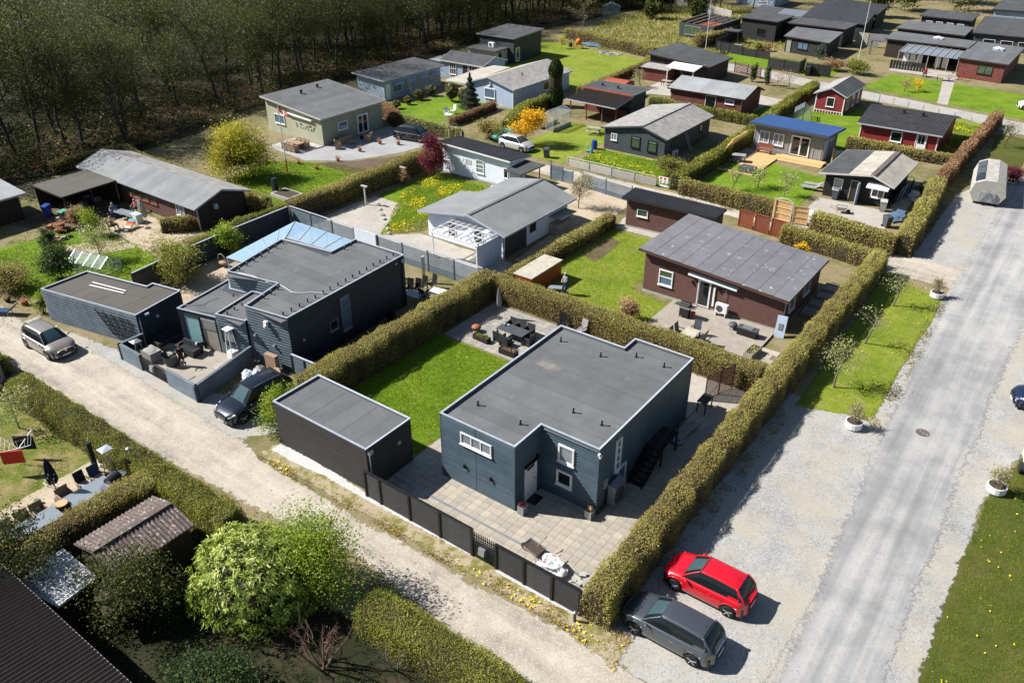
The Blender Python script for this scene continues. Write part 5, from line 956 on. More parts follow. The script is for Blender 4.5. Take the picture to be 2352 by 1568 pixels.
    if K:
        s = rng.uniform(0,L,K); c, nn = at(s); x = rng.uniform(-.45,.45,K)*w; hh = rng.uniform(.08,.26,K); base = np.stack([c[:,0]+nn[:,0]*x, c[:,1]+nn[:,1]*x, np.full(K,h-.08)],1)
        tip = base+np.stack([rng.normal(0,.10,K),rng.normal(0,.10,K),hh],1); sd = rng.normal(size=(K,3))*.012
        Vt = np.stack([base-sd,base+sd,tip],1).reshape(-1,3); mesh_obj('twigs', np_mesh('twigs', Vt-o, np.arange(3*K).reshape(K,3), MAT[mt], np.repeat(rng.uniform(.3,.9,K),3)), None, r, kind='stuff')
    return r
GR = 'hedges between the gardens'
hedge('long clipped olive hedge between the slab courtyard and the gravel parking', [(11.15,-3.5),(11.05,6),(11.1,17),(11.15,29),(11.3,37.8)], 1.25, 1.9, 'hedge_olive', 900, .062, seed=1)
hedge('clipped hedge with green tips behind the main house garden terrace', [(-9.9,17.35),(0,17.3),(10.1,17.0)], 1.25, 1.7, 'hedge_olive', 800, .065, seed=2)
hedge('broad clipped hedge between the black house and the fresh lawn', [(-10.35,17.3),(-10.3,8),(-10.4,-.1)], 1.5, 1.95, 'hedge_olive', 800, .065, seed=3)
hedge('thin brownish hedge between the white pergola house and the brown house lawn', [(-10.1,18.4),(-10.0,26),(-9.9,33.6)], .9, 1.15, 'hedge_olive', 380, .10, seed=4, ragged=.13)
hedge('long hedge between the flagpole garden and the white cabin', [(-33.4,40.5),(-32.9,28),(-32.9,18)], 1.35, 1.85, 'hedge_olive', 300, .11, seed=5)
hedge('low bright green hedge along the dark wall behind the glass roof', [(-33.0,17.6),(-33.2,13),(-32.4,7.8)], .9, 1.75, 'hedge_green', 300, .11, seed=6)
hedge('rounded green hedge along the lower side of the sandy lane', [(-24.6,-9.3),(-18,-9.2),(-11,-9.2),(-5.0,-9.15)], 1.5, 1.4, 'hedge_green', 800, .065, seed=7)
hedge('short hedge end cut by the left edge below the taupe car', [(-34,-8.9),(-27.6,-9.2)], 1.6, 1.3, 'hedge_green', 380, .10, seed=8)
hedge('brown olive hedge between the garden tables and the corrugated shed', [(-10.6,-9.9),(-10.7,-19)], 1.3, 1.4, 'hedge_olive', 800, .065, seed=9, ragged=.11)
hedge('dark hedge in the bottom foreground along the lane', [(3.6,-8.9),(8,-8.8),(12.6,-8.9)], 1.7, 1.45, 'hedge_green', 1000, .055, seed=10, ragged=.1)
hedge('long green hedge running back from the lane beside the blue roof house', [(-9.4,44.9),(-9.7,60),(-10.8,77),(-11.5,91)], 1.4, 1.5, 'hedge_green', 190, .14, seed=11)
hedge('olive hedge along the back lane in front of the blue roof house', [(-8.6,44.8),(-3,44.6),(1.2,44.3)], 1.3, 1.35, 'hedge_olive', 260, .12, seed=12)
hedge('green brown hedge along the back lane in front of the small black house', [(4.4,43.4),(8,42.6),(11.4,42.0)], 1.3, 1.6, 'hedge_olive', 260, .12, seed=13)
hedge('green hedge between the small black house and the gravel with grey trailer', [(11.9,42.2),(11.6,50),(11.0,58.4)], 1.4, 1.8, 'hedge_olive', 240, .12, seed=14)
hedge('brown dry leaved beech hedge running back along the gravel', [(11.0,58.8),(11.0,70),(11.3,88)], 1.1, 1.6, 'hedge_brown', 220, .14, seed=15)
hedge('hedge between the dark red house and the blue roof house', [(-.4,69.0),(5,68.6),(10.2,68.6)], 1.1, 1.1, 'hedge_olive', 200, .13, seed=16)
hedge('olive hedge in front of the long red house', [(-26,71.2),(-18,70.9),(-11.8,70.6)], 1.2, 1.15, 'hedge_green', 180, .14, seed=17)
hedge('hedge along the narrow garden path of the big yellow lawn', [(-36.2,70.5),(-37.0,90.5),(-39.4,96.5)], 1.1, 1.1, 'hedge_olive', 150, .15, seed=18)
hedge('tall olive hedge behind the big yellow lawn', [(-39.5,98),(-49,101),(-60,104)], 1.6, 1.6, 'hedge_olive', 140, .16, seed=19)
hedge('short mixed hedge between the main back lane shed and the parking corner', [(3.2,39.4),(7,39.2),(11.0,38.4)], 1.3, 1.35, 'hedge_olive', 320, .11, seed=20)
hedge('brown beech hedge behind the black parked car', [TB(230,760)[:2],TB(330,800)[:2],TB(390,860)[:2]], 1.0, 1.7, 'hedge_brown', 220, .13, seed=21)
hedge('ivy covered garden fence beside the black parked car', [TB(395,850)[:2],TB(600,905)[:2],TB(830,960)[:2]], .5, 1.5, 'leaf_apple', 260, .13, seed=22)
hedge('dry brown hedge in front of the pale grey gable house', [TB(760,850)[:2],TB(900,800)[:2],TB(1040,740)[:2]], 1.1, 1.0, 'hedge_brown', 200, .13, seed=23)
hedge('loose green hedge beside the greenhouse', [TB(1120,900)[:2],TB(1240,780)[:2],TB(1400,715)[:2]], 1.2, 1.4, 'hedge_green', 180, .14, seed=24)
hedge('dark clipped hedge beside the long brown house patio', [TA(1100,1568)[:2],TA(1200,1560)[:2],TA(1330,1545)[:2]], .9, 1.2, 'hedge_olive', 260, .11, seed=25)
hedge('rough hedge along the wood behind the long brown house', [(-62,12),(-61.5,20),(-58,18.8),(-47,18.6),(-36.5,18.4)], 1.0, 1.3, 'hedge_olive', 140, .15, seed=26)
hedge('tall hedge behind the black timber house fence', [(-37.2,111),(-37.0,122),(-37.2,131)], 2.0, 1.9, 'hedge_olive', 120, .18, seed=27)
hedge('low hedge behind the workshop yard', [(-30,69.6),(-26.2,69.4)], 1.0, 1.1, 'hedge_green', 160, .14, seed=28)
# ---- trees
def branches(seed, h, r0, levels=3, lean=(0,0), fork=.35, up=.75, spread=.55, kids=(5,4,3), ln=(.55,.5,.5), nseg=3, sides=5, wob=.08):
    rr = random.Random(seed); mb = MB(); tips = []
    def grow(p, d, L, r, lev):
        pts = [p]; rs = [r]; q = p; dd = d
        for i in range(nseg):
            dd = (dd+Vector((rr.gauss(0,wob),rr.gauss(0,wob),rr.gauss(0,wob*.6)))).normalized(); q = q+dd*(L/nseg); pts.append(q); rs.append(r*(1-.75*(i+1)/nseg) if lev else r*(1-.6*(i+1)/nseg))
        mb.tube(pts, rs, max(3, sides-lev), cap=False)
        if lev >= levels: tips.append((q, pts)); return
        k = kids[min(lev,len(kids)-1)]
        for i in range(k):
            t = (fork if lev == 0 else .25)+(1-(fork if lev == 0 else .25))*(i+.7)/k; j = min(nseg-1,int(t*nseg)); f = t*nseg-j; b = pts[j].lerp(pts[j+1], min(1,f)); rb = rs[j]+(rs[j+1]-rs[j])*min(1,f)
            a = rr.uniform(0,2*PI)+i*2.4; side = Vector((math.cos(a),math.sin(a),0)); nd = (dd*up+side*spread*rr.uniform(.7,1.3)+Vector((0,0,.12))).normalized()
            grow(b, nd, L*ln[min(lev,len(ln)-1)]*rr.uniform(.75,1.2)*(1.15-.45*t), rb*.62, lev+1)
        tips.append((q, pts))
    grow(Vector((0,0,0)), Vector((lean[0],lean[1],1)).normalized(), h*.72, r0, 0)
    return mb, tips
def tree_parts(r, seed, h, r0, bark, mt, leaves=0, ls=.12, scat=.35, tone=.5, **k):
    mb, tips = branches(seed, h, r0, **k); mb.obj('trunk', MAT[bark], r, smooth=True)
    if leaves:
        T = np.array([tuple(p) for _, ps in tips for p in ps[1:]]); i = rng.integers(0, len(T), leaves); P = T[i]+rng.normal(0, scat, (leaves,3))*np.array([1,1,.8]); P[:,2] = np.maximum(.1, P[:,2])
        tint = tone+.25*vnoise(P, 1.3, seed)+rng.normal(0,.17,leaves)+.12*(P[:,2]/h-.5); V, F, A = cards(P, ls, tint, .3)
        mesh_obj('crown', np_mesh('crown', V, F, MAT[mt], A), None, r)
def tree(name, label, loc, seed, h, r0, bark, mt, leaves, ls, cat='tree', group=None, rz=0, **k):
    r = thing(name, label, cat, (loc[0],loc[1],0), rz, group); tree_parts(r, seed, h, r0, bark, mt, leaves, ls, **k); return r
def bush(name, label, loc, rad, mt, leaves, ls, seed=0, clumps=26, cat='shrub', stems=7, core=.62, bark='bark', tone=.5, group=None, asp=.6, cs=.30, zc=None, tri=True):
    r = thing(name, label, cat, (loc[0],loc[1],0), 0, group); rx, ry, rz = rad; rr = np.random.default_rng(seed+100)
    d = rr.normal(size=(clumps,3)); d /= np.linalg.norm(d,axis=1)[:,None]; d[:,2] = np.where(d[:,2]<-.8, -d[:,2], d[:,2]); C = d*rr.uniform(.45,1.1,(clumps,1))
    i = rr.integers(0,clumps,leaves); P = C[i]*.82+rr.normal(0,cs*.62,(leaves,3)); c = np.array([0,0,(zc if zc else rz*.62)]); Q = P*np.array([rx,ry,rz*.62])+c; Q[:,2] = np.maximum(.05,Q[:,2])
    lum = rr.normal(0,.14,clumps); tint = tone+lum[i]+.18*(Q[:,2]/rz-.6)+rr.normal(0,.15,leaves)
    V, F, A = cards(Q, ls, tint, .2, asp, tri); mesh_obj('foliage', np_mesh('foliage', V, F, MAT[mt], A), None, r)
    mb = MB()
    for k in range(stems):
        a = 2*PI*k/stems+rr.uniform(-.3,.3); b = C[rr.integers(0,clumps)]*np.array([rx,ry,rz*.62])*.9+c
        mb.tube([(.12*math.cos(a)*rx,.12*math.sin(a)*ry,-.05),(b[0]*.5+.1*math.cos(a),b[1]*.5+.1*math.sin(a),b[2]*.55),tuple(b)], [.035,.022,.008], 4, cap=False)
    if core: mb.blob((0,0,float(c[2])), (rx*core,ry*core,rz*.5*core), seed, 10, 7, .2)
    mb.obj('branches', MAT['twig_core' if core else bark], r); return r
# forest: bare and just greening trees, one mesh set per variant
FG = 'trees of the wood behind the gardens'; protos = []
for i in range(7):
    h = [15,17,13,18,14,16,11][i]; r = thing('woodland_tree', 'tall thin woodland tree just greening, one of many behind the gardens', 'tree', (0,0,0), 0, FG)
    tree_parts(r, 40+i, h, .17+.03*(i%3), 'bark_forest', 'leaf_forest', 7600, .16, scat=.8, tone=.52, levels=3, kids=(10,5,4), fork=.22, ln=(.42,.55,.5), spread=.75, up=.55, sides=5, nseg=4, wob=.10); protos.append(r)
rf = random.Random(11); spots = []; tries = 0
def edge_x(y): return float(np.interp(y, [-20,8,25,42,62,95,128,165,200], [-62,-63,-63.5,-67,-70.5,-72,-71,-62,-60]))
while len(spots) < 250 and tries < 20000:
    tries += 1; y = rf.uniform(-14,175); dx = rf.expovariate(1/20.) if rf.random() < .8 else rf.uniform(0,75); x = edge_x(y)-1.0-dx
    if dx > 75 or any((x-a)**2+(y-b)**2 < (2.2+dx*.03)**2 for a, b in spots): continue
    v = Vector((x-CAMP[0], y-CAMP[1])); an = math.degrees(math.atan2(-v.x, v.y))
    if not (-10 < an < 78) or (26 < y < 50 and x > -70): continue
    spots.append((x, y))
for i, (x, y) in enumerate(spots):
    s_ = rf.uniform(.8,1.2); k = i % 7
    if i < 7: o = protos[k]; o.location = (x,y,0); o.rotation_euler = (0,0,rf.uniform(0,6)); o.scale = (s_,)*3
    else: copy_tree(protos[k], (x,y,0), rf.uniform(0,6.28), scale=s_)
for i in range(46):
    copy_tree(protos[i%7], (rf.uniform(-92,-46),rf.uniform(136,186),0), rf.uniform(0,6), scale=rf.uniform(.6,.95))
# undergrowth of the wood: uncountable brush and fallen sticks
N = 130000; y = rng.uniform(-12,172,N); dx = rng.exponential(16,N); x = np.interp(y, [-20,8,25,42,62,95,128,165,200], [-62,-63,-63.5,-67,-70.5,-72,-71,-62,-60])-dx+.5
g = vnoise(np.stack([x,y],1), .22, 3); keep = g+rng.normal(0,.25,N) > -.05; x, y = x[keep], y[keep]; n = len(x); z = np.abs(rng.normal(0,1,n))*(.8+1.1*np.clip(g[keep],0,1)); P = np.stack([x,y,z],1)
V, F, A = cards(P, .30, .42+.25*vnoise(P,.4,4)+rng.normal(0,.16,n), .2, .55); o = mesh_obj('undergrowth', np_mesh('undergrowth', V, F, MAT['leaf_forest'], A)); tag(o, 'low green brown undergrowth on the floor of the wood', 'undergrowth', kind='stuff')
n = 9000; y = rng.uniform(-12,150,n); dx = rng.exponential(9,n); x = np.interp(y, [-20,8,25,42,62,95,128,165,200], [-62,-63,-63.5,-67,-70.5,-72,-71,-62,-60])-dx; a = rng.uniform(0,6.28,n); L_ = rng.uniform(.4,1.6,n); z0 = rng.uniform(.02,.35,n)
p = np.stack([x,y,z0],1); q = p+np.stack([np.cos(a)*L_,np.sin(a)*L_,rng.uniform(-.1,.7,n)],1); q[:,2] = np.maximum(.03,q[:,2]); sd = np.stack([np.zeros(n),np.zeros(n),np.full(n,.04)],1)
o = mesh_obj('fallen_branches', np_mesh('fallen_branches', np.stack([p-sd,p+sd,q],1).reshape(-1,3), np.arange(3*n).reshape(n,3), MAT['leaf_dry'], np.repeat(rng.uniform(0,.8,n),3))); tag(o, 'scattered dry sticks and brash on the woodland floor', 'branches', kind='stuff')
# garden trees and shrubs
bush('lime_green_shrub', 'big round yellow green shrub in the flagpole garden', (-45.6,22.6), (3.2,3.2,4.6), 'leaf_lime', 17000, .16, 1, 60, tone=.52, core=.5, cs=.28, zc=2.5)
tree('forsythia_tree', 'golden yellow flowering tree beside the greenhouse', (-29.7,48.6), 2, 4.3, .10, 'bark', 'leaf_forsythia', 6500, .17, scat=.38, levels=2, kids=(8,5), fork=.15, spread=.8, up=.6, ln=(.6,.5))
bush('purple_leaf_tree', 'dark red purple leaved small tree at the end of the white cabin', (-30.9,34.5), (1.5,1.5,3.2), 'leaf_purple', 8000, .13, 3, 26, cat='tree', tone=.5, core=.45)
tree('pale_bare_tree', 'small pale bare round headed tree by the slatted grey fence', (-14.3,35.5), 4, 3.3, .06, 'bark_pale', 'leaf_pale', 2600, .10, scat=.28, levels=3, kids=(9,5,3), fork=.2, spread=.75, up=.6, ln=(.55,.5,.5), tone=.3)
r = thing('cypress_tree', 'tall narrow dark green column cypress beside the grey gable house', 'tree', (-35.8,63.8,0)); n = 9000; t = rng.uniform(0,1,n); rad = 1.05*np.minimum(1,(1-t)*4)**.5*(.85+.15*np.sin(t*9)); a = rng.uniform(0,6.28,n); q = rad*np.sqrt(rng.uniform(.55,1.05,n)); P = np.stack([np.cos(a)*q,np.sin(a)*q,.15+t*5.8],1); V, F, A = cards(P, .22, .4+.25*vnoise(P,1.6,2)+rng.normal(0,.15,n), .1, .4); mesh_obj('crown', np_mesh('crown', V, F, MAT['leaf_dark'], A), None, r); MB().lathe([(.1,0),(.8,.3),(.85,3.5),(.5,5.2),(.05,5.7)], 10).obj('trunk', MAT['twig_core'], r)
r = thing('blue_spruce', 'blue green conical spruce on the clipped lawn', 'tree', (-44.1,56.8,0)); n = 9000; t = rng.uniform(0,1,n)**1.2; a = rng.uniform(0,6.28,n); q = (1-t)*1.5*(.75+.35*np.sin(t*40))*np.sqrt(rng.uniform(.4,1.1,n)); P = np.stack([np.cos(a)*q,np.sin(a)*q,.25+t*4.1-q*.12],1); V, F, A = cards(P, .2, .45+rng.normal(0,.2,n), .3, .35); mesh_obj('crown', np_mesh('crown', V, F, MAT['leaf_blue'], A), None, r); MB().lathe([(.12,0),(1.0,.4),(.03,4.1)], 9).obj('trunk', MAT['twig_core'], r)
for i, (x, y, rd, h_, lb) in enumerate([(-48.0,57.8,1.0,2.1,'large egg shaped clipped shrub beside the carport post'),(-46.2,58.0,.8,1.7,'clipped egg shaped shrub just left of the blue spruce'),(-52.0,55.8,.75,1.2,'round clipped ball shrub under the lodge shutters, left one'),(-52.2,58.4,.75,1.3,'round clipped ball shrub under the lodge shutters, right one'),(-51.6,53.2,.55,.9,'small clipped ball shrub near the lodge door'),(-51.4,50.8,.6,.9,'clipped ball shrub at the corner by the brown beech hedge')]):
    bush('topiary', lb, (x,y), (rd,rd,h_*.98), 'hedge_green', 2600, .11, 60+i, 60, core=.86, cs=.16, group='clipped shrubs on the lodge lawn', tone=.45)
for i, (x, y, s_, lb) in enumerate([(13.6,20.0,3.4,'young apple tree on the roadside lawn, nearest the parking gravel'),(13.6,26.4,3.2,'young apple tree on the roadside lawn, the barest, middle of three'),(13.7,32.9,2.9,'young apple tree on the roadside lawn, farthest from the cars')]):
    tree('apple_tree', lb, (x,y), [9,23,14][i], s_, .075, 'bark_pale', 'leaf_apple', [1300,200,700][i], .09, scat=.30, group='apple trees on the roadside lawn', levels=2, kids=(9,5), fork=.42, spread=.9, up=.6, ln=(.52,.5), lean=(.07,.05), tone=.42)
def potted(loc, lb, seed, mt='leaf_pale', pr=.55):
    r = thing('planted_tub', lb, 'plant tub', (loc[0],loc[1],0), 0, 'white roadside plant tubs'); pr = .46; MB().lathe([(pr*.72,0),(pr,.12),(pr,.46),(pr*.9,.47),(pr*.88,.40)], 16).obj('tub', MAT['white'], r, smooth=False); MB().lathe([(pr*.87,.40),(pr*.85,.415)], 14).obj('soil', MAT['soil'], r)
    mb, tips = branches(seed, 1.25, .02, levels=2, kids=(7,4), fork=.05, spread=.9, up=.7, ln=(.8,.5), sides=3)
    for k in range(3):
        m2, t2 = branches(seed+k+1, 1.1, .02, levels=2, kids=(7,4), fork=.05, spread=1.0, up=.6, ln=(.8,.5), sides=3); mb.add(m2.v, m2.f); tips += t2
    mb.v = [(x*.9,y*.9,z*.8+.38) for x, y, z in mb.v]; mb.obj('shrub', MAT['twig_red'], r)
    T = np.array([tuple(p) for _, ps in tips for p in ps[1:]])*np.array([.9,.9,.8])+np.array([0,0,.38]); P = T[rng.integers(0,len(T),900)]*np.array([.8,.8,1.15])+rng.normal(0,.10,(900,3)); P[:,2] = np.maximum(.42,P[:,2]); V, F, A = cards(P, .08, .45+rng.normal(0,.2,900)); mesh_obj('foliage', np_mesh('foliage', V, F, MAT[mt], A), None, r)
potted((15.75,16.6), 'white round tub with brown shrub at the corner of the parking gravel', 70); potted((15.9,36.1), 'white round tub with brown shrub where the back lane meets the road', 80); potted((23.1,15.4), 'white round tub with reddish bare shrub beside the trailer across the road', 90)
# foreground: bamboo-like evergreen, loose shrub, bare shrubs
def bamboo():
    r = thing('bamboo_shrub', 'large pale yellow green long leaved evergreen shrub in the foreground', 'shrub', (-1.1,-11.0,0)); rr = np.random.default_rng(5); K = 900
    d = rr.normal(size=(K,3)); d /= np.linalg.norm(d,axis=1)[:,None]; d[:,2] = np.abs(d[:,2])*1.1-.12; C = d*rr.uniform(.72,1.02,(K,1))*np.array([2.9,2.5,2.7])+np.array([0,0,.9]); C[:,2] = np.maximum(.25,C[:,2]); V = []; F = []; A = []; n = 0
    for c in C:
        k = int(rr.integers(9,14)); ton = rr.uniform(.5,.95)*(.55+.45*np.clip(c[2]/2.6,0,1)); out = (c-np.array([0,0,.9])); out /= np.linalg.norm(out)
        for j in range(k):
            a = rr.uniform(0,6.28); u = np.cross(out,[0,0,1.]); u /= np.linalg.norm(u)+1e-6; v = np.cross(out,u); dr = (u*math.cos(a)+v*math.sin(a))*.9+out*rr.uniform(.1,.8); dr /= np.linalg.norm(dr); L_ = rr.uniform(.17,.30); wd = np.cross(dr,out+rr.normal(0,.3,3)); wd /= np.linalg.norm(wd)+1e-6; wd *= rr.uniform(.022,.036)
            st = c+rr.normal(0,.05,3); m = st+dr*L_*.55+np.array([0,0,-.01]); e = st+dr*L_+np.array([0,0,-.05*rr.uniform(.2,1.5)])
            V += [st,m+wd,e,m-wd]; F.append((n,n+1,n+2,n+3)); A += [ton+rr.normal(0,.10)]*4; n += 4
    mesh_obj('foliage', np_mesh('foliage', np.array(V), np.array(F), MAT['leaf_bamboo'], np.clip(A,0,1)), None, r)
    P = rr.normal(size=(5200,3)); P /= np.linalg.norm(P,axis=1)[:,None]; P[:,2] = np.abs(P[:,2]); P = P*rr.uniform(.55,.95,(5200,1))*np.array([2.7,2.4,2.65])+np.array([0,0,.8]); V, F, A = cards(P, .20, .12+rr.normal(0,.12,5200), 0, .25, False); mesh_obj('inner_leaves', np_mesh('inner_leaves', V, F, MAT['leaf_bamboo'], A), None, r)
    mb = MB()
    for i in range(26): c = C[i*7]; mb.tube([(rr.uniform(-.5,.5),rr.uniform(-.5,.5),-.05),tuple(c*np.array([.5,.5,.6])),tuple(c)], [.03,.022,.01], 4, cap=False)
    mb.blob((0,0,1.4), (1.9,1.65,1.5), 4, 10, 7, .2); mb.obj('branches', MAT['twig_core'], r)
bamboo()
bush('loose_shrub', 'light green loose shrub leaning over the sandy lane behind the long leaved evergreen', (.6,-8.9), (2.3,1.5,3.2), 'leaf_fresh', 15000, .09, 12, 90, core=.35, tone=.42, cs=.42, stems=14)
def bare(label, loc, seed, h, n=5, mt='twig_red', lean=.35, r0=.05, name='bare_shrub'):
    r = thing(name, label, 'shrub', (loc[0],loc[1],0)); mb = MB(); rr = random.Random(seed)
    for k in range(n):
        a = 2*PI*k/n+rr.uniform(-.4,.4); m2, _ = branches(seed*10+k, h*rr.uniform(.8,1.15), r0, levels=2, kids=(6,4), fork=.3, spread=.75, up=.75, ln=(.5,.5), lean=(math.cos(a)*lean,math.sin(a)*lean), sides=5, wob=.16); mb.add([(x+.15*math.cos(a),y+.15*math.sin(a),z-.03) for x, y, z in m2.v], m2.f)
    mb.obj('branches', MAT[mt], r, smooth=True); return r
bare('bare reddish brown twisted shrub right of the long leaved evergreen', (3.7,-11.6), 3, 2.7, 7); bare('bare grey twigs rising through the foreground hedge', (6.0,-9.9), 4, 1.9, 5, 'bark_pale', .5, .03)
tree('brown_leafed_tree', 'sparse brown green tree over the white lean-to roof in the foreground', (-8.9,-17.0), 31, 4.2, .10, 'bark', 'leaf_forest', 9000, .10, scat=.35, levels=3, kids=(9,6,4), fork=.15, spread=.95, up=.55, ln=(.62,.5,.5), tone=.35)
bush('dark_undershrub', 'dense dark brown green shrub between the sheds and the pale evergreen', (-4.6,-14.6), (2.4,2.2,2.4), 'leaf_forest', 12000, .10, 14, 50, core=.5, tone=.5, cs=.32); bush('dark_thicket', 'dark tangled thicket below the pale evergreen at the bottom edge', (1.6,-15.2), (2.2,1.9,1.3), 'leaf_dark', 7000, .11, 15, 46, core=.55, tone=.4)
# shrubs in the other gardens
for i, (nm, lb, p, rad, mt, nl, ls, tn) in enumerate([
    ('flowering_shrub', 'bright green shrub spilling over the bonnet of the dark estate car', (-10.0,-2.0), (1.0,1.5,2.0), 'leaf_fresh', 7000, .09, .55),
    ('green_shrub', 'wide mid green shrub behind the low wing of the black house', TD(1230,395), (2.6,2.0,2.6), 'hedge_green', 9000, .12, .5),
    ('lime_shrub', 'light green rounded shrub at the corner of the glass roof', TD(1560,200), (1.6,1.4,2.0), 'leaf_fresh', 5000, .12, .6),
    ('laurel_shrub', 'dark glossy evergreen shrub left of the garage', TD(420,380), (1.5,1.4,2.3), 'leaf_dark', 4200, .15, .55),
    ('ivy_stump', 'ivy covered stump with pointed top on the left lawn', TD(350,195), (.7,.7,1.7), 'leaf_dark', 2400, .12, .6),
    ('brown_shrub', 'brown rounded shrub cut by the left edge', TD(60,440), (2.0,1.6,1.7), 'hedge_olive', 5000, .12, .35),
    ('corner_shrub', 'small light green shrub at the left end of the garage', TD(300,600), (.6,.6,1.3), 'leaf_fresh', 1700, .10, .5),
    ('grass_clump', 'straw coloured bare shrub on the brown house lawn', TE(1940,655), (.85,.85,1.4), 'leaf_dry', 3600, .09, .55),
    ('golden_shrub', 'small golden yellow clipped shrub by the brown fence', TF(820,215), (.65,.6,.9), 'leaf_forsythia', 1600, .10, .5),
    ('fresh_shrub', 'small bright green shrub at the end of the garden hedge by the shadow screen', TF(545,1120), (.6,.6,1.1), 'leaf_fresh', 1800, .09, .7),
    ('forsythia_shrub', 'small golden forsythia beside the timber screen of the blue roof house', TC(340,1040), (.6,.6,1.1), 'leaf_forsythia', 900, .12, .5),
    ('garden_shrub', 'loose olive shrub left of the garden arch', TB(1000,940), (2.2,1.4,1.9), 'hedge_olive', 5000, .13, .45),
    ('garden_shrub', 'twiggy brown shrub beside the dark bunker below the flagpole lawn', TA(1740,1420), (2.0,1.3,1.4), 'hedge_olive', 3600, .13, .35),
    ('garden_shrub', 'orange brown shrub beside the bird house post', TB(430,1240), (.7,.7,1.2), 'leaf_dry', 1600, .10, .5),
    ('garden_shrub', 'grey brown mixed shrubs at the left end of the barrier lane', TB(2230,1190), (2.0,1.6,1.6), 'hedge_green', 4000, .13, .45),
    ('garden_shrub', 'brown shrub in front of the corner of the small black house plot', TC(1690,1320), (1.2,1.0,1.1), 'leaf_dark', 2000, .14, .8),
    ('garden_shrub', 'rounded olive shrub below the tall white flagpole', TC(120,320), (1.7,1.5,1.9), 'hedge_olive', 2600, .17, .4),
    ('garden_shrub', 'leafy green shrubs behind the red cabin', TC(1180,500), (2.4,1.5,1.7), 'hedge_green', 3000, .17, .5),
    ('garden_shrub', 'brown bare shrub near the slatted screen of the white canopy house', TC(1040,480), (2.0,1.4,1.5), 'leaf_dry', 2400, .16, .3),
    ('roadside_shrub', 'dark reddish shrub beside the grey skip trailer', TC(2240,1230), (1.3,1.3,1.2), 'leaf_purple', 2200, .13, .3),
    ('young_conifer', 'slim dark conifer beside the slatted screen, left of two', TC(487,555), (.55,.55,2.2), 'leaf_dark', 1800, .14, .5),
    ('young_conifer', 'slim dark conifer beside the slatted screen, right of two', TC(582,577), (.5,.5,2.2), 'leaf_dark', 1800, .14, .5),
    ('yellow_shrub', 'yellow green potted shrub leaning on the foreground garden hedge', TG(800,125), (.55,.55,1.1), 'leaf_lime', 2200, .10, .6)]):
    bush(nm, lb, p, rad, mt, nl, ls, 200+i, 28, core=.5, tone=tn)
for i, (lb, p, h_, lv, mt, bk) in enumerate([
    ('small apple tree in the left garden beside the cold frame', TD(690,240), 3.0, 1600, 'leaf_apple', 'bark'), ('low spreading fruit tree at the edge of the sandy patio', TA(620,1600), 2.4, 2200, 'leaf_fresh', 'bark'),
    ('bare young tree by the gate of the lower left garden', TD(130,1380), 2.8, 700, 'leaf_apple', 'bark_pale'), ('small bare fruit tree in front of the timber deck', TC(350,1285), 2.6, 500, 'leaf_pale', 'bark'),
    ('small pale blossoming tree on the lawn of the blue roof house', TC(700,1330), 2.6, 900, 'leaf_apple', 'bark_pale'), ('small green fruit tree by the deck corner', TC(525,1270), 2.2, 1100, 'leaf_apple', 'bark'),
    ('bare young fruit tree in the bed by the conifers, left one', TC(655,595), 2.4, 300, 'leaf_dry', 'bark_pale'), ('bare young fruit tree in the bed by the conifers, right one', TC(735,600), 2.4, 300, 'leaf_dry', 'bark_pale'),
    ('small bare tree on the verge behind the beech hedge', TC(2190,1000), 3.2, 500, 'leaf_pale', 'bark'), ('small pink flowering tree by the far lane', TC(1515,620), 1.8, 500, 'leaf_dry', 'bark'), ('small orange leaved tree on the far lawn', TC(1610,620), 1.7, 700, 'leaf_forsythia', 'bark'),
    ('pale leafless tree at the edge of the rough meadow', TB(1635,240), 7.5, 900, 'leaf_pale', 'bark_pale'), ('small yellowish tree on the big lawn', TB(1500,330), 2.2, 700, 'leaf_lime', 'bark'), ('thin tree beside the dark workshop', TB(2030,590), 2.6, 900, 'leaf_pale', 'bark')]):
    tree('garden_tree', lb, p, 300+i, h_, .05+.01*(h_>3), bk, mt, lv, .12, scat=.28, levels=2, kids=(8,5), fork=.25, spread=.85, up=.6, ln=(.55,.5), tone=.5, group='small trees in the gardens')
for i, (p, s_) in enumerate([((-57,131),4),((-62,139),5),((-50,136),3.5),((-55,146),5),((-8,178),9),((-20,172),8),((-33,170),9),((-46,176),10),((4,190),9),((-14,190),10),((-28,188),11),((-40,190),9),((-58,182),11),((14,176),8),((-22,160),6)]):
    bush('background_tree', 'dark leafy tree at the top edge behind the far houses', p, (s_*.45,s_*.45,s_*.85), 'leaf_forest', 3200, .45, 400+i, 30, cat='tree', tone=.55, core=.5, group='trees behind the far houses')
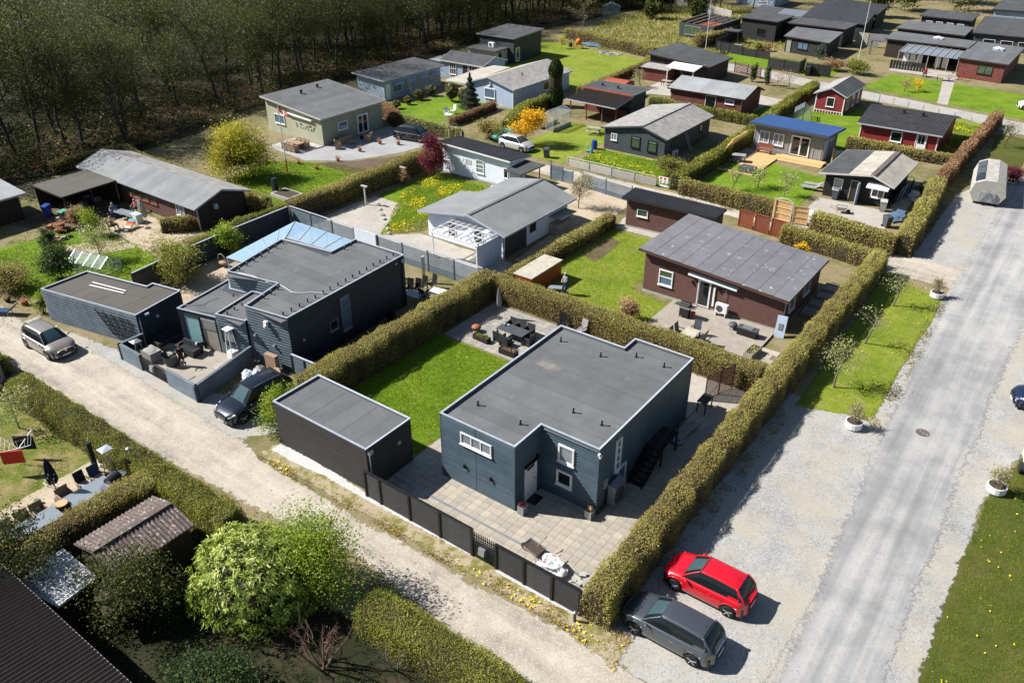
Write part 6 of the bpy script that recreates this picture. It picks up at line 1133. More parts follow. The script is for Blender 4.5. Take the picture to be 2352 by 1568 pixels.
# ---- grass blades, dandelions, weeds
def inpoly(P, poly):
    c = np.zeros(len(P), bool); n = len(poly); x, y = P[:,0], P[:,1]
    for i in range(n):
        x0, y0 = poly[i]; x1, y1 = poly[(i+1)%n]; t = ((y0 > y) != (y1 > y)) & (x < (x1-x0)*(y-y0)/((y1-y0) or 1e-9)+x0); c ^= t
    return c
def scatter(poly, dens):
    xs = [p[0] for p in poly]; ys = [p[1] for p in poly]; n = int((max(xs)-min(xs))*(max(ys)-min(ys))*dens); P = np.stack([rng.uniform(min(xs),max(xs),n), rng.uniform(min(ys),max(ys),n)],1); return P[inpoly(P, poly)]
def blades(label, poly, dens, h, mt='grass_blade', wd=.012, thr=None, tone=.45, name='grass'):
    P = scatter(poly, dens); lum = vnoise(P, 1.1, 8)
    if thr is not None: k = lum+rng.normal(0,.3,len(P)) > thr; P = P[k]; lum = lum[k]
    n = len(P); hh = h*rng.uniform(.5,1.4,n)*(1+.35*lum); b = np.column_stack([P, np.full(n,.01)]); a = rng.uniform(0,6.28,n); sd = np.stack([np.cos(a)*wd,np.sin(a)*wd,np.zeros(n)],1); tip = b+np.stack([rng.normal(0,.5,n)*hh,rng.normal(0,.5,n)*hh,hh],1)
    o = mesh_obj(name, np_mesh(name, np.stack([b-sd,b+sd,tip],1).reshape(-1,3), np.arange(3*n).reshape(n,3), MAT[mt], np.repeat(np.clip(tone+.22*lum+rng.normal(0,.16,n),0,1),3))); return tag(o, label, 'grass', kind='stuff')
def flowers(label, poly, dens, s_=.05, thr=None, name='dandelions', z=.09):
    P = scatter(poly, dens)
    if thr is not None: P = P[vnoise(P,.9,21)+rng.normal(0,.25,len(P)) > thr]
    n = len(P); Q = np.column_stack([P, np.full(n,z)+rng.uniform(-.03,.03,n)]); V, F, A = cards(Q, s_, rng.uniform(0,1,n), 2., 1., False); o = mesh_obj(name, np_mesh(name, V, F, MAT['flower_yellow'], A)); return tag(o, label, 'flowers', kind='stuff')
LM = [(-9.5,-.3),(-9.6,10.7),(-3.6,10.7),(-.2,10.7),(-.2,2.5),(-2.2,2.5),(-2.3,.4),(-8.9,.2)]
blades('fresh green grass blades of the main garden lawn', LM, 520, .08); flowers('dandelions dotted over the main garden lawn', LM, 1.2, .06, .3)
blades('short grass blades of the roadside lawn', [(12.4,17),(16.4,18.4),(16.2,36),(12,37.8)], 380, .05, 'grass_dry', .012, None, .28); flowers('dandelions in the roadside lawn', [(12.4,17),(16.4,18.4),(16.2,36),(12,37.8)], .5, .06)
blades('grass blades of the brown house lawn', [(-9.4,18.2),(-9.2,33),(-2.8,33),(-2.6,24.5),(1,23.8),(1,18.2)], 260, .06, 'grass_blade', .016, None, .7); blades('grass blades of the verge across the road', [(22.8,-8),(22.9,14),(24.4,21),(34,21),(34,-8)], 260, .06, 'grass_blade', .014, None, .3); flowers('dandelions in the verge across the road', [(22.8,-8),(22.9,14),(24.4,21),(34,21),(34,-8)], 1.6, .075, 0)
blades('patchy grass of the lower left garden', [(-14.6,-18),(-30,-21),(-30,-9.6),(-16.4,-9.8)], 260, .06, 'grass_blade', .014, .05, .4); blades('rank dark grass below the foreground shrubs', [(-13,-10.2),(3,-9.9),(12,-9.8),(12,-20),(-13,-20)], 150, .12, 'leaf_dark', .02, .1, .3)
WV = [(-9,-4.9),(-3,-4.8),(4,-4.7),(10.8,-4.5),(13.0,-5.2),(12.9,-3.1),(10.9,-3.5),(4.8,-4.1),(-2.6,-4.2),(-9,-4.4)]
blades('dry weeds along the black fence beside the lane', WV, 420, .07, 'weeds', .022, .1, .4, 'weeds'); flowers('yellow flowers in the weeds along the lane', WV, 30, .085, .38)
MD = [(-27.2,24.5),(-24.2,21),(-22.2,23),(-21.7,27.8),(-20.4,29),(-20.4,35),(-30.5,34.5),(-30.5,30)]
blades('tall grass in the dandelion garden of the white house', MD, 220, .13, 'grass_blade', .022, None, .6); flowers('dense dandelions in front of the white house', MD, 60, .075, .12, z=.15)
for lb, po, de in (('dandelions in front of the charcoal house', [(-21.5,45.2),(-11,45.2),(-10.6,51.6),(-21.5,51.6)], 9),('dandelions behind the dark red house', [(7,72),(10.4,72),(10.6,86),(7,86)], 14)): flowers(lb, po, de*2, .10, .2, z=.12); blades('grass among the '+lb, po, 90, .12, 'grass_blade', .03)
blades('grass blades of the flagpole lawn', [(-46,20),(-34,20),(-34,32.5),(-41.5,31),(-48,27.5)], 110, .10, 'grass_blade', .028); blades('grass of the left garden lawn', [(-34,6.2),(-33,-2.4),(-41,-3),(-47,-.8),(-46,6.3),(-39,7.3)], 130, .09, 'grass_blade', .022)
for lb, po in (('weeds growing along the parking hedge foot',[(11.8,-4),(12.5,-4),(12.6,16),(11.8,16)]),('weeds along the road verge of the lawn',[(16.2,17.5),(17.0,17.5),(16.8,37),(16.1,37)]),('weeds between lane and lower hedge',[(-24,-8.6),(-5,-8.2),(3,-8.0),(12,-8.2),(12,-7.7),(3,-7.1),(-5,-7.6),(-24,-8.2)]),('weeds around the back lane edges',[(-9,43.3),(1,42.9),(10,42.1),(10,42.7),(1,43.7),(-9,44.2)])): blades(lb, po, 150, .09, 'weeds', .03, .0, .25, 'weeds')
blades('long meadow grass of the rough field', [(-58,99),(-38.5,98.5),(-30,97),(-31,110),(-24,117),(-30,148),(-62,158),(-65,128)], 9, .35, 'grass_dry', .10, None, .4); blades('sparse wild grass between the gardens', [(-62,-6),(-33,-8),(-33,20),(-60,22)], 30, .12, 'grass_dry', .04, .2, .3)
# ---------------------------------------------------------------- fences, screens, gates
def fence(name, label, posts, h, mt, pitch=.12, post='black_paint', style='h', cap=None, gap=.01, t=.025, cat='fence', pw=.1, group=None, z0=.04, skip=(), over=.04):
    o = (posts[0][0],posts[0][1],0.); r = thing(name, label, cat, o, 0, group); hs = h if isinstance(h, list) else [h]*len(posts)
    for i, p in enumerate(posts): m = MB(o); m.box(p[0]-pw/2,p[1]-pw/2,-.05,p[0]+pw/2,p[1]+pw/2,hs[i]+over); m.obj('post', MAT[post], r)
    for i in range(len(posts)-1):
        if i in skip: continue
        w = WF(posts[i], posts[i+1]); a, b = pw/2, w.L-pw/2; m = MB(o); h0, h1 = hs[i], hs[i+1]; hm = min(h0,h1)
        if style == 'h':
            k = int((hm-z0)/pitch)
            for j in range(k): z = z0+j*pitch; wbox(m, w, a, b, z, z+pitch-gap, -t/2, t*.9, t*.9)
        elif style == 'v':
            k = int((b-a)/pitch)
            for j in range(k): s_ = a+j*pitch; hh = h0+(h1-h0)*(s_/w.L); wbox(m, w, s_, s_+pitch-gap, z0, hh, -t/2+(.015 if j%2 else 0), t/2+(.015 if j%2 else 0))
            q = MB(o); [wbox(q, w, a, b, z, z+.08, -t/2-.06, -t/2-.01) for z in (.3,hm-.3)]; q.obj('rails', MAT[post], r, kind='stuff')
        m.obj('boards', MAT[mt], r, kind='stuff')
        if cap: q = MB(o); P = w.P; q.bar(P(0,h0+.03), P(w.L,h1+.03), .13, .035); q.obj('cap_rail', MAT[cap], r)
    return r
FX = [(TH(x,y)[0], -3.5) for x, y in ((160,305),(270,368),(467,478),(672,592),(890,722))]; FX[0] = (-2.0,-3.5); FX[-1] = (4.72,-3.5)
fence('board_fence', 'black horizontal board fence between the dark shed and the iron gate', FX, 1.62, 'fence_board', .125, cap='black_paint', pw=.12)
fence('board_fence', 'black horizontal board fence between the iron gate and the clipped hedge', [(6.08,-3.5),(7.6,-3.5),(9.05,-3.5),(10.45,-3.5)], 1.47, 'fence_board', .125, cap='black_paint', pw=.12)
def iron_gate(label, p0, p1, h, box=True, n=11):
    o = (p0[0],p0[1],0.); r = thing('iron_gate', label, 'gate', o); w = WF(p0,p1)
    m = MB(o); [m.bar(w.P(0,z),w.P(w.L,z),.03,.04) for z in (.14,h-.16,h-.32)]; m.obj('rails', MAT['iron'], r)
    for i in range(n): s_ = .05+(w.L-.1)*i/(n-1); m = MB(o); m.bar(w.P(s_,.06),w.P(s_,h),.036); P = w.P(s_,h); m.lathe([(.022,0),(.03,.02),(.002,.10)], 5, P); m.obj('bar', MAT['iron'], r)
    if box: m = MB(o); s_ = w.L*.46; wbox(m, w, s_-.17, s_+.17, .5, .86, .03, .2, .06); m.obj('letter_box', MAT['galv'], r)
    return r
iron_gate('black iron bar gate with grey letter box in the courtyard fence', (4.82,-3.5), (5.98,-3.5), 1.5)
iron_gate('black iron bar gate with letter box at the terrace of the black house', (-21.35,-3.5), (-18.75,-3.5), 1.05, n=20)
def low_wall(label, pts, h, cap='trim'):
    o = (pts[0][0],pts[0][1],0.); r = thing('boarded_wall', label, 'wall', o)
    for a, b in zip(pts, pts[1:]):
        w = WF(a,b); m = MB(o); wbox(m, w, -.06, w.L+.06, -.03, h, -.13, -.02); m.obj('core', MAT['navy_wall'], r); m = MB(o); k = int(h/.186)
        for j in range(k): wbox(m, w, -.02, w.L, j*.186+.02, j*.186+.15, -.02, .03, .025)
        m.obj('boards', MAT['grey_board'], r, kind='stuff'); m = MB(o); wbox(m, w, -.07, w.L+.03, h, h+.03, -.16, .03); m.obj('coping', MAT[cap], r)
low_wall('low grey boarded terrace wall between the garage and the iron gate', [(-23.75,-1.95),(-23.75,-3.55),(-21.45,-3.55)], 1.12, 'grey_board'); low_wall('low grey boarded terrace wall round the corner beside the dark estate car', [(-18.65,-3.55),(-15.7,-3.55),(-16.75,1.2)], 1.12, 'grey_board')
fence('slat_screen', 'dark slatted screen between the black house and the clipped hedge', [(-13.5,1.7),(-12.4,1.75),(-11.4,1.8)], 1.5, 'grey_board', .1, cap='trim')
fence('slat_fence', 'long grey slatted fence behind the black house and its glass roof', [(-32.2,17.45),(-29.6,17.45),(-27,17.45),(-24.4,17.45),(-21.8,17.5),(-19.2,17.55),(-16.6,17.6),(-14,17.6),(-11.3,17.6)], 1.75, 'grey_board', .16, post='grey_board', cap='trim', gap=.045)
m = MB((-23.1,17.4,0)); m.box(-24.3,17.38,.1,-21.9,17.42,1.78); tag(m.obj('fence_panel', MAT['whitewall'], None, (-23.1,17.4,0)), 'white painted panel on the long grey slatted fence', 'panel')
fence('slat_fence', 'dark fence side beside the low bright green hedge', [(-32.2,17.2),(-32.1,14.2),(-32.0,11.2),(-31.6,6.5),(-31,2)], 1.75, 'black_wall', .14, post='navy_wall', cap='trim')
fence('slat_fence', 'grey slatted fence behind the pale bare tree by the back lane', [(-17.0,40.5),(-14.2,40.1),(-11.2,39.7)], 1.55, 'grey_board', .17, post='grey_board', cap='trim', gap=.05); fence('slat_fence', 'short dark fence with sloping top beside the white cabin porch', [(-20.8,40.6),(-19.4,40.6),(-18.2,40.6)], [1.9,1.55,1.3], 'grey_board', .12, post='grey_board')
fence('weathered_fence', 'weathered white grey board fence below the charcoal house', [(-21.6,44.9),(-19,44.9),(-16.4,44.9),(-13.8,44.9),(-11.4,44.9)], .95, 'weathered', .19, post='weathered', cap='weathered')
fence('brown_fence', 'red brown vertical board fence behind the corrugated roof of the brown house', [(-1.0,40.3),(.5,40.1),(2.0,39.9),(3.4,39.8)], 1.5, 'wood_red', .11, post='wood_red', style='v', cap='wood_red')
fence('timber_screen', 'new timber slatted screen stepping down beside the deck', [(-9.15,61.5),(-9.15,59.6),(-9.15,57.6),(-9.15,55.6),(-9.15,53.4)], [1.9,1.9,1.9,1.25,1.2], 'wood_new', .11, post='wood_new', gap=.035, cap='wood_new'); fence('timber_screen', 'brown timber screen right of the blue roof house', [(.2,61.6),(1.4,61.9),(2.6,62.2)], 1.7, 'wood_grey', .12, post='wood_new', gap=.03)
for pts, h_, lb in (([(-34,109.3),(-31.5,108.7),(-29,108.2)],1.6,'black board fence at the left of the black timber house'),([(-28.9,108.1),(-26.5,107.8),(-24.2,107.5)],1.2,'lower black fence in front of the black timber house terrace'),([(-34.3,109.8),(-34.6,115),(-35,121)],1.7,'black fence running back to the tall wing of the black timber house'),([(-22,101.3),(-19.5,101),(-17,100.7),(-17.2,103.6)],1.7,'black board enclosure corner by the far lane'),([(-16.1,100.8),(-14.3,100.85),(-12.5,100.9)],1.7,'black board fence with bin by the far lane')): fence('black_fence', lb, pts, h_, 'black_wood', .16, post='black_wood', cap='black_paint')
fence('slat_screen', 'reddish brown slatted screen beside the yard of the white canopy house', [(-25.2,96.2),(-22.8,95.2),(-20.4,94.2)], 1.5, 'brown_board', .2, post='dark_brown', gap=.06)
fence('weathered_fence', 'pale weathered tall fence beside the terrace house flagpole', [TC(1180,308)[:2],TC(1260,318)[:2],TC(1335,325)[:2]], 2.2, 'wood_grey', .18, post='wood_grey'); fence('board_fence', 'grey board fence behind the dark meadow at the top', [(-62,150),(-56,147),(-50,144),(-45,141)], 1.5, 'wood_grey', .2, post='wood_grey')
r = fence('wire_fence', 'thin post and wire fence along the far lane', [(12.9+(-15.5)*i/8, 83.6+6.0*i/8) for i in range(9)], 1.2, 'wood_grey', .1, post='wood_grey', style='none', pw=.09)
# arched trellis panel behind the main house
o_ = (7.95,14.1,0); r = thing('trellis_panel', 'arched brown lattice panel beside the rear corner of the main house', 'trellis', o_); w = WF((7.95,14.1),(8.75,16.2)); m = MB(o_)
for i in range(17): z = .1+i*.1; m.bar(w.P(0,z,0), w.P(w.L,z,0), .015, .06)
m.obj('slats', MAT['brown_board'], r, kind='stuff')
for s_ in (0,w.L*.5,w.L): m = MB(o_); m.bar(w.P(s_,-.02,.02), w.P(s_,1.75+(.25 if 0 < s_ < w.L else 0),.02), .06); m.obj('upright', MAT['brown_board'], r)
m = MB(o_); m.tube([w.P(w.L*i/8,1.76+.26*math.sin(PI*i/8),0) for i in range(9)], .035, 5); m.obj('arched_top', MAT['brown_board'], r)
# new timber double gate
o_ = (1.0,43.6,0); r = thing('timber_gate', 'new honey coloured timber double gate with pale frame by the back lane', 'gate', o_)
for k, (a, b) in enumerate((((.95,43.6),(2.4,43.5)),((2.55,43.5),(3.75,43.7)))):
    w = WF(a,b); hh = 1.85-.15*k; m = MB(o_)
    for j in range(int(w.L/.12)): wbox(m, w, .04+j*.12, .04+j*.12+.112, .12, hh-.05, -.02, .0)
    m.obj('boards', MAT['wood_new'], r, kind='stuff'); m = MB(o_); [wbox(m, w, .0, w.L, z, z+.09, .002, .045) for z in (.1,.65,1.2,hh-.1)]; m.obj('rails', MAT['wood_new'], r)
    for s_ in (-.03,w.L-.05): m = MB(o_); wbox(m, w, s_, s_+.09, 0, hh+(.08 if k == 0 else 0), -.03, .055); m.obj('stile', MAT['wood_new' if k else 'trim'], r)
w = WF((.95,43.6),(2.4,43.5)); m = MB(o_); m.tube([w.P(w.L*i/8,1.88+.2*math.sin(PI*i/8)) for i in range(9)], .05, 5); m.obj('arched_top', MAT['trim'], r); m = MB(o_); m.box(.75,43.5,0,.92,43.7,1.9); m.obj('post', MAT['wood_new'], r)
# road works barrier
o_ = (-10.2,45.0,0); r = thing('road_barrier', 'red and white striped plastic road barrier at the end of the weathered fence', 'barrier', o_); w = WF((-11.2,45.0),(-8.9,45.0)); m = MB(o_); wbox(m, w, 0, 2.3, .45, 1.05, -.03, .03); wbox(m, w, 0, 2.3, .1, .25, -.02, .02); [wbox(m, w, s_, s_+.08, 0, .45, -.02, .02) for s_ in (.1,2.1)]; m.obj('panel', MAT['white'], r)
for i in range(5): m = MB(o_); s_ = .15+i*.44; m.add([w.P(s_,.78,.035),w.P(s_+.22,.78,.035),w.P(s_+.22,1.02,.035),w.P(s_,1.02,.035)], [(0,1,2,3)]); m.obj('red_stripe', MAT['plastic_red'], r)
for i in range(5): m = MB(o_); s_ = .1+i*.44; m.add([w.P(s_,.48,.035),w.P(s_+.18,.48,.035),w.P(s_+.34,.70,.035),w.P(s_+.16,.70,.035)], [(0,1,2,3)]); m.obj('green_stripe', MAT['tarp_green'], r)
for (x,y) in ((-8.9,45.0),(-11.2,45.0)): m = MB(o_); m.box(x-.25,y-.15,0,x+.25,y+.15,.1); m.obj('foot', MAT['plastic_black'], r)
# ---------------------------------------------------------------- furniture kit
def chair(label, loc, rz, mt='rattan', kind='tub', group=None, leg='iron', cush=None, name='garden_chair', s=1.):
    r = thing(name, label, 'chair', (loc[0],loc[1],loc[2] if len(loc) > 2 else 0), rz, group); m = MB()
    if kind == 'tub':      # woven tub chair: solid skirt to the ground
        m.box(-.27,-.27,.02,.27,.25,.42); m.obj('seat', MAT[mt], r); m = MB()
        m.add([(-.29,.2,.3),(.29,.2,.3),(.32,.30,.86),(-.32,.30,.86),(-.29,.27,.3),(.29,.27,.3),(.32,.36,.86),(-.32,.36,.86)], [(0,1,2,3),(7,6,5,4),(3,2,6,7),(0,4,5,1),(1,5,6,2),(0,3,7,4)]); m.obj('backrest', MAT[mt], r)
        for sx in (-1,1): m = MB(); m.box(sx*.30-.03,-.27,.02,sx*.30+.03,.3,.64); m.obj('armrest', MAT[mt], r)
    else:
        m.box(-.25,-.25,.42,.25,.25,.46); m.obj('seat', MAT[mt], r); m = MB(); m.obb((0,.3,.78), (.5,.04,.66 if kind == 'high' else .5), 0, -.22); m.obj('backrest', MAT[mt], r)
        for sx in (-1,1):
            for sy in (-1,1): m = MB(); m.bar((sx*.24,sy*.23,0),(sx*.22,sy*.22,.43), .035); m.obj('leg', MAT[leg], r)
            m = MB(); m.bar((sx*.28,-.24,.64),(sx*.28,.28,.66),.05,.03); m.bar((sx*.28,-.23,.42),(sx*.28,-.23,.64),.035); m.obj('armrest', MAT[leg], r)
    if cush: m = MB(); m.box(-.22,-.22,.465,.22,.2,.53); m.obj('cushion', MAT[cush], r)
    if s != 1: r.scale = (s,)*3
    return r
def table(label, loc, sx, sy, rz=0, top='plastic_grey', leg='iron', h=.74, joints=0, name='garden_table', group=None, skirt=False):
    r = thing(name, label, 'table', (loc[0],loc[1],loc[2] if len(loc) > 2 else 0), rz, group)
    if joints:
        for i in range(joints+1): a = -sx/2+i*sx/(joints+1); m = MB(); m.box(a+.006,-sy/2,h-.035,a+sx/(joints+1)-.006,sy/2,h); m.obj('top_panel', MAT[top], r)
    else: m = MB(); m.box(-sx/2,-sy/2,h-.035,sx/2,sy/2,h); m.obj('tabletop', MAT[top], r)
    for ax in (-1,1):
        for ay in (-1,1): m = MB(); m.box(ax*(sx/2-.06)-.03,ay*(sy/2-.06)-.03,0,ax*(sx/2-.06)+.03,ay*(sy/2-.06)+.03,h-.036); m.obj('leg', MAT[leg], r)
    if skirt: m = MB(); m.box(-sx/2+.05,-sy/2+.05,h-.12,sx/2-.05,sy/2-.05,h-.036); m.obj('apron', MAT[leg], r)
    return r
def umbrella(label, loc, h, mt, lean=0, pole='wood_grey', fat=.17, rz=0, base=True):
    r = thing('parasol', label, 'parasol', (loc[0],loc[1],0), rz); m = MB(); m.tube([(0,0,0),(0,0,h-.02)], .024, 6); p = m.obj('pole', MAT[pole], r)
    m = MB(); n = 14; vs = []; prof = [(fat*.9,h*.42),(fat*1.15,h*.5),(fat,h*.68),(fat*.62,h*.88),(.03,h)]
    for rr_, z in prof:
        for k in range(n): q = rr_*(1 if k%2 else .62); vs.append((q*math.cos(2*PI*k/n), q*math.sin(2*PI*k/n), z))
    m.add(vs, [(i*n+k,i*n+(k+1)%n,(i+1)*n+(k+1)%n,(i+1)*n+k) for i in range(4) for k in range(n)]+[tuple(range(n-1,-1,-1))]); m.obj('canopy', MAT[mt], r)
    m = MB(); m.lathe([(.02,h-.01),(.03,h+.03),(.005,h+.07)], 6); m.obj('finial', MAT[pole], r)
    if base: m = MB(); m.lathe([(.26,0),(.26,.06),(.06,.09)], 12); m.obj('base', MAT['plastic_grey'], r)
    if lean: r.rotation_euler = (lean, 0, rz)
    return r
def planter(label, loc, sx, sy, h, rz=0, mt='dark_brown', plants='leaf_fresh', n=120, cat='planter', group=None, ph=.2):
    r = thing('planter_box', label, cat, (loc[0],loc[1],loc[2] if len(loc) > 2 else 0), rz, group); k = 3
    for (x0,y0,x1,y1) in ((-sx/2,-sy/2,sx/2,-sy/2+.04),(-sx/2,sy/2-.04,sx/2,sy/2),(-sx/2,-sy/2+.04,-sx/2+.04,sy/2-.04),(sx/2-.04,-sy/2+.04,sx/2,sy/2-.04)):
        for j in range(k): m = MB(); m.box(x0,y0,j*h/k+.01,x1,y1,(j+1)*h/k-.008); m.obj('plank', MAT[mt], r)
    m = MB(); m.box(-sx/2+.04,-sy/2+.04,.02,sx/2-.04,sy/2-.04,h*.86); m.obj('soil', MAT['soil'], r)
    if n:
        P = np.column_stack([rng.uniform(-sx/2+.05,sx/2-.05,n), rng.uniform(-sy/2+.05,sy/2-.05,n), h*.86+np.abs(rng.normal(0,ph*.5,n))]); V, F, A = cards(P, .11, rng.uniform(.2,.9,n)); mesh_obj('plants', np_mesh('plants', V, F, MAT[plants], A), None, r)
    return r
def pot(label, loc, rr_, h, mt='terracotta', plants='leaf_dry', n=90, group='pots on the terraces', ph=.35):
    r = thing('flower_pot', label, 'pot', (loc[0],loc[1],loc[2] if len(loc) > 2 else 0), 0, group); MB().lathe([(rr_*.7,0),(rr_,h*.9),(rr_*1.1,h*.9),(rr_*1.1,h),(rr_*.9,h),(rr_*.88,h*.9)], 12).obj('pot', MAT[mt], r)
    if n: P = np.column_stack([rng.normal(0,rr_*.55,n), rng.normal(0,rr_*.55,n), h+np.abs(rng.normal(0,ph*.5,n))]); V, F, A = cards(P, .10, rng.uniform(.2,.9,n)); mesh_obj('plant', np_mesh('plant', V, F, MAT[plants], A), None, r, kind='stuff')
    return r
def bbq(label, loc, rz, mt='plastic_black', s=1., cart='iron'):
    r = thing('gas_grill', label, 'grill', (loc[0],loc[1],loc[2] if len(loc) > 2 else 0), rz); r.scale = (s,)*3
    m = MB(); m.box(-.33,-.25,.12,.33,.25,.72); m.obj('cabinet', MAT[cart], r); m = MB(); m.box(-.36,-.29,.72,.36,.28,.88); m.obj('firebox', MAT['steel'], r)
    m = MB(); n = 8; pr = [(-.28+.02,.88)]+[(-.27*math.cos(PI*i/n)*1.0, .88+.30*math.sin(PI*i/n)) for i in range(n+1)]; vs = [(x,y,z) for x in (-.35,.35) for y, z in pr[1:]]; k = n+1; m.add(vs, [(i,i+1,k+i+1,k+i) for i in range(n)]+[tuple(range(k-1,-1,-1)), tuple(range(k,2*k))]); m.obj('lid', MAT[mt], r, smooth=False)
    for sx in (-1,1): m = MB(); m.box(min(sx*.37,sx*.75),-.24,.84,max(sx*.37,sx*.75),.24,.87); m.obj('side_shelf', MAT['steel'], r)
    m = MB(); m.bar((-.28,-.31,1.0),(.28,-.31,1.0),.03); m.obj('handle', MAT['steel'], r)
    for i in range(4): m = MB(); m.lathe([(.035,0),(.03,.04)], 8); m.v = [(-.24+i*.16+x,-.29-z,.80+y) for x, y, z in m.v]; m.obj('knob', MAT['chrome'], r)
    for sx in (-1,1): m = MB(); m.tube([(sx*.30,-.03,.07),(sx*.30,.03,.07)], .07, 10); m.obj('wheel', MAT['tyre'], r); m = MB(); m.box(sx*.30-.02,-.22,0,sx*.30+.02,-.18,.12); m.obj('foot', MAT['iron'], r)
    return r
def heat_pump(label, loc, rz, mt='white', stand=0., sx=.85, sy=.34, sz=.62):
    r = thing('heat_pump', label, 'heat pump', (loc[0],loc[1],loc[2] if len(loc) > 2 else 0), rz); m = MB(); m.box(-sx/2,-sy/2,stand,sx/2,sy/2,stand+sz); m.obj('casing', MAT[mt], r)
    m = MB(); m.lathe([(sz*.38,0),(sz*.38,.015),(sz*.1,.02)], 18); m.v = [(x-sx*.12,-sy/2-z,y+stand+sz/2) for x, y, z in m.v]; m.obj('fan_grille', MAT['plastic_grey'], r)
    if stand:
        for ax in (-1,1): m = MB(); m.box(ax*sx*.4-.025,-sy/2,0,ax*sx*.4+.025,sy/2,stand); m.obj('bracket', MAT[mt], r)
    return r
def heater(label, loc, h=2.15, mt='steel', cap='trim'):
    """pyramid shaped patio heater"""
    r = thing('patio_heater', label, 'heater', (loc[0],loc[1],loc[2] if len(loc) > 2 else 0)); m = MB(); m.box(-.27,-.27,0,.27,.27,.5); m.obj('base', MAT['iron' if mt != 'white' else 'white'], r)
    for ax in (-1,1):
        for ay in (-1,1): m = MB(); m.bar((ax*.25,ay*.25,.5),(ax*.13,ay*.13,h-.12),.035); m.obj('leg', MAT[mt], r)
    m = MB(); m.tube([(0,0,.5),(0,0,h-.15)], .055, 8); m.obj('glass_tube', MAT['glass_clear'], r); m = MB(); m.lathe([(.40,h-.12),(.40,h-.08),(.1,h)], 4); m.v = [((x-y)*.7071,(x+y)*.7071,z) for x, y, z in m.v]; m.obj('hood', MAT[cap], r); return r
def bin_(label, loc, rz, mt='plastic_grey', lid=None, s=1.):
    r = thing('wheelie_bin', label, 'bin', (loc[0],loc[1],0), rz, 'wheelie bins'); r.scale = (s,)*3; m = MB(); m.add([(-.22,-.22,.06),(.22,-.22,.06),(.22,.26,.06),(-.22,.26,.06),(-.29,-.34,.95),(.29,-.34,.95),(.29,.34,.95),(-.29,.34,.95)], [(0,3,2,1),(4,5,6,7),(0,1,5,4),(1,2,6,5),(2,3,7,6),(3,0,4,7)]); m.obj('body', MAT[mt], r)
    m = MB(); m.add([(-.31,-.37,.96),(.31,-.37,.96),(.31,.38,.96),(-.31,.38,.96),(-.28,-.33,1.02),(.28,-.33,1.02),(.28,.34,1.06),(-.28,.34,1.06)], [(0,3,2,1),(4,5,6,7),(0,1,5,4),(1,2,6,5),(2,3,7,6),(3,0,4,7)]); m.obj('lid', MAT[lid or mt], r)
    for sx in (-1,1): m = MB(); m.tube([(sx*.24-.03,.28,.1),(sx*.24+.03,.28,.1)], .1, 10); m.obj('wheel', MAT['tyre'], r)
def barrow(label, loc, rz, tray='galv', frame='plastic_red', fill='soil'):
    r = thing('wheelbarrow', label, 'wheelbarrow', (loc[0],loc[1],loc[2] if len(loc) > 2 else 0), rz); m = MB(); m.add([(-.32,-.22,.34),(.3,-.2,.30),(.3,.2,.30),(-.32,.22,.34),(-.45,-.33,.62),(.5,-.30,.62),(.5,.30,.62),(-.45,.33,.62)], [(0,3,2,1),(0,1,5,4),(1,2,6,5),(2,3,7,6),(3,0,4,7)]); m.obj('tray', MAT[tray], r)
    m = MB(); m.box(-.40,-.28,.5,.42,.27,.56); m.obj('load', MAT[fill], r)
    for sy in (-1,1): m = MB(); m.tube([(.62,sy*.08,.2),(-.3,sy*.26,.33),(-.95,sy*.30,.55)], .018, 5); m.tube([(-.3,sy*.26,.33),(-.36,sy*.26,0)], .018, 5); m.obj('handle_frame', MAT[frame], r); m = MB(); m.tube([(-.82,sy*.295,.50),(-1.0,sy*.305,.565)], .026, 5); m.obj('grip', MAT['plastic_red'], r)
    m = MB(); m.tube([(.62,-.045,.2),(.62,.045,.2)], .19, 12); m.obj('wheel', MAT['tyre'], r)
def sofa(label, loc, rz, mt='rattan', cush='fabric_dark', L=1.8, name='garden_sofa'):
    r = thing(name, label, 'sofa', (loc[0],loc[1],0), rz); m = MB(); m.box(-L/2,-.4,.03,L/2,.4,.32); m.obj('base', MAT[mt], r); m = MB(); m.box(-L/2,.28,.32,L/2,.42,.72); m.obj('backrest', MAT[mt], r)
    for sx in (-1,1): m = MB(); m.box(sx*L/2-.07,-.4,.32,sx*L/2+.07,.42,.56); m.obj('armrest', MAT[mt], r)
    n = max(1,round(L/.7))
    for i in range(n): a = -L/2+.08+i*(L-.16)/n; m = MB(); m.box(a,-.38,.33,a+(L-.16)/n-.015,.27,.45); m.obj('seat_cushion', MAT[cush], r); m = MB(); m.obb((a+(L-.16)/n/2,.22,.60),((L-.16)/n-.03,.12,.34),0,-.2); m.obj('back_cushion', MAT[cush], r)
def flagpole(label, p, h, base=None, flag=False):
    r = thing('flagpole', label, 'flagpole', (p[0],p[1],0)); m = MB(); m.tube([(0,0,0),(0,0,h)], [.06,.035], 8); m.obj('pole', MAT['white'], r); m = MB(); m.blob((0,0,h+.05),.07,1,8,6,0); m.obj('finial', MAT['white'], r)
    if base: m = MB(); m.tube([(0,0,0),(0,0,1.3)], [.075,.07], 8); m.obj('painted_base', MAT[base], r)
    return r
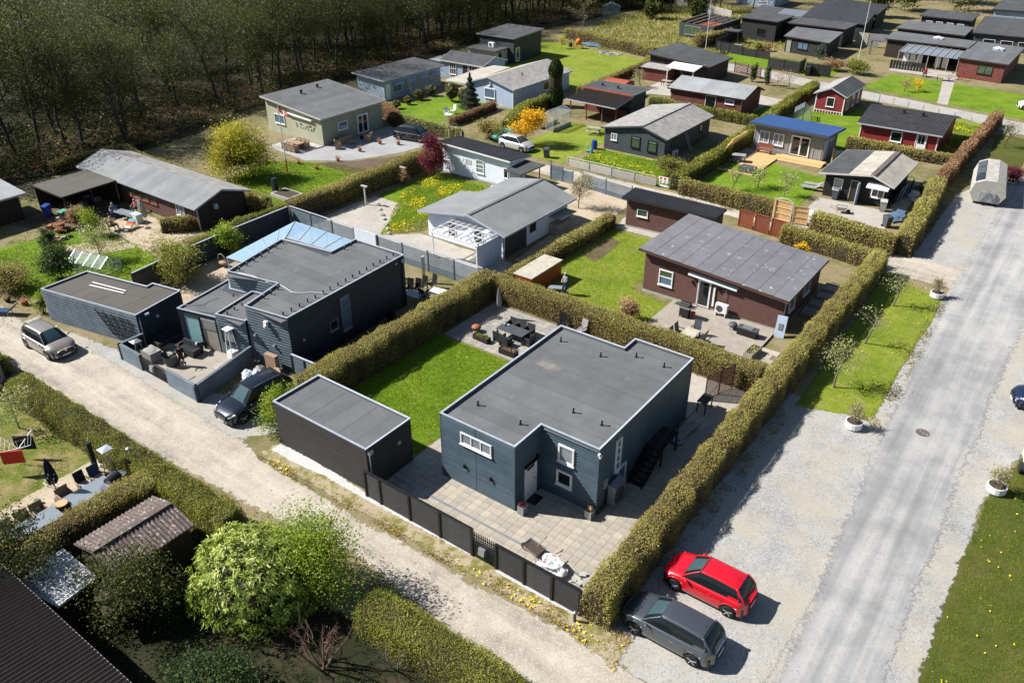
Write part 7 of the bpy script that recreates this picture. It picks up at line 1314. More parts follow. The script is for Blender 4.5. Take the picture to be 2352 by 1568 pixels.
# ---------------------------------------------------------------- main garden
umbrella('closed grey parasol standing in the corner of the main garden terrace', TE(1075,640), 2.46, 'fabric_grey', pole='dark_brown')
c = TE(1170,712,.74); table('long dark grey garden table on the main terrace, two tops end to end', (c[0],c[1]), 2.1, .95, 0, 'plastic_grey', joints=1)
for i, (dx, dy, rz, lb) in enumerate([(-.75,.85,0,'first black woven chair behind the terrace table, nearest the parasol'),(-.05,.85,0,'middle black woven chair behind the terrace table'),(.65,.85,0,'black woven chair behind the terrace table, right end'),(-.55,-.75,PI,'black woven chair tucked in the near side of the terrace table, left'),(.1,-.95,PI,'black woven chair in front of the terrace table, pulled out'),(1.25,.0,-PI/2,'black woven chair at the right head of the terrace table')]): chair(lb, (c[0]+dx,c[1]+dy), rz, 'rattan', 'tub', 'woven chairs round the terrace table')
r = thing('candle_lantern', 'small silver lanterns and cups on the terrace table', 'lantern', (c[0]-.75,c[1]+.1,.74)); MB().lathe([(.08,0),(.08,.16),(.03,.2)], 8).obj('lantern', MAT['galv'], r); MB().lathe([(.05,0),(.05,.1)], 8, (.22,.1,0)).obj('cup', MAT['white'], r)
planter('dark plank planter with small flowers beside the terrace, next to the red kettle', TE(958,790), 1.25, .42, .42, -.05, 'dark_brown', 'leaf_fresh', 80); planter('dark plank planter with bare soil on the terrace near the house', TE(1138,885), 1.25, .45, .45, .02, 'dark_brown', 'leaf_dry', 25)
p = TE(922,730); r = thing('fire_bowl', 'round rusty red lidded fire bowl behind the flower planter', 'fire bowl', (p[0],p[1],0)); MB().lathe([(.12,0),(.16,.12),(.30,.30),(.32,.36)], 14).obj('bowl', MAT['iron'], r); MB().lathe([(.33,.36),(.30,.46),(.18,.54),(.03,.57)], 14).obj('lid', MAT['terracotta'], r, smooth=True)
chair('black chair against the hedge behind the roof edge of the main house', (-3.4,16.2), .3, 'plastic_black', 'high'); chair('grey folding chair against the hedge behind the main house', (-1.9,16.3), -.2, 'fabric_grey', 'high')
# courtyard
for i, (x,y,lb) in enumerate([(1232,425,'square grey planter with red plant left of the white door'),(1685,455,'square grey planter with dry plant at the right house corner')]): planter(lb, TH(x,y), .36, .36, .55, 0, 'galv', 'leaf_purple' if i == 0 else 'leaf_dry', 70, ph=.3)
heat_pump('tall dark grey heat pump against the right wall of the main house', (8.15,3.5,.035), PI/2, 'galv', 0., 1.05, .42, 1.25)
m = MB((4.95,1.2,.05)); m.box(4.6,.85,.045,5.15,1.6,.06); tag(m.obj('doormat', MAT['plastic_black'], None, (4.95,1.2,.05)), 'black doormat in front of the white house door', 'doormat')
p = TH(1300,730); barrow('wheelbarrow with earth and tools behind the courtyard fence', (p[0],p[1]+.15,.04), PI*.95, 'galv', 'wood_grey', 'soil')
for k, (a, b) in enumerate((((1320,720),(1390,665)),((1370,760),(1480,750)))): p = TH(*a); q = TH(*b); r = thing('spade', ('red handled spade lying across the wheelbarrow','wooden handled rake leaning by the white bag')[k], 'tool', (p[0],p[1],0)); m = MB((p[0],p[1],0)); m.tube([(p[0],p[1],.55 if k == 0 else .05),(q[0],q[1],.75 if k == 0 else .4)], .02, 5); m.obj('handle', MAT['wood_grey'], r); m = MB((p[0],p[1],0)); m.tube([(q[0],q[1]-.1,.75 if k == 0 else .4),(q[0],q[1]+.1,.75 if k == 0 else .4)], .025, 5); m.obj('grip', MAT['plastic_red' if k == 0 else 'wood_grey'], r)
p = TH(1430,800); m = MB((p[0],p[1],0)); m.blob((p[0],p[1],.28),(.62,.45,.33),3,12,7,.28); m.blob((p[0]+.35,p[1]-.05,.22),(.4,.36,.28),5,10,7,.3); tag(m.obj('rubble_bag', MAT['fabric_white'], None, (p[0],p[1],0)), 'crumpled white builders bag behind the courtyard fence', 'bag')
for i, (x,y) in enumerate([(1600,870),(1640,850),(1670,885),(1620,905),(1580,880),(1655,915)]): p = TH(x,y); m = MB((p[0],p[1],0)); m.obb((p[0],p[1],.10+.05*(i%2)),(.3,.22,.09),.5*i,.1*(i%3)); tag(m.obj('broken_slab', MAT['concrete'], None, (p[0],p[1],0)), 'broken concrete slab piece in the small heap at the courtyard corner', 'slab', 'broken slabs at the courtyard corner')
p = TH(1585,1150); r = thing('bollard_lamp', 'short grey bollard lamp at the end of the courtyard fence', 'lamp', (p[0],p[1],0)); MB().lathe([(.07,0),(.07,.5)], 8).obj('post', MAT['plastic_grey'], r); MB().lathe([(.075,.5),(.075,.56),(.02,.6)], 8).obj('cap', MAT['galv'], r)
p = TI(55,25); r = thing('fire_pit', 'round pale blue bowl on the slabs beside the right hedge', 'bowl', (p[0]-.9,p[1]+.6,.04)); MB().lathe([(.12,0),(.32,.12),(.36,.2),(.33,.2),(.25,.1)], 16).obj('bowl', MAT['pale_blue'], r)
p = (8.3,13.0); r = table('small black table behind the rear corner of the main house', (8.35,13.2,.04), 1.0, .6, PI/2, 'plastic_black', 'iron', .8)
for i, (dy) in enumerate((0,.5)): pass
m = MB((8.3,9.4,0)); [m.bar((8.0+.2*i,9.2+.1*i,.08+.05*i),(8.35+.15*i,11.6,.08+.05*i),.14,.045) for i in range(4)]; tag(m.obj('timber_offcuts', MAT['wood_grey'], None, (8.3,9.4,0)), 'few loose boards lying along the right wall of the main house', 'boards', kind='stuff')
# ---------------------------------------------------------------- black house terrace
m = MB(); 
for i in range(32): y = -3.4+i*.15; m.box(-23.6,y,.0,-16.6-.0*i,y+.14,.05) if y < -1.9 else m.box(-23.4,y,.0,-16.7,y+.14,.05) if y < 1.25 else None
o = m.obj('deck', MAT['deck_grey']); o['kind'] = 'structure'
sofa('black woven sofa with grey throw against the terrace glass door', (-20.9,-.55), .1, 'rattan', 'fabric_dark', 1.6); sofa('large dark corner sofa in the shade of the garage wall', (-22.9,-.3), PI/2*.95, 'rattan', 'fabric_dark', 2.4)
table('low black glass table between the terrace sofas', (-21.6,-1.3,.05), 1.1, .7, .1, 'pane_dark', 'rattan', .5, name='coffee_table')
m = MB((-22.1,-2.4,0)); m.box(-22.7,-2.8,.05,-21.6,-2.0,.72); m.blob((-22.15,-2.4,.66),(.55,.42,.14),2,10,6,.1); tag(m.obj('covered_furniture', MAT['fabric_grey'], None, (-22.1,-2.4,0)), 'seat under a pale grey beige cover behind the iron gate', 'covered furniture')
r = thing('tub_chair', 'round backed black tub chair beside the child on the terrace', 'chair', (-20.6,-2.0,.05)); m = MB(); n = 12; vs = [(.55*math.cos(a)*k,.5*math.sin(a)*k,z) for z, k in ((.05,.85),(.75,1.1)) for a in [PI*.95+PI*1.1*i/n for i in range(n+1)]]; m.add(vs, [(i,i+1,n+2+i,n+1+i) for i in range(n)]); m.obj('shell', MAT['plastic_grey'], r, smooth=True); MB().lathe([(.42,0),(.45,.38)], 14).obj('seat', MAT['fabric_dark'], r)
heater('white slim pyramid patio heater by the window of the black house', (-18.15,.75,.05), 2.2, 'white', 'white'); heater('small steel stove on the terrace behind the iron gate', (-23.2,-2.7,.05), 1.15, 'steel', 'galv')
for i, (x,y,rz) in enumerate(((-18.6,-2.4,.1),(-17.9,-.5,-.2))): m = MB((x,y,.06)); m.obb((x,y,.07),(.85,.7,.03),rz); tag(m.obj('floor_hatch', MAT['wood_grey'], None, (x,y,.06)), ('square inspection lid in the terrace deck near the gate','folding frame lying on the terrace deck by the side wall')[i], 'hatch')
for i, (dx,dy,z,s_,mt,nm,lb) in enumerate([(0,0,.3,.36,'plastic_bag','rubbish_bag','pale blue rubbish bag, left of the pile'),(.55,.35,.3,.38,'plastic_bag','rubbish_bag','clear rubbish bag in the middle of the pile'),(.25,.75,.32,.36,'fabric_grey','rubbish_bag','dark blue rubbish bag at the back of the pile'),(.5,-.4,.26,.33,'plastic_bag','rubbish_bag','white rubbish bag at the front of the pile'),(.95,.1,.3,.34,'fabric_blue','rubbish_bag','blue rubbish bag beside the estate car'),(1.0,.8,.25,.34,'plastic_bag','rubbish_bag','clear rubbish bag against the wall of the black house')]): x = -15.4+dx; y = -.3+dy; m = MB((x,y,0)); m.blob((x,y,z),(s_,s_,s_*.95),i,12,8,.2); m.blob((x,y,z+s_*.9),(.08,.08,.1),i,6,4,.2); tag(m.obj(nm, MAT[mt], None, (x,y,0), smooth=True), lb+' by the black house', 'bag')
for i, (x,y,rz,sz,lb) in enumerate([(-14.9,1.25,.1,(.9,.3,1.2),'tall flattened cardboard box leaning on the black house wall'),(-14.2,.9,-.5,(.7,.5,.5),'open cardboard box behind the rubbish bags'),(-13.9,.3,.3,(.5,.4,.4),'brown cardboard box nearest the roof of the estate car')]): m = MB((x,y,0)); m.obb((x,y,sz[2]/2),sz,rz,0); q = tag(m.obj('cardboard_box', MAT['wood_new' if False else 'rattan_tan'], None, (x,y,0)), lb, 'box')
# rear terrace of the black house
c = TE(690,460,.74); table('pale garden table behind the black house', c[:2], 1.9, .95, .2, 'fabric_white', 'trim'); c2 = TE(500,470,.74); table('grey blue garden table against the rear corner of the black house', c2[:2], 1.4, .9, .1, 'pane_grey', 'trim')
for i, (x,y,rz,lb) in enumerate([(470,470,.3,'black high chair against the rear wall of the black house'),(520,470,.2,'black high chair behind the black house, second from the wall'),(560,450,0,'black high chair between the two rear tables'),(622,440,-.2,'black high chair beside the pale rear table'),(575,520,PI,'black high chair on the near side of the rear tables')]): p = TE(x,y); chair(lb, p, rz, 'plastic_black', 'high', 'black chairs behind the black house')
p = TE(570,395); r = thing('steel_post', 'tall square steel post in front of the grey slatted fence', 'post', (p[0],p[1],0)); MB().box(-.09,-.09,0,.09,.09,2.1).obj('shaft', MAT['steel'], r); MB().box(-.1,-.1,2.1,.1,.1,2.16).obj('cap', MAT['trim'], r)
iron_gate('low dark picket railing along the cellar steps of the black house', (-13.2,4.2), (-13.2,9.0), .9, False, 28); m = MB((-12.9,3.2,0)); m.box(-13.5,2.6,.0,-12.2,4.0,.9); tag(m.obj('side_counter', MAT['plastic_black'], None, (-12.9,3.2,0)), 'black covered counter beside the right wall of the black house', 'counter'); r = thing('rain_barrel', 'dark rain barrel at the right wall of the black house', 'barrel', (-13.4,10.2,0)); MB().lathe([(.28,0),(.33,.4),(.30,.85),(.1,.87)], 12).obj('barrel', MAT['plastic_black'], r)
# ---------------------------------------------------------------- brown house terrace and lawn
r = thing('container_shed', 'orange brown rusty box shed with pale flat top on the brown house lawn', 'shed', (-8.5,20.8,0)); m = MB((-8.5,20.8,0)); m.box(-9.3,18.8,0,-7.75,22.7,1.42); m.obj('body', MAT['rust'], r); m = MB((-8.5,20.8,0)); m.box(-9.36,18.74,1.42,-7.69,22.76,1.5); m.obj('roof', MAT['plank_top'], r); m = MB((-8.5,20.8,0)); [m.box(-9.32+1.5*i,18.78,0,-9.26+1.5*i,18.82,1.4) for i in (0,1.04)]; m.obj('frame', MAT['dark_brown'], r)
p = TE(1455,425,.7); table('small white folding table beside the standing man', p[:2], 1.0, .55, .5, 'pane_grey', 'galv', .7)
r = thing('folding_chair', 'grey folding chair in front of the standing man', 'chair', (p[0]+.85,p[1]+.1,0)); [MB().bar((a,-.2,0),(a,.2,.85),.025).obj('leg', MAT['galv'], r) for a in (-.2,.2)]; [MB().bar((a,.2,0),(a,-.2,.5),.025).obj('leg', MAT['galv'], r) for a in (-.17,.17)]; MB().box(-.2,-.15,.45,.2,.2,.48).obj('seat', MAT['plastic_black'], r)
Z4 = ZT(1640,680,6.533)
p = Z4(450,740,.13); bbq('black and steel gas grill with red bucket on the brown house terrace', (p[0],p[1]+.15,.135), 0); p = Z4(600,735,.13); r = thing('gas_bottle_bucket', 'red and grey bucket hanging beside the gas grill', 'bucket', (p[0],p[1],.135)); MB().lathe([(.12,0),(.16,.38)], 12).obj('bucket', MAT['plastic_red'], r); MB().lathe([(.13,.02),(.14,.12)], 12).obj('band', MAT['galv'], r)
heat_pump('white heat pump on legs against the brown boarded wall', (4.55,24.05,.135), 0, 'white', .3)
p = Z4(1250,930,.13); r = thing('kettle_grill', 'low dark kettle grill beside the white heat pump', 'grill', (p[0],p[1],.135)); MB().lathe([(.05,.1),(.28,.25),(.31,.34),(.25,.44),(.04,.5)], 14).obj('bowl', MAT['plastic_grey'], r, smooth=True); [MB().bar((.15*math.cos(a),.15*math.sin(a),.25),(.25*math.cos(a),.25*math.sin(a),0),.025).obj('leg', MAT['iron'], r) for a in (0,2.1,4.2)]
p = Z4(1460,1060,.13); r = thing('cushion_box', 'black cushion box with grey lid on the terrace', 'box', (p[0],p[1]+.3,.135)); MB().box(-.65,-.28,0,.65,.28,.5).obj('body', MAT['plastic_black'], r); MB().box(-.67,-.3,.5,.67,.3,.55).obj('lid', MAT['plastic_grey'], r); MB().box(-.35,-.24,.56,.35,.22,.6).obj('tray', MAT['galv'], r)
r = thing('sink_board', 'pale blue steel sink board leaning against the corner of the brown house', 'sink', (8.75,24.0,0)); m = MB(); m.obb((0,0,.72),(.65,.05,1.5),.15,-.25); m.obj('board', MAT['pale_blue'], r); m = MB(); m.obb((0,-.035,.72),(.3,.04,.45),.15,-.25); m.obj('basin', MAT['galv'], r)
p = Z4(530,1010,.85); table('light wooden garden table on the brown house terrace', (p[0],p[1],.135), .95, 1.7, 0, 'plank_top', 'iron', .72)
for i, (dx,dy,rz,lb) in enumerate([(-.7,.3,PI/2,'dark bucket chair left of the wooden table, upper'),(-.7,-.4,PI/2,'dark bucket chair left of the wooden table, lower'),(.0,1.1,0,'dark bucket chair at the house end of the wooden table'),(.72,.4,-PI/2,'dark bucket chair right of the wooden table, upper'),(.72,-.4,-PI/2,'dark bucket chair right of the wooden table, lower')]): chair(lb, (p[0]+dx,p[1]+dy,.135), rz, 'plastic_grey', 'high', 'bucket chairs round the wooden table')
planter('weathered wooden planter with weeds at the edge of the slab path', TF(485,890), .6, 1.4, .5, -.1, 'wood_grey', 'leaf_apple', 120)
for i in range(4):
    y = 28.4+i*1.45; r = thing('raised_bed', ('bare raised bed with wooden edge, nearest the terrace','second bare raised bed behind the brown house corner','third bare raised bed behind the brown house corner','bare raised bed farthest back by the hedge corner')[i], 'raised bed', (9.6,y,0), 0, 'raised beds by the hedge'); [MB().box(*b).obj('plank', MAT['wood_grey'], r) for b in ((-.75,-.6,0,.75,-.55,.25),(-.75,.55,0,.75,.6,.25),(-.75,-.55,0,-.7,.55,.25),(.7,-.55,0,.75,.55,.25))]; MB().box(-.7,-.55,0,.7,.55,.16).obj('soil', MAT['deck_grey'], r)
r = thing('water_butt', 'black round bin by the door of the brown shed', 'bin', (-9.9,34.0,0)); MB().lathe([(.28,0),(.32,.8),(.28,.84),(.05,.86)], 12).obj('body', MAT['plastic_black'], r)
# ---------------------------------------------------------------- lower left garden
c = (-12.55,-11.85); table('grey blue extending garden table, upper of two in the lower left garden', c, 1.1, 2.15, 0, 'pane_grey', 'wood_grey', .74, name='garden_table'); c3 = (-12.45,-14.5); table('grey blue garden table behind the stump, lower of two in the left garden', c3, 1.1, 2.15, 0, 'pane_grey', 'wood_grey', .74)
for i, (x,y,rz,mt,k,lb) in enumerate([(-13.6,-11.6,PI/2,'fabric_dark','high','charcoal high backed garden chair at the upper table'),(-13.5,-10.95,PI/2,'fabric_blue','high','blue covered high backed garden chair at the upper table'),(-13.5,-12.6,PI/2,'rattan_tan','tub','tan woven chair beside the black parasol'),(-13.45,-13.9,PI/2,'rattan_tan','tub','tan woven chair at the lower table, nearest the stump'),(-13.45,-14.6,PI/2,'rattan_tan','tub','tan woven chair at the lower table, second from the stump'),(-13.4,-15.4,PI/2,'rattan_tan','tub','tan woven chair at the lower table, by the left edge')]): chair(lb, (x,y), rz, mt, k, 'chairs at the lower left tables', 'rattan_tan', 'fabric_grey' if k == 'high' else None)
r = umbrella('closed black parasol with white print beside the lower left tables', (-14.1,-12.7), 2.55, 'fabric_dark', pole='iron', fat=.24); m = MB(); rr_ = random.Random(3)
for i in range(10): a = -1.2+rr_.random()*1.6; z = 1.15+i*.07; q = .265; m.add([(q*math.cos(a+d),q*math.sin(a+d),z+e) for d, e in ((0,0),(.22,.02),(.25,.07),(.02,.06))], [(0,1,2,3)])
m.obj('print', MAT['white'], r)
heater('steel pyramid patio heater with square hood at the end of the upper table', (-13.1,-10.35), 2.2); heater('steel pyramid patio heater cut by the left edge', (-13.3,-16.6), 2.2); bbq('black domed gas grill with white shelf against the lower hedge', (-12.2,-10.75), -PI*.4, 'plastic_black', 1., 'white')
r = thing('tree_stump', 'upright log stump with pale sawn top between the two tables', 'stump', (-12.6,-13.15,0)); MB().lathe([(.34,0),(.30,.4),(.31,.86),(.29,.88)], 12).obj('log', MAT['bark'], r); MB().lathe([(.285,.88),(.28,.895)], 12).obj('sawn_top', MAT['wood_new'], r)
r = thing('timber_post', 'dark square timber post beside the patio heater', 'post', (-14.5,-10.5,0)); MB().box(-.11,-.11,0,.11,.11,1.95).obj('shaft', MAT['black_wood'], r); MB().box(-.115,-.115,1.95,.115,.115,1.97).obj('cap', MAT['plastic_black'], r)
r = thing('rotary_dryer', 'white rotary clothes dryer with red cloth on the worn lawn', 'clothes dryer', (-18.2,-12.4,0)); MB().tube([(0,0,0),(0,0,1.5)], .025, 6).obj('pole', MAT['galv'], r); [MB().bar((0,0,1.05),(1.0*math.cos(a),1.0*math.sin(a),1.55),.025).obj('arm', MAT['white'], r) for a in (.3,1.87,3.44,5.01)]; m = MB(); [[m.tube([(k*math.cos(a),k*math.sin(a),1.06+k*.49),(k*math.cos(a+1.57),k*math.sin(a+1.57),1.06+k*.49)], .008, 3) for a in (.3,1.87,3.44,5.01)] for k in (.5,.75,1.0)]; m.obj('lines', MAT['white'], r, kind='stuff'); m = MB(); m.add([(.25,-.95,1.5),(.95,-.2,1.5),(.95,-.2,.75),(.25,-.95,.75),(.2,-.9,1.5),(.9,-.15,1.5),(.9,-.15,.75),(.2,-.9,.75)], [(0,1,2,3),(7,6,5,4),(0,4,5,1),(2,6,7,3),(1,5,6,2),(0,3,7,4)]); m.obj('red_cloth', MAT['plastic_red'], r); m = MB(); m.add([(-.7,.1,1.45),(.1,.75,1.45),(.1,.75,.6),(-.7,.1,.6),(-.72,.14,1.45),(.08,.79,1.45),(.08,.79,.6),(-.72,.14,.6)], [(0,1,2,3),(7,6,5,4),(0,4,5,1),(2,6,7,3),(1,5,6,2),(0,3,7,4)]); m.obj('dark_cloth', MAT['fabric_dark'], r)
pot('large brown pot under the yellow green shrub by the hedge', TG(795,135), .3, .4, 'terracotta', 'leaf_lime', 60); pot('small green watering bucket on the worn lawn', TG(258,355), .14, .22, 'plastic_green', 'leaf_dry', 0)
r = thing('garden_hose', 'coiled white hose beside the timber post', 'hose', (-14.9,-9.9,0)); m = MB(); m.tube([(.35*math.cos(t)*(1+.05*math.sin(3*t)),.3*math.sin(t),.03+.012*t) for t in [i*.35 for i in range(54)]], .022, 5); m.obj('coil', MAT['white'], r)
r = thing('lounger_frame', 'folded white lounger frame leaning by the black parasol', 'lounger', (-15.9,-12.6,0)); [MB().bar((a,0,.02),(a+.5,.1,.6),.03).obj('tube', MAT['white'], r) for a in (0,.35)]; MB().bar((.05,.0,.1),(.4,.0,.1),.03).obj('cross_bar', MAT['white'], r)
fence('grey_gate', 'open grey plank gate beside the short hedge end', [(-27.4,-9.1),(-26.4,-9.9),(-25.7,-10.6)], 1.1, 'wood_grey', .13, post='wood_grey', style='v', cat='gate')
c = (-23.5,-13.5); r = thing('straw_hat_lamp', 'small garden lamp on a thin post in the lower hedge', 'lamp', (-13.0,-9.3,0)); MB().tube([(0,0,0),(0,0,1.5)], .02, 5).obj('post', MAT['iron'], r); MB().lathe([(.12,1.5),(.12,1.55),(.03,1.6)], 10).obj('shade', MAT['galv'], r)
pot('white stone tub by the left edge', (-23.4,-12.0), .35, .35, 'white', 'leaf_dry', 30)
# ---------------------------------------------------------------- cars (nose towards +x)
def car(label, loc, rz, paint, L=3.9, W=1.70, Hh=1.5, wb=2.45, hood=.95, wr=.31, group='parked cars', ws=(.95,.42), rear=(.46,.12), rim='rim', belt=.92, grille=None, roofc=None, cat='car', rails=False):
    """ws: windscreen base and top, measured back from the nose as fractions of hood; rear: roof end and glass foot, from the tail"""
    r = thing('parked_car', label, cat, (loc[0],loc[1],0), rz, group); PM = MAT['paint_'+paint]; a = L/2
    xf = wb/2+(L-wb)*.02; xr = xf-wb; R_ = wr+.07
    x_w0 = a-hood; x_w1 = x_w0-.72; x_r0 = -a+rear[0]+.12; x_r1 = -a+rear[1]+.07
    def hw(x):
        t = abs(x)/a; return W/2*(1-.02*t*t-.40*max(0,(t-.74)/.26)**2.4)
    def zs(x):
        if x > x_w0: t = (x-x_w0)/(a-x_w0); return belt+.02-.10*t-.20*t**3
        t = (x_w0-x)/(x_w0+a); return belt+.02+.05*t-(.10*max(0,(t-.93)/.07)**2)
    def zb(x):
        z = .20+.05*max(0,(abs(x)/a-.85)/.15)
        for c in (xf,xr):
            d = abs(x-c)
            if d < R_: z = max(z, wr+math.sqrt(R_*R_-d*d)*1.0)
        return z
    xs = sorted(set([-a+L*i/46 for i in range(47)]+[c+R_*k for c in (xf,xr) for k in (-1,-.97,-.85,-.6,-.3,0,.3,.6,.85,.97,1)])); prev = []
    vs = []; m = 8
    for x in xs:
        w = hw(x); b = zb(x); s = zs(x); mid = max(b+.02,.55)
        half = [(w*.93,b),(w*1.0,max(b+.01,b+.10)),(w*1.005,max(b+.02,.50)),(w*.985,max(b+.03,s-.20)),(w*.955,s-.07),(w*.87,s-.005),(w*.5,s+.025),(0,s+.035)]
        vs += [(x,-y,z) for y, z in half]+[(x,y,z) for y, z in half[::-1][1:]]
    k = 15; n = len(xs); fs = [(i*k+j,(i+1)*k+j,(i+1)*k+j+1,i*k+j+1) for i in range(n-1) for j in range(k-1)]+[tuple(range(k-1,-1,-1)), tuple(range((n-1)*k,n*k))]
    mb = MB(); mb.add(vs, fs); body = mb.obj('body', PM, r, smooth=True)
    mb = MB(); mb.box(-a+.12,-W/2+.12,.16,a-.12,W/2-.12,.62); mb.obj('underbody', MAT['plastic_black'], r)
    # glasshouse
    def zt(x):
        if x > x_w1: t = max(0,(x_w0-x)/(x_w0-x_w1)); return zs(x)+(Hh-.03-zs(x))*t**.85
        if x < x_r0: t = max(0,(x-x_r1)/(x_r0-x_r1)); return zs(x)+(Hh-.05-zs(x))*t**.8
        t = (x_w1-x)/(x_w1-x_r0); return Hh-.03+.035*math.sin(PI*min(1,t*.9+.1))-.02*t
    def half(x, o=0.):
        s = zs(x)-.01; t = zt(x); f = min(1,max(0,(t-s)/(Hh-s))); wb_ = hw(x)*.865; wt = wb_-(.23*f); return wb_+o, wt+o, s, t
    gx = [x_r1+(x_w0-x_r1)*i/30 for i in range(31)]; vs = []
    for x in gx: w0, w1, s, t = half(x); h_ = [(w0,s),((w0+w1)/2+.015,(s+t)/2),(w1,t-.03),(w1*.82,t),(0,t+.012)]; vs += [(x,-y,z) for y, z in h_]+[(x,y,z) for y, z in h_[::-1][1:]]
    mb = MB(); mb.add(vs, [(i*9+j,(i+1)*9+j,(i+1)*9+j+1,i*9+j+1) for i in range(30) for j in range(8)]); mb.obj('side_windows', MAT['carglass'], r, smooth=True)
    rx = [x_r0-.03+(x_w1+.03-x_r0+.03)*i/12 for i in range(13)]; vs = []
    for x in rx: w0, w1, s, t = half(x); h_ = [(w1+.018,t-.055),(w1+.012,t-.02),(w1*.82,t+.012),(0,t+.024)]; vs += [(x,-y,z) for y, z in h_]+[(x,y,z) for y, z in h_[::-1][1:]]
    mb = MB(); mb.add(vs, [(i*7+j,(i+1)*7+j,(i+1)*7+j+1,i*7+j+1) for i in range(12) for j in range(6)]); mb.obj('roof', MAT[roofc] if roofc else PM, r, smooth=True)
    for sx in (-1,1):
        def edge(x0, x1, n_=7): return [(x, sx*(half(x)[1]+.004), half(x)[3]-.02) for x in [x0+(x1-x0)*i/n_ for i in range(n_+1)]]
        mb = MB(); mb.tube(edge(x_w0+.02,x_w1-.02), .032, 5); mb.obj('front_pillar', PM, r, smooth=True)
        mb = MB(); mb.tube(edge(x_r0+.05,x_r1), .05, 5); mb.obj('rear_pillar', PM, r, smooth=True)
        xc = (x_w1+x_r0)/2+.02
        for xx, ww, mt in ((xc,.06,'plastic_black'),(x_r0+.10,.40,None)):
            w0, w1, s, t = half(xx); mb = MB(); mb.add([(xx-ww/2-.10*(mt is None),sx*(w0+.012),s),(xx+ww/2,sx*(w0+.012),s),(xx+ww/2-.02,sx*(w1+.012),t-.05),(xx-ww/2,sx*(w1+.012),t-.05),(xx-ww/2-.10*(mt is None),sx*(w0-.02),s),(xx+ww/2,sx*(w0-.02),s),(xx+ww/2-.02,sx*(w1-.02),t-.05),(xx-ww/2,sx*(w1-.02),t-.05)], [(0,1,2,3),(7,6,5,4),(0,4,5,1),(1,5,6,2),(2,6,7,3),(3,7,4,0)]); mb.obj('side_pillar', MAT[mt] if mt else PM, r)
        # mirror, handles, seams, lamps
        mx = x_w0-.28; mb = MB(); mb.blob((mx,sx*(hw(mx)+.07),belt+.06),(.07,.10,.065),1,8,6,0); mb.obj('mirror', PM, r, smooth=True)
        for xx in (xc+.22,xc-.62): mb = MB(); mb.box(xx-.08,min(sx*hw(xx)*.985,sx*(hw(xx)*.985+.03)),.74,xx+.08,max(sx*hw(xx)*.985,sx*(hw(xx)*.985+.03)),.77); mb.obj('door_handle', MAT['chrome'] if paint != 'red' else PM, r)
        for xx in (xc+.03,x_w0-.35,xc-.88): mb = MB(); mb.add([(xx,sx*hw(xx)*1.008,.30 if abs(xx-xr) > R_ else .62),(xx+.014,sx*hw(xx)*1.008,.30 if abs(xx-xr) > R_ else .62),(xx+.014,sx*hw(xx)*.965,belt-.06),(xx,sx*hw(xx)*.965,belt-.06)], [(0,1,2,3)] if sx < 0 else [(3,2,1,0)]); mb.obj('door_seam', MAT['plastic_black'], r)
        lx = a-.30; mb = MB(); mb.add([(a-.06,sx*(hw(a-.06)*.55),.70),(a-.07,sx*(hw(a-.07)+.004),.63),(lx-.12,sx*(hw(lx-.12)+.006),.78),(lx-.10,sx*(hw(lx-.1)*.9),zs(lx-.1)+.004),(a-.12,sx*hw(a-.12)*.6,zs(a-.12)+.01)], [(0,1,2,3,4)] if sx > 0 else [(4,3,2,1,0)]); mb.obj('headlight', MAT['headlight'], r)
        mb = MB(); mb.add([(-a+.03,sx*hw(-a+.03)*.72,.70),(-a+.03,sx*(hw(-a+.03)*.99+.006),.70),(-a+.30,sx*(hw(-a+.3)+.008),.80),(-a+.26,sx*(hw(-a+.26)*.97+.008),.90),(-a+.06,sx*hw(-a+.06)*.82,.90)], [(4,3,2,1,0)] if sx > 0 else [(0,1,2,3,4)]); mb.obj('tail_light', MAT['taillight'], r)
        if rails: mb = MB(); mb.tube([(x,sx*(half(x)[1]-.03),half(x)[3]+.045) for x in rx[1:-1]], .018, 5); mb.obj('roof_rail', MAT['chrome'], r)
        for wx in (xf,xr):
            y = sx*(W/2-.10); t = thing('wheel', None, None, (wx,y,wr)); t.parent = r
            mb = MB(); mb.lathe([(wr*.66,-.10),(wr*.97,-.095),(wr,-.05),(wr,.05),(wr*.97,.095),(wr*.66,.10)], 22); mb.v = [(x,z*-sx,yy) for x, yy, z in mb.v]; mb.obj('tyre', MAT['tyre'], t, smooth=True)
            mb = MB(); mb.lathe([(.02,.03),(wr*.66,.035),(wr*.70,.09),(wr*.64,.09)], 22); mb.v = [(x,z*sx,yy) for x, yy, z in mb.v]; mb.obj('rim_dish', MAT['rim_dark'], t)
            mb = MB(); [mb.bar((0,sx*.075,0),(wr*.66*math.cos(q),sx*.085,wr*.66*math.sin(q)),.055,.03) for q in [2*PI*i/5+.3 for i in range(5)]]; mb.obj('rim', MAT[rim], t)
    # windscreen and rear glass as slightly proud sheets
    for nm, x0, x1, mt in (('windscreen',x_w0-.05,x_w1+.05,'windscreen'),('rear_window',x_r1+.06,x_r0-.04,'carglass')):
        vs = []
        for i in range(7):
            x = x0+(x1-x0)*i/6; w0, w1, s, t = half(x); q = w1*.86; vs += [(x,-q,t-.008),(x,-q*.5,t+.013),(x,q*.5,t+.013),(x,q,t-.008)]
        mb = MB(); mb.add(vs, [(i*4+j,i*4+j+1,(i+1)*4+j+1,(i+1)*4+j) if x0 > x1 else (i*4+j,(i+1)*4+j,(i+1)*4+j+1,i*4+j+1) for i in range(6) for j in range(3)]); mb.obj(nm, MAT[mt], r, smooth=True)
    mb = MB(); mb.box(a-.035,-.42,.36,a+.015,.42,.60); g = mb.obj('grille', MAT['plastic_black'], r)
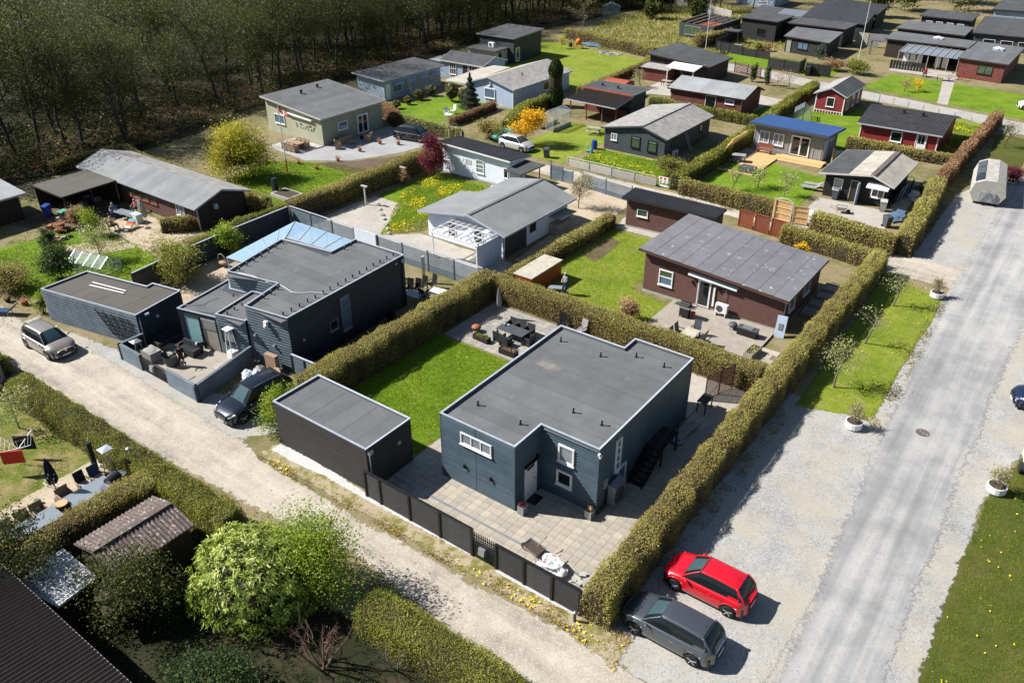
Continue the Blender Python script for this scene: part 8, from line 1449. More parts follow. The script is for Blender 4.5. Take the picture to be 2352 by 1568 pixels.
    if grille == 'bars':
        for i in range(13): mb = MB(); y = -.40+i*.066; mb.box(a+.013,y,.38,a+.03,y+.02,.59); mb.obj('grille_bar', MAT['chrome'], g)
        mb = MB(); mb.tube([(a+.04,.10*math.cos(t),.49+.10*math.sin(t)) for t in [2*PI*i/14 for i in range(15)]], .012, 4); [mb.bar((a+.04,0,.49),(a+.04,.1*math.sin(t),.49+.1*math.cos(t)),.016) for t in (0,2.094,4.189)]; mb.obj('star_emblem', MAT['chrome'], g)
    elif grille == 'diamond': mb = MB(); p = [(a+.05,0,.80),(a+.05,.075,.68),(a+.05,0,.56),(a+.05,-.075,.68)]; [mb.bar(p[i],p[(i+1)%4],.028) for i in range(4)]; mb.obj('diamond_emblem', MAT['chrome'], g)
    mb = MB(); mb.box(a-.01,-.26,.27,a+.03,.26,.37); mb.obj('number_plate', MAT['plate'], r); mb = MB(); mb.box(-a-.02,-.26,.52,-a+.03,.26,.63); mb.obj('number_plate', MAT['plate'], r)
    mb = MB(); mb.bar((x_r0+.22,0,Hh+.0),(x_r0+.05,0,Hh+.16),.012); mb.obj('aerial', MAT['plastic_black'], r)
    return r
car('bright red hatchback parked nose in at the clipped hedge', (14.25,.92), PI, 'red', 3.85, 1.72, 1.50, 2.45, .92)
car('dark grey hatchback parked beside the red car', (14.05,-2.12), PI, 'graphite', 4.10, 1.78, 1.46, 2.56, 1.0, ws=(.95,.42))
car('taupe beige crossover parked beside the long garage', (-28.7,-5.55), .02, 'taupe', 4.12, 1.78, 1.56, 2.61, .92, .33, grille='diamond')
car('dark navy estate car with barred grille parked beside the terrace wall', (-12.75,-1.75), -PI/2-.03, 'navyblack', 4.66, 1.89, 1.64, 2.87, 1.15, .36, grille='bars', rails=True, rear=(.6,.12))
car('black crossover parked by the ivy fence of the beige house', (-40.7,42.3), .16, 'blackcar', 4.6, 1.86, 1.6, 2.85, .95, .36, rear=(.8,.14)); car('silver hatchback parked behind the white cabin', (-29.3,46.5), -.03, 'silver', 4.2, 1.79, 1.48, 2.6, 1.0, rear=(.5,.08))
car('white car at the right edge by the far lane', (14.2,98.6), PI+.25, 'whitecar', 4.2, 1.78, 1.52, 2.6, .95); car('dark blue car cut by the right edge near the trailer', (24.3,25.2), PI+.3, 'bluecar', 4.0, 1.72, 1.5, 2.5, .95)
# ---------------------------------------------------------------- people and dog: one skinned surface each
def figure(name, label, loc, rz, J, zones, hair, hairlong=False, cat='person'):
    """J: joint name -> (x,y,z,r); bones listed below; zones: material of each bone"""
    bones = [('pel','spi'),('spi','che'),('che','nec'),('nec','hea'),('hea','top')]
    for s in 'LR': bones += [('che','sh'+s),('sh'+s,'el'+s),('el'+s,'wr'+s),('wr'+s,'pa'+s),('pel','hi'+s),('hi'+s,'kn'+s),('kn'+s,'an'+s),('an'+s,'to'+s)]
    J = dict(J)
    for s in 'LR':
        w = Vector(J['wr'+s][:3]); d = (w-Vector(J['el'+s][:3])).normalized(); sc = J['hea'][3]/.10; p = w+d*.07*sc; J['pa'+s] = (*p,.026*sc); side = d.cross(Vector((0,0,1)));  side = side.normalized() if side.length > .1 else Vector((1,0,0))
        for i in range(5):
            o = side*(.028*(i-1.5) if i < 4 else -.05)*sc; st = p+o*.6 if i < 4 else w+d*.02*sc; L_ = ((.05,.06,.056,.042)[i] if i < 4 else .04)*sc; e = (p if i < 4 else st)+o+d*L_+Vector((0,0,-.012)); J[f'f{s}{i}'] = (*e,.009*sc); bones.append((f'pa{s}' if i < 4 else f'wr{s}',f'f{s}{i}'))
    names = list(J); me = bpy.data.meshes.new(name); me.from_pydata([J[k][:3] for k in names], [(names.index(a),names.index(b)) for a, b in bones], [])
    o = bpy.data.objects.new(name+'_skel', me); COL.objects.link(o); md = o.modifiers.new('s','SKIN'); md.use_smooth_shade = True; sv = me.skin_vertices[0].data
    for i, k in enumerate(names): sv[i].radius = (J[k][3],)*2; sv[i].use_root = k == 'pel'
    o.modifiers.new('ss','SUBSURF').levels = 2; dg = bpy.context.evaluated_depsgraph_get(); em = bpy.data.meshes.new_from_object(o.evaluated_get(dg)); bpy.data.objects.remove(o)
    mats = ['skin']+sorted(set(zones.values())-{'skin'}); [em.materials.append(MAT[q]) for q in mats]
    if len(em.materials) > len(mats): pass
    seg = [(Vector(J[a][:3]),Vector(J[b][:3]),zones.get(b[:2] if b[:2] in ('f'+'L','f'+'R') else b.rstrip('LR') if b not in J or b[:-1] in ('sh','el','wr','pa','hi','kn','an','to') else b,'skin')) for a, b in bones]
    for p in em.polygons:
        c = p.center; best = min(seg, key=lambda q: (c-(q[0]+(q[1]-q[0])*max(0,min(1,(c-q[0]).dot(q[1]-q[0])/max(1e-9,(q[1]-q[0]).length_squared))))).length); p.material_index = mats.index(best[2])
    r = thing(name, label, cat, loc, rz); b = mesh_obj('body', em, None, r); h = J['hea']; s = h[3]
    if hair:
        mb = MB(); mb.blob((h[0],h[1]+s*.22,h[2]+s*.62),(s*1.05,s*1.0,s*.95),2,10,7,.06)
        if hairlong: mb.blob((h[0],h[1]+s*.6,h[2]-s*.3),(s*.85,s*.5,s*1.2),4,8,6,.08)
        mb.obj('hair', MAT[hair], r, smooth=True)
    mb = MB(); mb.blob((h[0],h[1]-s*1.0,h[2]+s*.15),(s*.16,s*.22,s*.25),1,6,4,0); mb.obj('nose', MAT['skin'], r)
    for sx in (-1,1): mb = MB(); mb.blob((h[0]+sx*s*.36,h[1]-s*.86,h[2]+s*.36),(s*.13,s*.08,s*.09),1,6,4,0); mb.obj('eye', MAT['plastic_black'], r); mb = MB(); mb.blob((h[0]+sx*s*1.0,h[1]+s*.05,h[2]+s*.2),(s*.1,s*.2,s*.28),1,6,4,0); mb.obj('ear', MAT['skin'], r)
    mb = MB(); mb.blob((h[0],h[1]-s*.88,h[2]-s*.38),(s*.3,s*.08,s*.07),1,6,4,0); mb.obj('mouth', MAT['terracotta'], r); return r
def stand(H_, arms='front', turn=0):
    k = H_/1.75; J = dict(pel=(0,0,.95,.135),spi=(0,.0,1.12,.125),che=(0,.01,1.36,.135),nec=(0,.0,1.50,.055),hea=(0,-.015,1.60,.10),top=(0,0,1.69,.075))
    for s, x in (('L',1),('R',-1)):
        J['sh'+s] = (x*.19,.01,1.41,.062); J['hi'+s] = (x*.10,0,.88,.10); J['kn'+s] = (x*.11,-.02,.48,.062); J['an'+s] = (x*.11,.02,.09,.042); J['to'+s] = (x*.125,-.14,.04,.042)
        if arms == 'front': J['el'+s] = (x*.25,-.05,1.15,.047); J['wr'+s] = (x*.08,-.26,1.12,.032)
        elif arms == 'reach': J['el'+s] = (x*.23,-.17,1.18,.047); J['wr'+s] = (x*.2,-.42,1.10,.032)
        else: J['el'+s] = (x*.25,.03,1.13,.047); J['wr'+s] = (x*.25,-.04,.88,.032)
    return {a: tuple(v*k for v in b) for a, b in J.items()}
def sit(H_):
    k = H_/1.75; J = dict(pel=(0,0,.55,.14),spi=(0,.03,.72,.13),che=(0,.05,.96,.14),nec=(0,.03,1.10,.055),hea=(0,.0,1.20,.10),top=(0,.01,1.29,.075))
    for s, x in (('L',1),('R',-1)): J['sh'+s] = (x*.20,.05,1.0,.062); J['el'+s] = (x*.27,-.06,.78,.047); J['wr'+s] = (x*.2,-.30,.74,.032); J['hi'+s] = (x*.11,-.05,.52,.10); J['kn'+s] = (x*.15,-.45,.52,.065); J['an'+s] = (x*.15,-.48,.09,.042); J['to'+s] = (x*.16,-.64,.045,.042)
    return {a: tuple(v*k for v in b) for a, b in J.items()}
def dress(top, leg, shoe, sleeve='el', bare_leg=False):
    z = dict(spi=top, che=top, sh=top, hi=leg, kn=leg, an='skin' if bare_leg else leg, to=shoe); z['el'] = top
    if sleeve == 'wr': z['wr'] = top
    return z
figure('person', 'child in black shirt and shorts standing on the terrace beside the tub chair', (-19.9,-1.75,.05), PI*.35, stand(1.5,'reach'), dress('shirt_black','shirt_black','fabric_white',bare_leg=True), 'hair_brown')
p = TE(1512,480); figure('person', 'standing man in pale blue grey shirt with folded arms beside the orange box shed', (p[0],p[1]+.15,0), -.35, stand(1.76,'front'), dress('shirt_blue','denim','shirt_black'), 'hair_grey')
for lb, q, rz, tp, hr, lg in (('seated man in teal shirt on the blue stool at the patio table',(-46.4,9.4),.9,'shirt_teal','hair_grey',False),('seated person in coral pink top behind the patio table',(-45.7,11.1),.2,'shirt_coral','hair_grey',False),('seated blond woman in tan clothes with her back to the camera',(-43.6,7.6),2.6,'shirt_tan','hair_blond',True)):
    figure('person', lb, (q[0],q[1],0), rz, sit(1.7), dress(tp,'denim' if tp != 'shirt_tan' else 'shirt_tan','shirt_black'), hr, lg)
p = TC(1650,520); figure('person', 'person in red top sitting on the terrace of the flat roof house', (p[0],p[1],0), .3, sit(1.7), dress('shirt_red','denim','shirt_black'), 'hair_brown'); chair('black chair under the person in the red top', (p[0],p[1]+.05), .3, 'plastic_black', 'high')
for lb, q, rz, mt in (('blue plastic stool under the man in teal',(-46.4,9.45),.9,'plastic_blue'),('folding chair under the person in coral pink',(-45.7,11.15),.2,'fabric_grey'),('wooden armchair under the blond woman',(-43.6,7.55),2.6,'rattan_tan')): chair(lb, q, rz, mt, 'tub' if mt == 'plastic_blue' else 'high')
def dog():
    V = dict(pel=(0,.38,.50,.11),mid=(0,.12,.52,.12),che=(0,-.14,.52,.15),nec=(0,-.30,.68,.09),hea=(0,-.40,.80,.085),muz=(0,-.54,.76,.045),tl1=(0,.50,.56,.03),tl2=(0,.66,.66,.018)); B = [('pel','mid'),('mid','che'),('che','nec'),('nec','hea'),('hea','muz'),('pel','tl1'),('tl1','tl2')]
    for s, x in (('L',.09),('R',-.09)):
        V.update({'fs'+s:(x,-.16,.42,.06),'fk'+s:(x,-.15,.22,.034),'fp'+s:(x,-.17,.03,.035),'hk'+s:(x,.30,.36,.06),'hh'+s:(x,.44,.2,.032),'hp'+s:(x,.38,.03,.035),'ea'+s:(x*.8,-.36,.90,.025)}); B += [('che','fs'+s),('fs'+s,'fk'+s),('fk'+s,'fp'+s),('pel','hk'+s),('hk'+s,'hh'+s),('hh'+s,'hp'+s),('hea','ea'+s)]
    nm = list(V); me = bpy.data.meshes.new('dog'); me.from_pydata([V[k][:3] for k in nm], [(nm.index(a),nm.index(b)) for a, b in B], []); o = bpy.data.objects.new('dog_skel', me); COL.objects.link(o); md = o.modifiers.new('s','SKIN'); md.use_smooth_shade = True
    for i, k in enumerate(nm): me.skin_vertices[0].data[i].radius = (V[k][3],)*2; me.skin_vertices[0].data[i].use_root = k == 'mid'
    o.modifiers.new('ss','SUBSURF').levels = 2; em = bpy.data.meshes.new_from_object(o.evaluated_get(bpy.context.evaluated_depsgraph_get())); bpy.data.objects.remove(o); em.materials.append(MAT['fur_black']); em.materials.append(MAT['fur_white'])
    for p in em.polygons: c = p.center; p.material_index = 1 if (c.y < -.36 and abs(c.x) < .06) or (-.34 < c.y < -.2 and c.z < .62 and abs(c.x) < .08) or c.z < .08 else 0
    r = thing('dog', 'black dog with white face standing in the open terrace doorway', 'dog', (-20.35,.05,.05), .3); mesh_obj('body', em, None, r); [MB().blob((sx*.05,-.46,.83),.016,1,6,4,0).obj('eye', MAT['plastic_black'], r) for sx in (-1,1)]; MB().blob((0,-.585,.775),.022,1,6,4,0).obj('nose', MAT['plastic_black'], r)
dog()
# ---------------------------------------------------------------- flagpoles, glasshouses, trailers, farther gardens
r = flagpole('white flagpole with red base and drooping red white flag on the beige house lawn', (-43.4,26.4), 6.9, 'plastic_red'); n = 12
def flag_at(u, v): return (.06+1.5*u, .2*u+.08*math.sin(u*7), 6.72-.9*u-.55*v*(1-.5*u)-.10*math.sin(u*5))
for (v0,v1,u0,u1,mt) in ((0,.42,0,.3,'plastic_red'),(0,.42,.42,1,'plastic_red'),(.58,1,0,.3,'plastic_red'),(.58,1,.42,1,'plastic_red'),(0,1,.3,.42,'white'),(.42,.58,0,.3,'white'),(.42,.58,.42,1,'white')):
    m = MB(); k = 6; vs = [flag_at(u0+(u1-u0)*i/k, v) for i in range(k+1) for v in (v0,v1)]; m.add(vs, [(2*i,2*i+1,2*i+3,2*i+2) for i in range(k)]); m.obj('flag_field' if mt == 'plastic_red' else 'flag_cross', MAT[mt], r)
flagpole('tall white flagpole beside the dark house with white canopy', (-35.3,108), 9.5); flagpole('white flagpole between the black timber house and the terrace house', (-12.7,115.7), 8.5)
def glasshouse(label, p, sx, sy, he, hr, rz=0, n=4, m_=2, frame='galv', base=.0, solid='white'):
    r = thing('greenhouse', label, 'greenhouse', (p[0],p[1],0), rz); f = MB(); a, b = sx/2, sy/2
    for i in range(n+1):
        y = -b+sy*i/n
        for s in (-1,1): f.bar((s*a,y,0),(s*a,y,he),.04); f.bar((s*a,y,he),(0,y,hr),.04)
    for s in (-1,1): f.bar((s*a,-b,he),(s*a,b,he),.05); f.bar((s*a,-b,.03),(s*a,b,.03),.06); f.bar((-a,s*b,.03),(a,s*b,.03),.06); f.bar((-a,s*b,he),(a,s*b,he),.04); f.bar((0,s*b,0),(0,s*b,hr),.04)
    f.bar((0,-b,hr),(0,b,hr),.06); f.obj('frame', MAT[frame], r)
    for i in range(n):
        y0, y1 = -b+sy*i/n+.03, -b+sy*(i+1)/n-.03
        for s in (-1,1):
            q = MB(); q.add([(s*a,y0,max(.06,base)),(s*a,y1,max(.06,base)),(s*a,y1,he-.03),(s*a,y0,he-.03)], [(0,1,2,3)]); q.obj('wall_pane', MAT['glass_clear'], r); q = MB(); q.add([(s*a,y0,he+.02),(s*a,y1,he+.02),(s*.02,y1,hr),(s*.02,y0,hr)], [(0,1,2,3)]); q.obj('roof_pane', MAT['glass_clear'], r)
            if base: q = MB(); q.box(min(s*a,s*(a-.03)),y0,0,max(s*a,s*(a-.03)),y1,base); q.obj('base_board', MAT[solid], r)
    for s in (-1,1): q = MB(); q.add([(-a+.03,s*b,max(.06,base)),(a-.03,s*b,max(.06,base)),(a-.03,s*b,he),(0,s*b,hr-.03),(-a+.03,s*b,he)], [(0,1,2,3,4)]); q.obj('gable_pane', MAT['glass_clear'], r)
    return r
glasshouse('glass greenhouse with pale boarded end on the yellow lawn', (-30.4,55.8), 1.9, 3.8, 1.7, 2.3, 0, 4, frame='trim', base=.45, solid='weathered'); glasshouse('low glass cold frame house in the left garden behind the garage', (-37.6,2.6), 2.0, 3.4, .7, 1.35, -1.35, 4, frame='galv'); glasshouse('small glass garden dome behind the blue roof house', (-8.2,77.0), 2.0, 2.4, 1.0, 1.7, .3, 3, frame='galv'); glasshouse('small green glass shed in the rough meadow', TB(1830,110), 3.6, 3, 1.8, 2.6, .5, 3, frame='plastic_grey')
# grey closed skip trailer on the gravel
r = thing('skip_trailer', 'grey closed metal skip container with open side flaps on the gravel', 'container', (14.8,61.8,0), .13); r.scale = (1.1,1.2,1.12); prof = [(-.95,.25),(.95,.25),(1.35,.9),(1.1,1.75),(.45,2.05),(-.45,2.05),(-1.1,1.75),(-1.35,.9)]; vs = [(x,y,z) for y in (-3.0,3.0) for x, z in prof]; m = MB(); m.add(vs, [(i,(i+1)%8,8+(i+1)%8,8+i) for i in range(8)]+[tuple(range(7,-1,-1)),tuple(range(8,16))]); m.obj('body', MAT['weathered'], r)
for i in range(3): m = MB(); y = -2.6+i*1.75; m.add([(-1.12,y,1.74),(-1.12,y+1.6,1.74),(-.5,y+1.6,2.06),(-.5,y,2.06)], [(0,1,2,3)]); m.v = [(x-.02,yy,z+.03) for x, yy, z in m.v]; m.obj('flap', MAT['pane_dark' if i == 0 else 'plastic_grey'], r)
m = MB(); m.box(-.6,-3.12,.35,.6,-3.0,1.1); m.obj('end_frame', MAT['galv'], r); m = MB(); m.bar((-.5,-3.15,.3),(.0,-3.2,1.3),.07); m.bar((.5,-3.15,.3),(.0,-3.2,1.3),.07); m.obj('lifting_frame', MAT['galv'], r); [MB().box(sx*.8-.1,sy*2.5-.3,0,sx*.8+.1,sy*2.5+.3,.27).obj('runner', MAT['iron'], r) for sx in (-1,1) for sy in (-1,1)]
# trailer at the right edge
r = thing('car_trailer', 'small white trailer with tarpaulin cut by the right edge', 'trailer', (24.6,18.0,0), .2); MB().box(-.7,-1.2,.45,.7,1.2,.9).obj('box', MAT['white'], r); MB().box(-.72,-1.22,.9,.72,1.22,1.2).obj('cover', MAT['offwhite'], r); MB().bar((0,-1.2,.5),(0,-2.4,.45),.08).obj('drawbar', MAT['galv'], r)
for sx in (-1,1): MB().tube([(sx*.78-.08,0,.3),(sx*.78+.08,0,.3)], .3, 14).obj('wheel', MAT['tyre'], r)
r = thing('flatbed_trailer', 'wooden flatbed trailer at the right edge behind the covered trailer', 'trailer', (24.4,21.8,0), .25); MB().box(-.9,-1.3,.5,.9,1.3,.58).obj('bed', MAT['wood_grey'], r); [MB().box(sx*.88-.03,-1.3,.58,sx*.88+.03,1.3,.85).obj('side', MAT['dark_brown'], r) for sx in (-1,1)]; [MB().tube([(sx*.8-.08,0,.3),(sx*.8+.08,0,.3)], .28, 12).obj('wheel', MAT['tyre'], r) for sx in (-1,1)]
# beige house terrace
table('tan woven dining table on the raised terrace of the beige house', (-48.6,32.0,.1), 2.0, 1.0, .0, 'rattan_tan', 'rattan_tan', .74, skirt=True)
for i in range(6): x = -49.3+(i%3)*.7; y = 31.2+(i//3)*1.6; chair('tan woven tub chair on the '+('near','wall')[i//3]+' side of the beige house dining table, '+('left','middle','right')[i%3], (x,y,.1), PI if i < 3 else 0, 'rattan_tan', 'tub', 'woven chairs round the beige house table')
sofa('blue grey cushioned sofa against the wall of the beige house', (-46.3,37.0), -PI/2, 'rattan_tan', 'pane_blue', 2.0); 
for i, (x,y,rz) in enumerate(((-45.0,34.9,2.4),(-44.4,38.9,-1.2))): chair(('tan lounge chair left of the blue grey sofa','tan lounge chair right of the blue grey sofa')[i], (x,y), rz, 'rattan_tan', 'tub', s=1.15)
table('low tan coffee table in front of the blue grey sofa', (-45.0,37.0), .9, .6, PI/2, 'rattan_tan', 'rattan_tan', .4, name='coffee_table')
for i, (x,y,lb) in enumerate([(2020,1110,'flower pot on the lawn step below the dining table'),(2140,1145,'flower pot at the corner of the grey terrace'),(2285,1090,'flower pot beside the left lounge chair')]): pot(lb+' of the beige house', TA(x,y), .2, .28)
for i, (x,y,lb) in enumerate([(270,975,'flower pot in front of the beige house glass door'),(395,980,'flower pot beside the front wheel of the black crossover'),(135,1025,'flower pot right of the sofa at the beige house'),(148,940,'black pot against the shaded wall, left'),(190,940,'black pot against the shaded wall, right')]): pot(lb, TB(x,y), .22, .32, 'plastic_black' if i > 2 else 'terracotta')
m = MB((-37.5,21.3,0)); p = TA(1940,1330); r = thing('bunker_steps', 'sunken concrete steps with dark upright slab beside the long hedge', 'steps', (p[0],p[1],0)); MB().box(-1.3,-.9,0,1.3,.9,.35).obj('kerb', MAT['concrete'], r); MB().box(-1.1,-.75,.351,1.1,.75,.36).obj('floor', MAT['soil'], r); MB().box(-1.75,-.25,0,-1.4,.25,1.5).obj('slab', MAT['navy_wall'], r)
for i, (x,y,z) in enumerate(((175,1385,1.75),(430,1235,1.5))): p = TB(x,y); r = thing('bird_table', ('white T shaped bird post on the slab yard','white bird post in the orange brown shrub')[i], 'post', (p[0],p[1],0)); MB().box(-.06,-.06,0,.06,.06,z).obj('post', MAT['weathered'], r); MB().box(-.35,-.12,z,.35,.12,z+.1).obj('tray', MAT['weathered'], r)
for i, (x,y,lb) in enumerate(((1320,1300,'left end'),)): 
    for k in range(9): p = TB(262+k*9, 1390+k*22+((k%3)*9)); m = MB((p[0],p[1],0)); m.blob((p[0],p[1],.08),(.22,.18,.13),k,7,5,.3); tag(m.obj('border_stone', MAT['concrete'], None, (p[0],p[1],0)), 'rough pale border stone along the dandelion bed', 'stone', 'border stones of the dandelion bed')
# garden between hedge and yellow tree
p = TB(780,960); r = thing('garden_arch', 'dark metal rose arch beside the black crossover', 'arch', (p[0],p[1],0)); m = MB(); m.tube([(-.9*math.cos(t),0,1.3+.75*math.sin(t)) for t in [PI*i/10 for i in range(11)]], .04, 5); m.obj('arch', MAT['plastic_grey'], r); [MB().box(s*.9-.05,-.05,0,s*.9+.05,.05,1.3).obj('post', MAT['wood_grey'], r) for s in (-1,1)]
m = MB((-32.4,48.6,0)); m.blob((-32.4,48.6,.55),(1.2,2.1,.62),3,14,7,.08); tag(m.obj('covered_boat', MAT['tarp_green'], None, (-32.4,48.6,0), smooth=True), 'green tarpaulin covered boat behind the silver hatchback', 'boat')
bin_('dark green wheelie bin behind the silver hatchback', (-24.9,45.9), .3, 'plastic_grey'); r = thing('rain_barrel', 'bright blue rain barrel at the left corner of the charcoal house', 'barrel', (-22.4,51.5,0)); MB().lathe([(.3,0),(.34,.45),(.28,.95),(.1,.98)], 12).obj('barrel', MAT['plastic_blue'], r); p = TB(1680,1030); r = thing('toy_slide', 'turquoise plastic toy beside the blue barrel', 'toy', (p[0],p[1],0)); m = MB(); m.bar((-.4,0,.1),(.4,.1,.45),.35,.06); m.obj('chute', MAT['teal'], r); MB().box(.3,-.1,0,.4,.25,.45).obj('leg', MAT['teal'], r)
# long brown house patio
table('patio table with grey top where the seated people are', (-44.9,9.6), 1.9, .9, .15, 'pane_grey', 'plastic_black'); 
r = umbrella('closed striped grey parasol on the sandy patio', (-41.6,9.6), 2.7, 'fabric_grey', lean=.12, fat=.2, rz=1.2)
r = thing('deck_chair', 'deck chair with blue, white and bright striped towels', 'deck chair', (-42.7,8.6,0), .5)
for i, mt in enumerate(('fabric_blue','white','orange','plastic_red','teal')): m = MB(); t0, t1 = i/5, (i+1)/5; m.add([(-.3,-.7+1.4*t0,.3+.55*max(0,t0-.3)),(.3,-.7+1.4*t0,.3+.55*max(0,t0-.3)),(.3,-.7+1.4*t1,.3+.55*max(0,t1-.3)),(-.3,-.7+1.4*t1,.3+.55*max(0,t1-.3)),(-.3,-.7+1.4*t0,.26+.55*max(0,t0-.3)),(.3,-.7+1.4*t0,.26+.55*max(0,t0-.3)),(.3,-.7+1.4*t1,.26+.55*max(0,t1-.3)),(-.3,-.7+1.4*t1,.26+.55*max(0,t1-.3))], [(0,1,2,3),(7,6,5,4),(0,4,5,1),(1,5,6,2),(2,6,7,3),(3,7,4,0)]); m.obj('towel_stripe', MAT[mt], r)
[MB().bar((sx*.3,-.7,.0),(sx*.3,.6,.62),.03).obj('frame', MAT['galv'], r) for sx in (-1,1)]; [MB().bar((sx*.3,.5,.0),(sx*.3,-.4,.4),.03).obj('frame', MAT['galv'], r) for sx in (-1,1)]
r = thing('laundry_rack', 'white cloth covered rack behind the patio table', 'rack', (-43.6,9.9,0)); MB().box(-.45,-.3,.0,.45,.3,.75).obj('cloth', MAT['fabric_white'], r); MB().box(-.47,-.32,.75,.47,.32,.8).obj('top', MAT['pale_blue'], r)
r = bin_('blue wheelie bin at the carport of the long brown house', (-51.3,6.0), .4, 'plastic_blue'); bin_('grey green wheelie bin at the carport of the long brown house', (-48.8,6.2), .2, 'plastic_grey', 'tarp_green'); bush('dry_shrub', 'straw coloured dry shrub beside the patio bins', (-47.2,6.6), (1.0,.9,1.4), 'leaf_dry', 2400, .10, 501, tone=.5)
heater('closed dark grill cart against the long brown house wall', (-40.0,11.3), 1.0, 'plastic_black', 'plastic_black'); rr_ = random.Random(8)
for i in range(9): x = -53+rr_.random()*3.6; y = 8+rr_.random()*2.8; s_ = rr_.uniform(.25,.5); m = MB((x,y,0)); m.obb((x,y,s_*.5),(s_*1.4,s_,s_),rr_.random()*3); q = rr_.choice(['fabric_grey','plastic_grey','rattan_tan','galv','white']); tag(m.obj('stored_box', MAT[q], None, (x,y,0)), {'fabric_grey':'light grey','plastic_grey':'dark grey','rattan_tan':'tan','galv':'metal grey','white':'white'}[q]+' box stored under the carport roof of the long brown house', 'box', 'stored things under the carport')
for i in range(16): x = -50.5+rr_.random()*6; y = 3.4+rr_.random()*4.4; s_ = rr_.uniform(.15,.4); m = MB((x,y,0)); m.obb((x,y,s_*.5),(s_*1.6,s_,s_),rr_.random()*3); tag(m.obj('garden_crate', MAT[rr_.choice(['fabric_grey','plastic_grey','wood_grey','galv','terracotta','dark_brown'])], None, (x,y,0)), 'small crate or tub in the cluttered yard before the carport', 'crate', 'crates in the carport yard')
pot('large terracotta pot beside the dark garden bed', TA(415,1540), .35, .45); pot('terracotta pot on the left lawn edge', TD(400,60), .28, .35); pot('terracotta pot by the sandy path left of the garage', TD(170,545), .25, .35); pot('dark pot by the sandy path left of the garage', TD(55,525), .22, .3, 'plastic_black'); p = TD(30,610); r = thing('garden_lounger', 'dark green garden lounger cut by the left edge', 'lounger', (p[0],p[1],0), .6); MB().box(-.9,-.3,.3,.5,.3,.36).obj('seat', MAT['fabric_blue'], r); m = MB(); m.obb((.75,0,.55),(.7,.6,.06),0,0,-.7); m.obj('backrest', MAT['fabric_blue'], r); [MB().box(x,y,0,x+.05,y+.05,.3).obj('leg', MAT['galv'], r) for x in (-.8,.4) for y in (-.28,.23)]
r = thing('hanging_chair', 'round rattan hoop chair behind the black house wing', 'chair', (*TD(1510,290)[:2],0)); MB().tube([(.5*math.cos(t),0,.6+.5*math.sin(t)) for t in [2*PI*i/16 for i in range(17)]], .03, 5).obj('hoop', MAT['rattan_tan'], r); MB().blob((0,.05,.35),(.4,.3,.15),2,10,6,.05).obj('seat', MAT['rattan_tan'], r)
# blue roof house deck and lawn
r = thing('garden_bench', 'red brown wooden bench on the deck of the blue roof house', 'bench', (-6.7,60.7,.14), 0); [MB().box(-.85,-.25+i*.17,.42,.85,-.11+i*.17,.46).obj('seat_slat', MAT['wood_red'], r) for i in range(3)]; [MB().obb((0,.3,.62+i*.16),(1.7,.03,.13),0,-.2).obj('back_slat', MAT['wood_red'], r) for i in range(3)]; [MB().box(sx*.7-.04,-.25,0,sx*.7+.04,.28,.42).obj('leg', MAT['wood_red'], r) for sx in (-1,1)]
table('square brown garden table beside the timber screen', (-7.8,56.4,.14), 1.4, .9, .3, 'wood_grey', 'dark_brown'); m = MB((-5.9,54.4,0)); m.box(-6.7,53.8,.0,-5.2,55.0,.5); tag(m.obj('sandpit', MAT['plastic_grey'], None, (-5.9,54.4,0)), 'square grey tub at the end of the new deck', 'tub'); 
for i in range(2): r = thing('sun_lounger', ('grey sun lounger left of the small black house, upper','grey sun lounger left of the small black house, lower')[i], 'lounger', (1.0,53.8-i*1.0,0), .1, 'sun loungers on the lawn'); MB().box(-.9,-.3,.3,.4,.3,.35).obj('seat', MAT['fabric_grey'], r); m = MB(); m.obb((.65,0,.46),(.6,.6,.05),0,0,-.5); m.obj('backrest', MAT['fabric_grey'], r); [MB().box(x,y,0,x+.04,y+.04,.3).obj('leg', MAT['galv'], r) for x in (-.8,.3) for y in (-.27,.23)]
bin_('dark grey wheelie bin beside the brown door of the small black house', (3.7,51.7), 0, 'plastic_grey', 'galv'); bin_('grey wheelie bin with green stand at the right of the small black house', (8.1,51.2), .2, 'concrete'); barrow('grey wheelbarrow with yellow frame on the paved yard', (5.2,48.6), .3, 'galv', 'orange', 'concrete'); bin_('tall dark bin near the hedge of the paved yard', (9.4,47.6), .9, 'plastic_grey')
m = MB((5.0,46.6,0)); m.tube([(2.9,46.2,.28),(7.2,45.6,.28)], .28, 12); tag(m.obj('wrapped_roll', MAT['fabric_white'], None, (5.0,46.6,0), smooth=True), 'long white wrapped roll lying behind the timber gate', 'roll')
for i in range(9): x = 9.2+rr_.random()*1.3; y = 55+rr_.random()*6; s_ = rr_.uniform(.35,.7); m = MB((x,y,0)); m.blob((x,y,s_*.45),(s_,s_*.8,s_*.5),i,9,6,.25); tag(m.obj('junk_heap', MAT[['fabric_white','pale_blue','teal','offwhite','polycarb'][i%5]], None, (x,y,0)), ['white','pale blue','turquoise','cream','clear'][i%5]+' bagged junk beside the small black house', 'junk', 'junk beside the small black house')
for i in range(4): x = 8.75+.1*i; y = 54.2+i*.9; m = MB((x,y,0)); m.obb((x,y,.75),(.06,.9,1.5),.1*i,0,.18); tag(m.obj('leaning_board', MAT[['pane_grey','pale_blue','wood_grey','pane_blue'][i]], None, (x,y,0)), ['grey','pale blue','wooden','blue glass'][i]+' board leaning on the right wall of the small black house', 'board')
m = MB((9.7,50.2,0)); m.blob((9.6,50.6,.15),(.6,1.7,.2),3,12,6,.3); tag(m.obj('blue_tarp', MAT['pane_blue'], None, (9.7,50.2,0)), 'crumpled blue plastic tarpaulin along the hedge', 'tarpaulin')
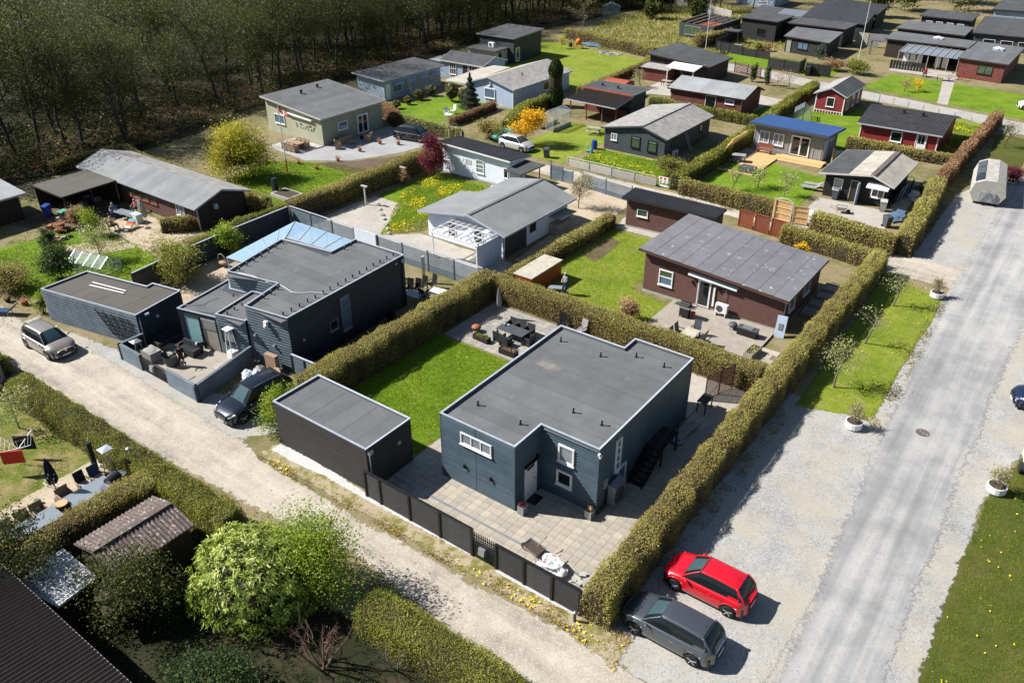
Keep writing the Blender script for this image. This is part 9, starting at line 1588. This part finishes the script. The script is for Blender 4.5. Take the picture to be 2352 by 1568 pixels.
# big lawn at the back
p = (-53.4,97.2); r = thing('cement_mixer', 'orange cement mixer at the back of the big yellow lawn', 'cement mixer', (p[0],p[1],0)); m = MB(); m.lathe([(.2,-.5),(.5,-.25),(.5,.15),(.3,.5),(.26,.5)], 12); m.v = [(x,y*.8-z*.6,1.05+z*.8+y*.6) for x, y, z in m.v]; m.obj('drum', MAT['orange'], r, smooth=True); [MB().bar((sx*.5,0,1.0),(sx*.65,sy*.5,0),.07).obj('leg', MAT['orange'], r) for sx in (-1,1) for sy in (-1,1)]
m = MB((-52.7,100.4,0)); m.blob((-52.7,100.4,.2),(2.0,.9,.3),3,12,6,.3); tag(m.obj('blue_tarp', MAT['pane_blue'], None, (-52.7,100.4,0)), 'blue tarpaulin heap at the back of the big yellow lawn', 'tarpaulin'); m = MB((-47.5,96.6,0)); [m.obb((-49+rr_.random()*4,95.6+rr_.random()*2,.06),(.5,.4,.12),rr_.random()*3) for i in range(40)]; tag(m.obj('rubble', MAT['concrete'], None, (-47.5,96.6,0)), 'pale rubble scattered behind the big yellow lawn', 'rubble', kind='stuff')
m = MB((-49.3,97.4,0)); m.tube([(-55.4+.0,97.6,.35),(-55.1,97.6,.35)], .35, 12); tag(m.obj('spare_tyre', MAT['tyre'], None, (-49.3,97.4,0)), 'black tyre beside the cement mixer', 'tyre')
planter('black planter with golden plant in the yard of the white canopy house', (-26.5,79.6), 1.2, 1.2, .7, 0, 'plastic_black', 'leaf_forsythia', 140, ph=.9); table('small dark table in the yard of the white canopy house', (-29.3,82.2), 1.4, .8, 0, 'wood_grey', 'dark_brown'); bin_('black bin against the black fence by the far lane', (-15.5,100.2), 0, 'plastic_black', s=1.4)
for i, (x,y,lb) in enumerate([(-31.5,112.5,'garden umbrella table on the black timber house terrace'),(1.2,108.6,'low table by the bicycles')]): table(lb, (x,y), 1.6, 1.0, .2, 'wood_grey', 'iron')
bush('pot_shrub', 'rounded green brown shrub on the black timber terrace', (-28.4,113.5), (.8,.8,1.1), 'hedge_green', 700, .18, 600); bush('pot_shrub', 'second rounded brown shrub on the black timber terrace', (-27.0,113.9), (.8,.8,1.1), 'leaf_dry', 700, .18, 601); bush('climber_shrub', 'grey green climbing shrub at the front of the black timber house', (-17.9,112.6), (.8,.7,2.0), 'leaf_blue', 900, .18, 602)
def bike(lb, p, rz):
    r = thing('bicycle', lb, 'bicycle', (p[0],p[1],0), rz)
    for x in (-.52,.52): m = MB(); m.tube([(x+.33*math.cos(t),0,.34+.33*math.sin(t)) for t in [2*PI*i/16 for i in range(17)]], .02, 4); m.obj('wheel', MAT['tyre'], r)
    m = MB(); [m.bar(a,b,.035) for a, b in (((-.52,0,.34),(-.15,0,.85)),((-.15,0,.8),(.4,0,.85)),((.4,0,.95),(.52,0,.34)),((-.05,0,.3),(.4,0,.8)),((-.05,0,.3),(-.17,0,.88)),((-.52,0,.34),(-.05,0,.3)))]; m.obj('frame', MAT['plastic_red'], r); MB().box(-.28,-.07,.9,-.04,.07,.96).obj('saddle', MAT['plastic_black'], r); MB().bar((.38,-.28,1.0),(.38,.28,1.0),.03).obj('handlebar', MAT['iron'], r)
bike('red bicycle parked at the brick red wing of the terrace house', (2.2,110.2), .3); bike('second bicycle parked by the brick red wing', (3.6,110.4), -.2)
r = thing('wood_store_frame', 'dark roofed wood store beside the half dismantled hut', 'shelter', (-34.6,117.5,0)); MB().box(-1.3,-1,1.9,1.3,1,2.05).obj('roof', MAT['felt_dark'], r); [MB().box(sx*1.2-.06,sy*.9-.06,0,sx*1.2+.06,sy*.9+.06,1.9).obj('post', MAT['black_wood'], r) for sx in (-1,1) for sy in (-1,1)]
for i, (x,y,z) in enumerate([(-50,142,0),(-46,128,0)]): r = thing('beehive', ('pale grey beehive in the rough meadow','white crate lying in the rough meadow')[i], 'beehive' if i == 0 else 'crate', (x,y,0)); MB().box(-.4,-.4,.3 if i == 0 else 0,.4,.4,1.2 if i == 0 else .5).obj('box', MAT['trim'], r); MB().box(-.46,-.46,1.2 if i == 0 else .5,.46,.46,1.3 if i == 0 else .58).obj('lid', MAT['galv'], r); [MB().box(sx*.35-.04,sy*.35-.04,0,sx*.35+.04,sy*.35+.04,.3).obj('leg', MAT['wood_grey'], r) for sx in (-1,1) for sy in (-1,1)] if i == 0 else None
def ladder(lb, p, q, n, w=.4, mt='galv'):
    r = thing('ladder', lb, 'ladder', (p[0],p[1],0)); a = Vector(p); b = Vector(q); s = (b-a).cross(Vector((0,0,1))).normalized()*w/2; o = Vector((p[0],p[1],0))
    for k in (-1,1): MB().bar(a+s*k-o, b+s*k-o, .05).obj('stile', MAT[mt], r)
    for i in range(1,n): c = a.lerp(b,i/n)-o; MB().bar(c-s, c+s, .035).obj('rung', MAT[mt], r)
ladder('aluminium ladder leaning on the right wall of the charcoal house', (-13.2,56.6,0), (-14.3,56.6,2.4), 8); ladder('white ladder leaning under the lodge shutters', (-54.2,57.0,0), (-55.0,57.0,2.0), 7, mt='white')
heat_pump('white heat pump at the shaded right wall of the charcoal house', (-14.1,54.4), PI/2)
p = TB(1715,905); r = thing('picnic_table', 'wooden picnic table at the left corner of the charcoal house lawn', 'picnic table', (p[0],p[1],0), .2); [MB().box(-.8,-.36+i*.25,.7,.8,-.13+i*.25,.74).obj('top_plank', MAT['wood_grey'], r) for i in range(3)]; [MB().box(-.8,s*.7-.12,.42,.8,s*.7+.12,.46).obj('bench', MAT['wood_grey'], r) for s in (-1,1)]; [MB().bar((x,s*.6,0),(x,s*.15,.7),.06).obj('leg', MAT['wood_grey'], r) for x in (-.6,.6) for s in (-1,1)]; [MB().bar((x,-.7,.4),(x,.7,.4),.06).obj('crossbar', MAT['wood_grey'], r) for x in (-.6,.6)]
for i, (x,y) in enumerate(((720,790),(765,770))): p = TB(x,y); chair(('white garden chair on the lodge lawn, left','white garden chair on the lodge lawn, right')[i], p, .8-i, 'white', 'high', leg='white')
p = TB(715,800); table('round white bistro table on the lodge lawn', (p[0]+.8,p[1]-.4), .8, .8, .3, 'white', 'white', .7)
p = TB(1085,1300); m = MB((-22,30,0)); m.bar((-24.2,35.4,.06),(-21.6,35.3,.06),.2,.06); tag(m.obj('loose_plank', MAT['white'], None, (-22,30,0)), 'white plank lying at the foot of the white cabin wall', 'plank')
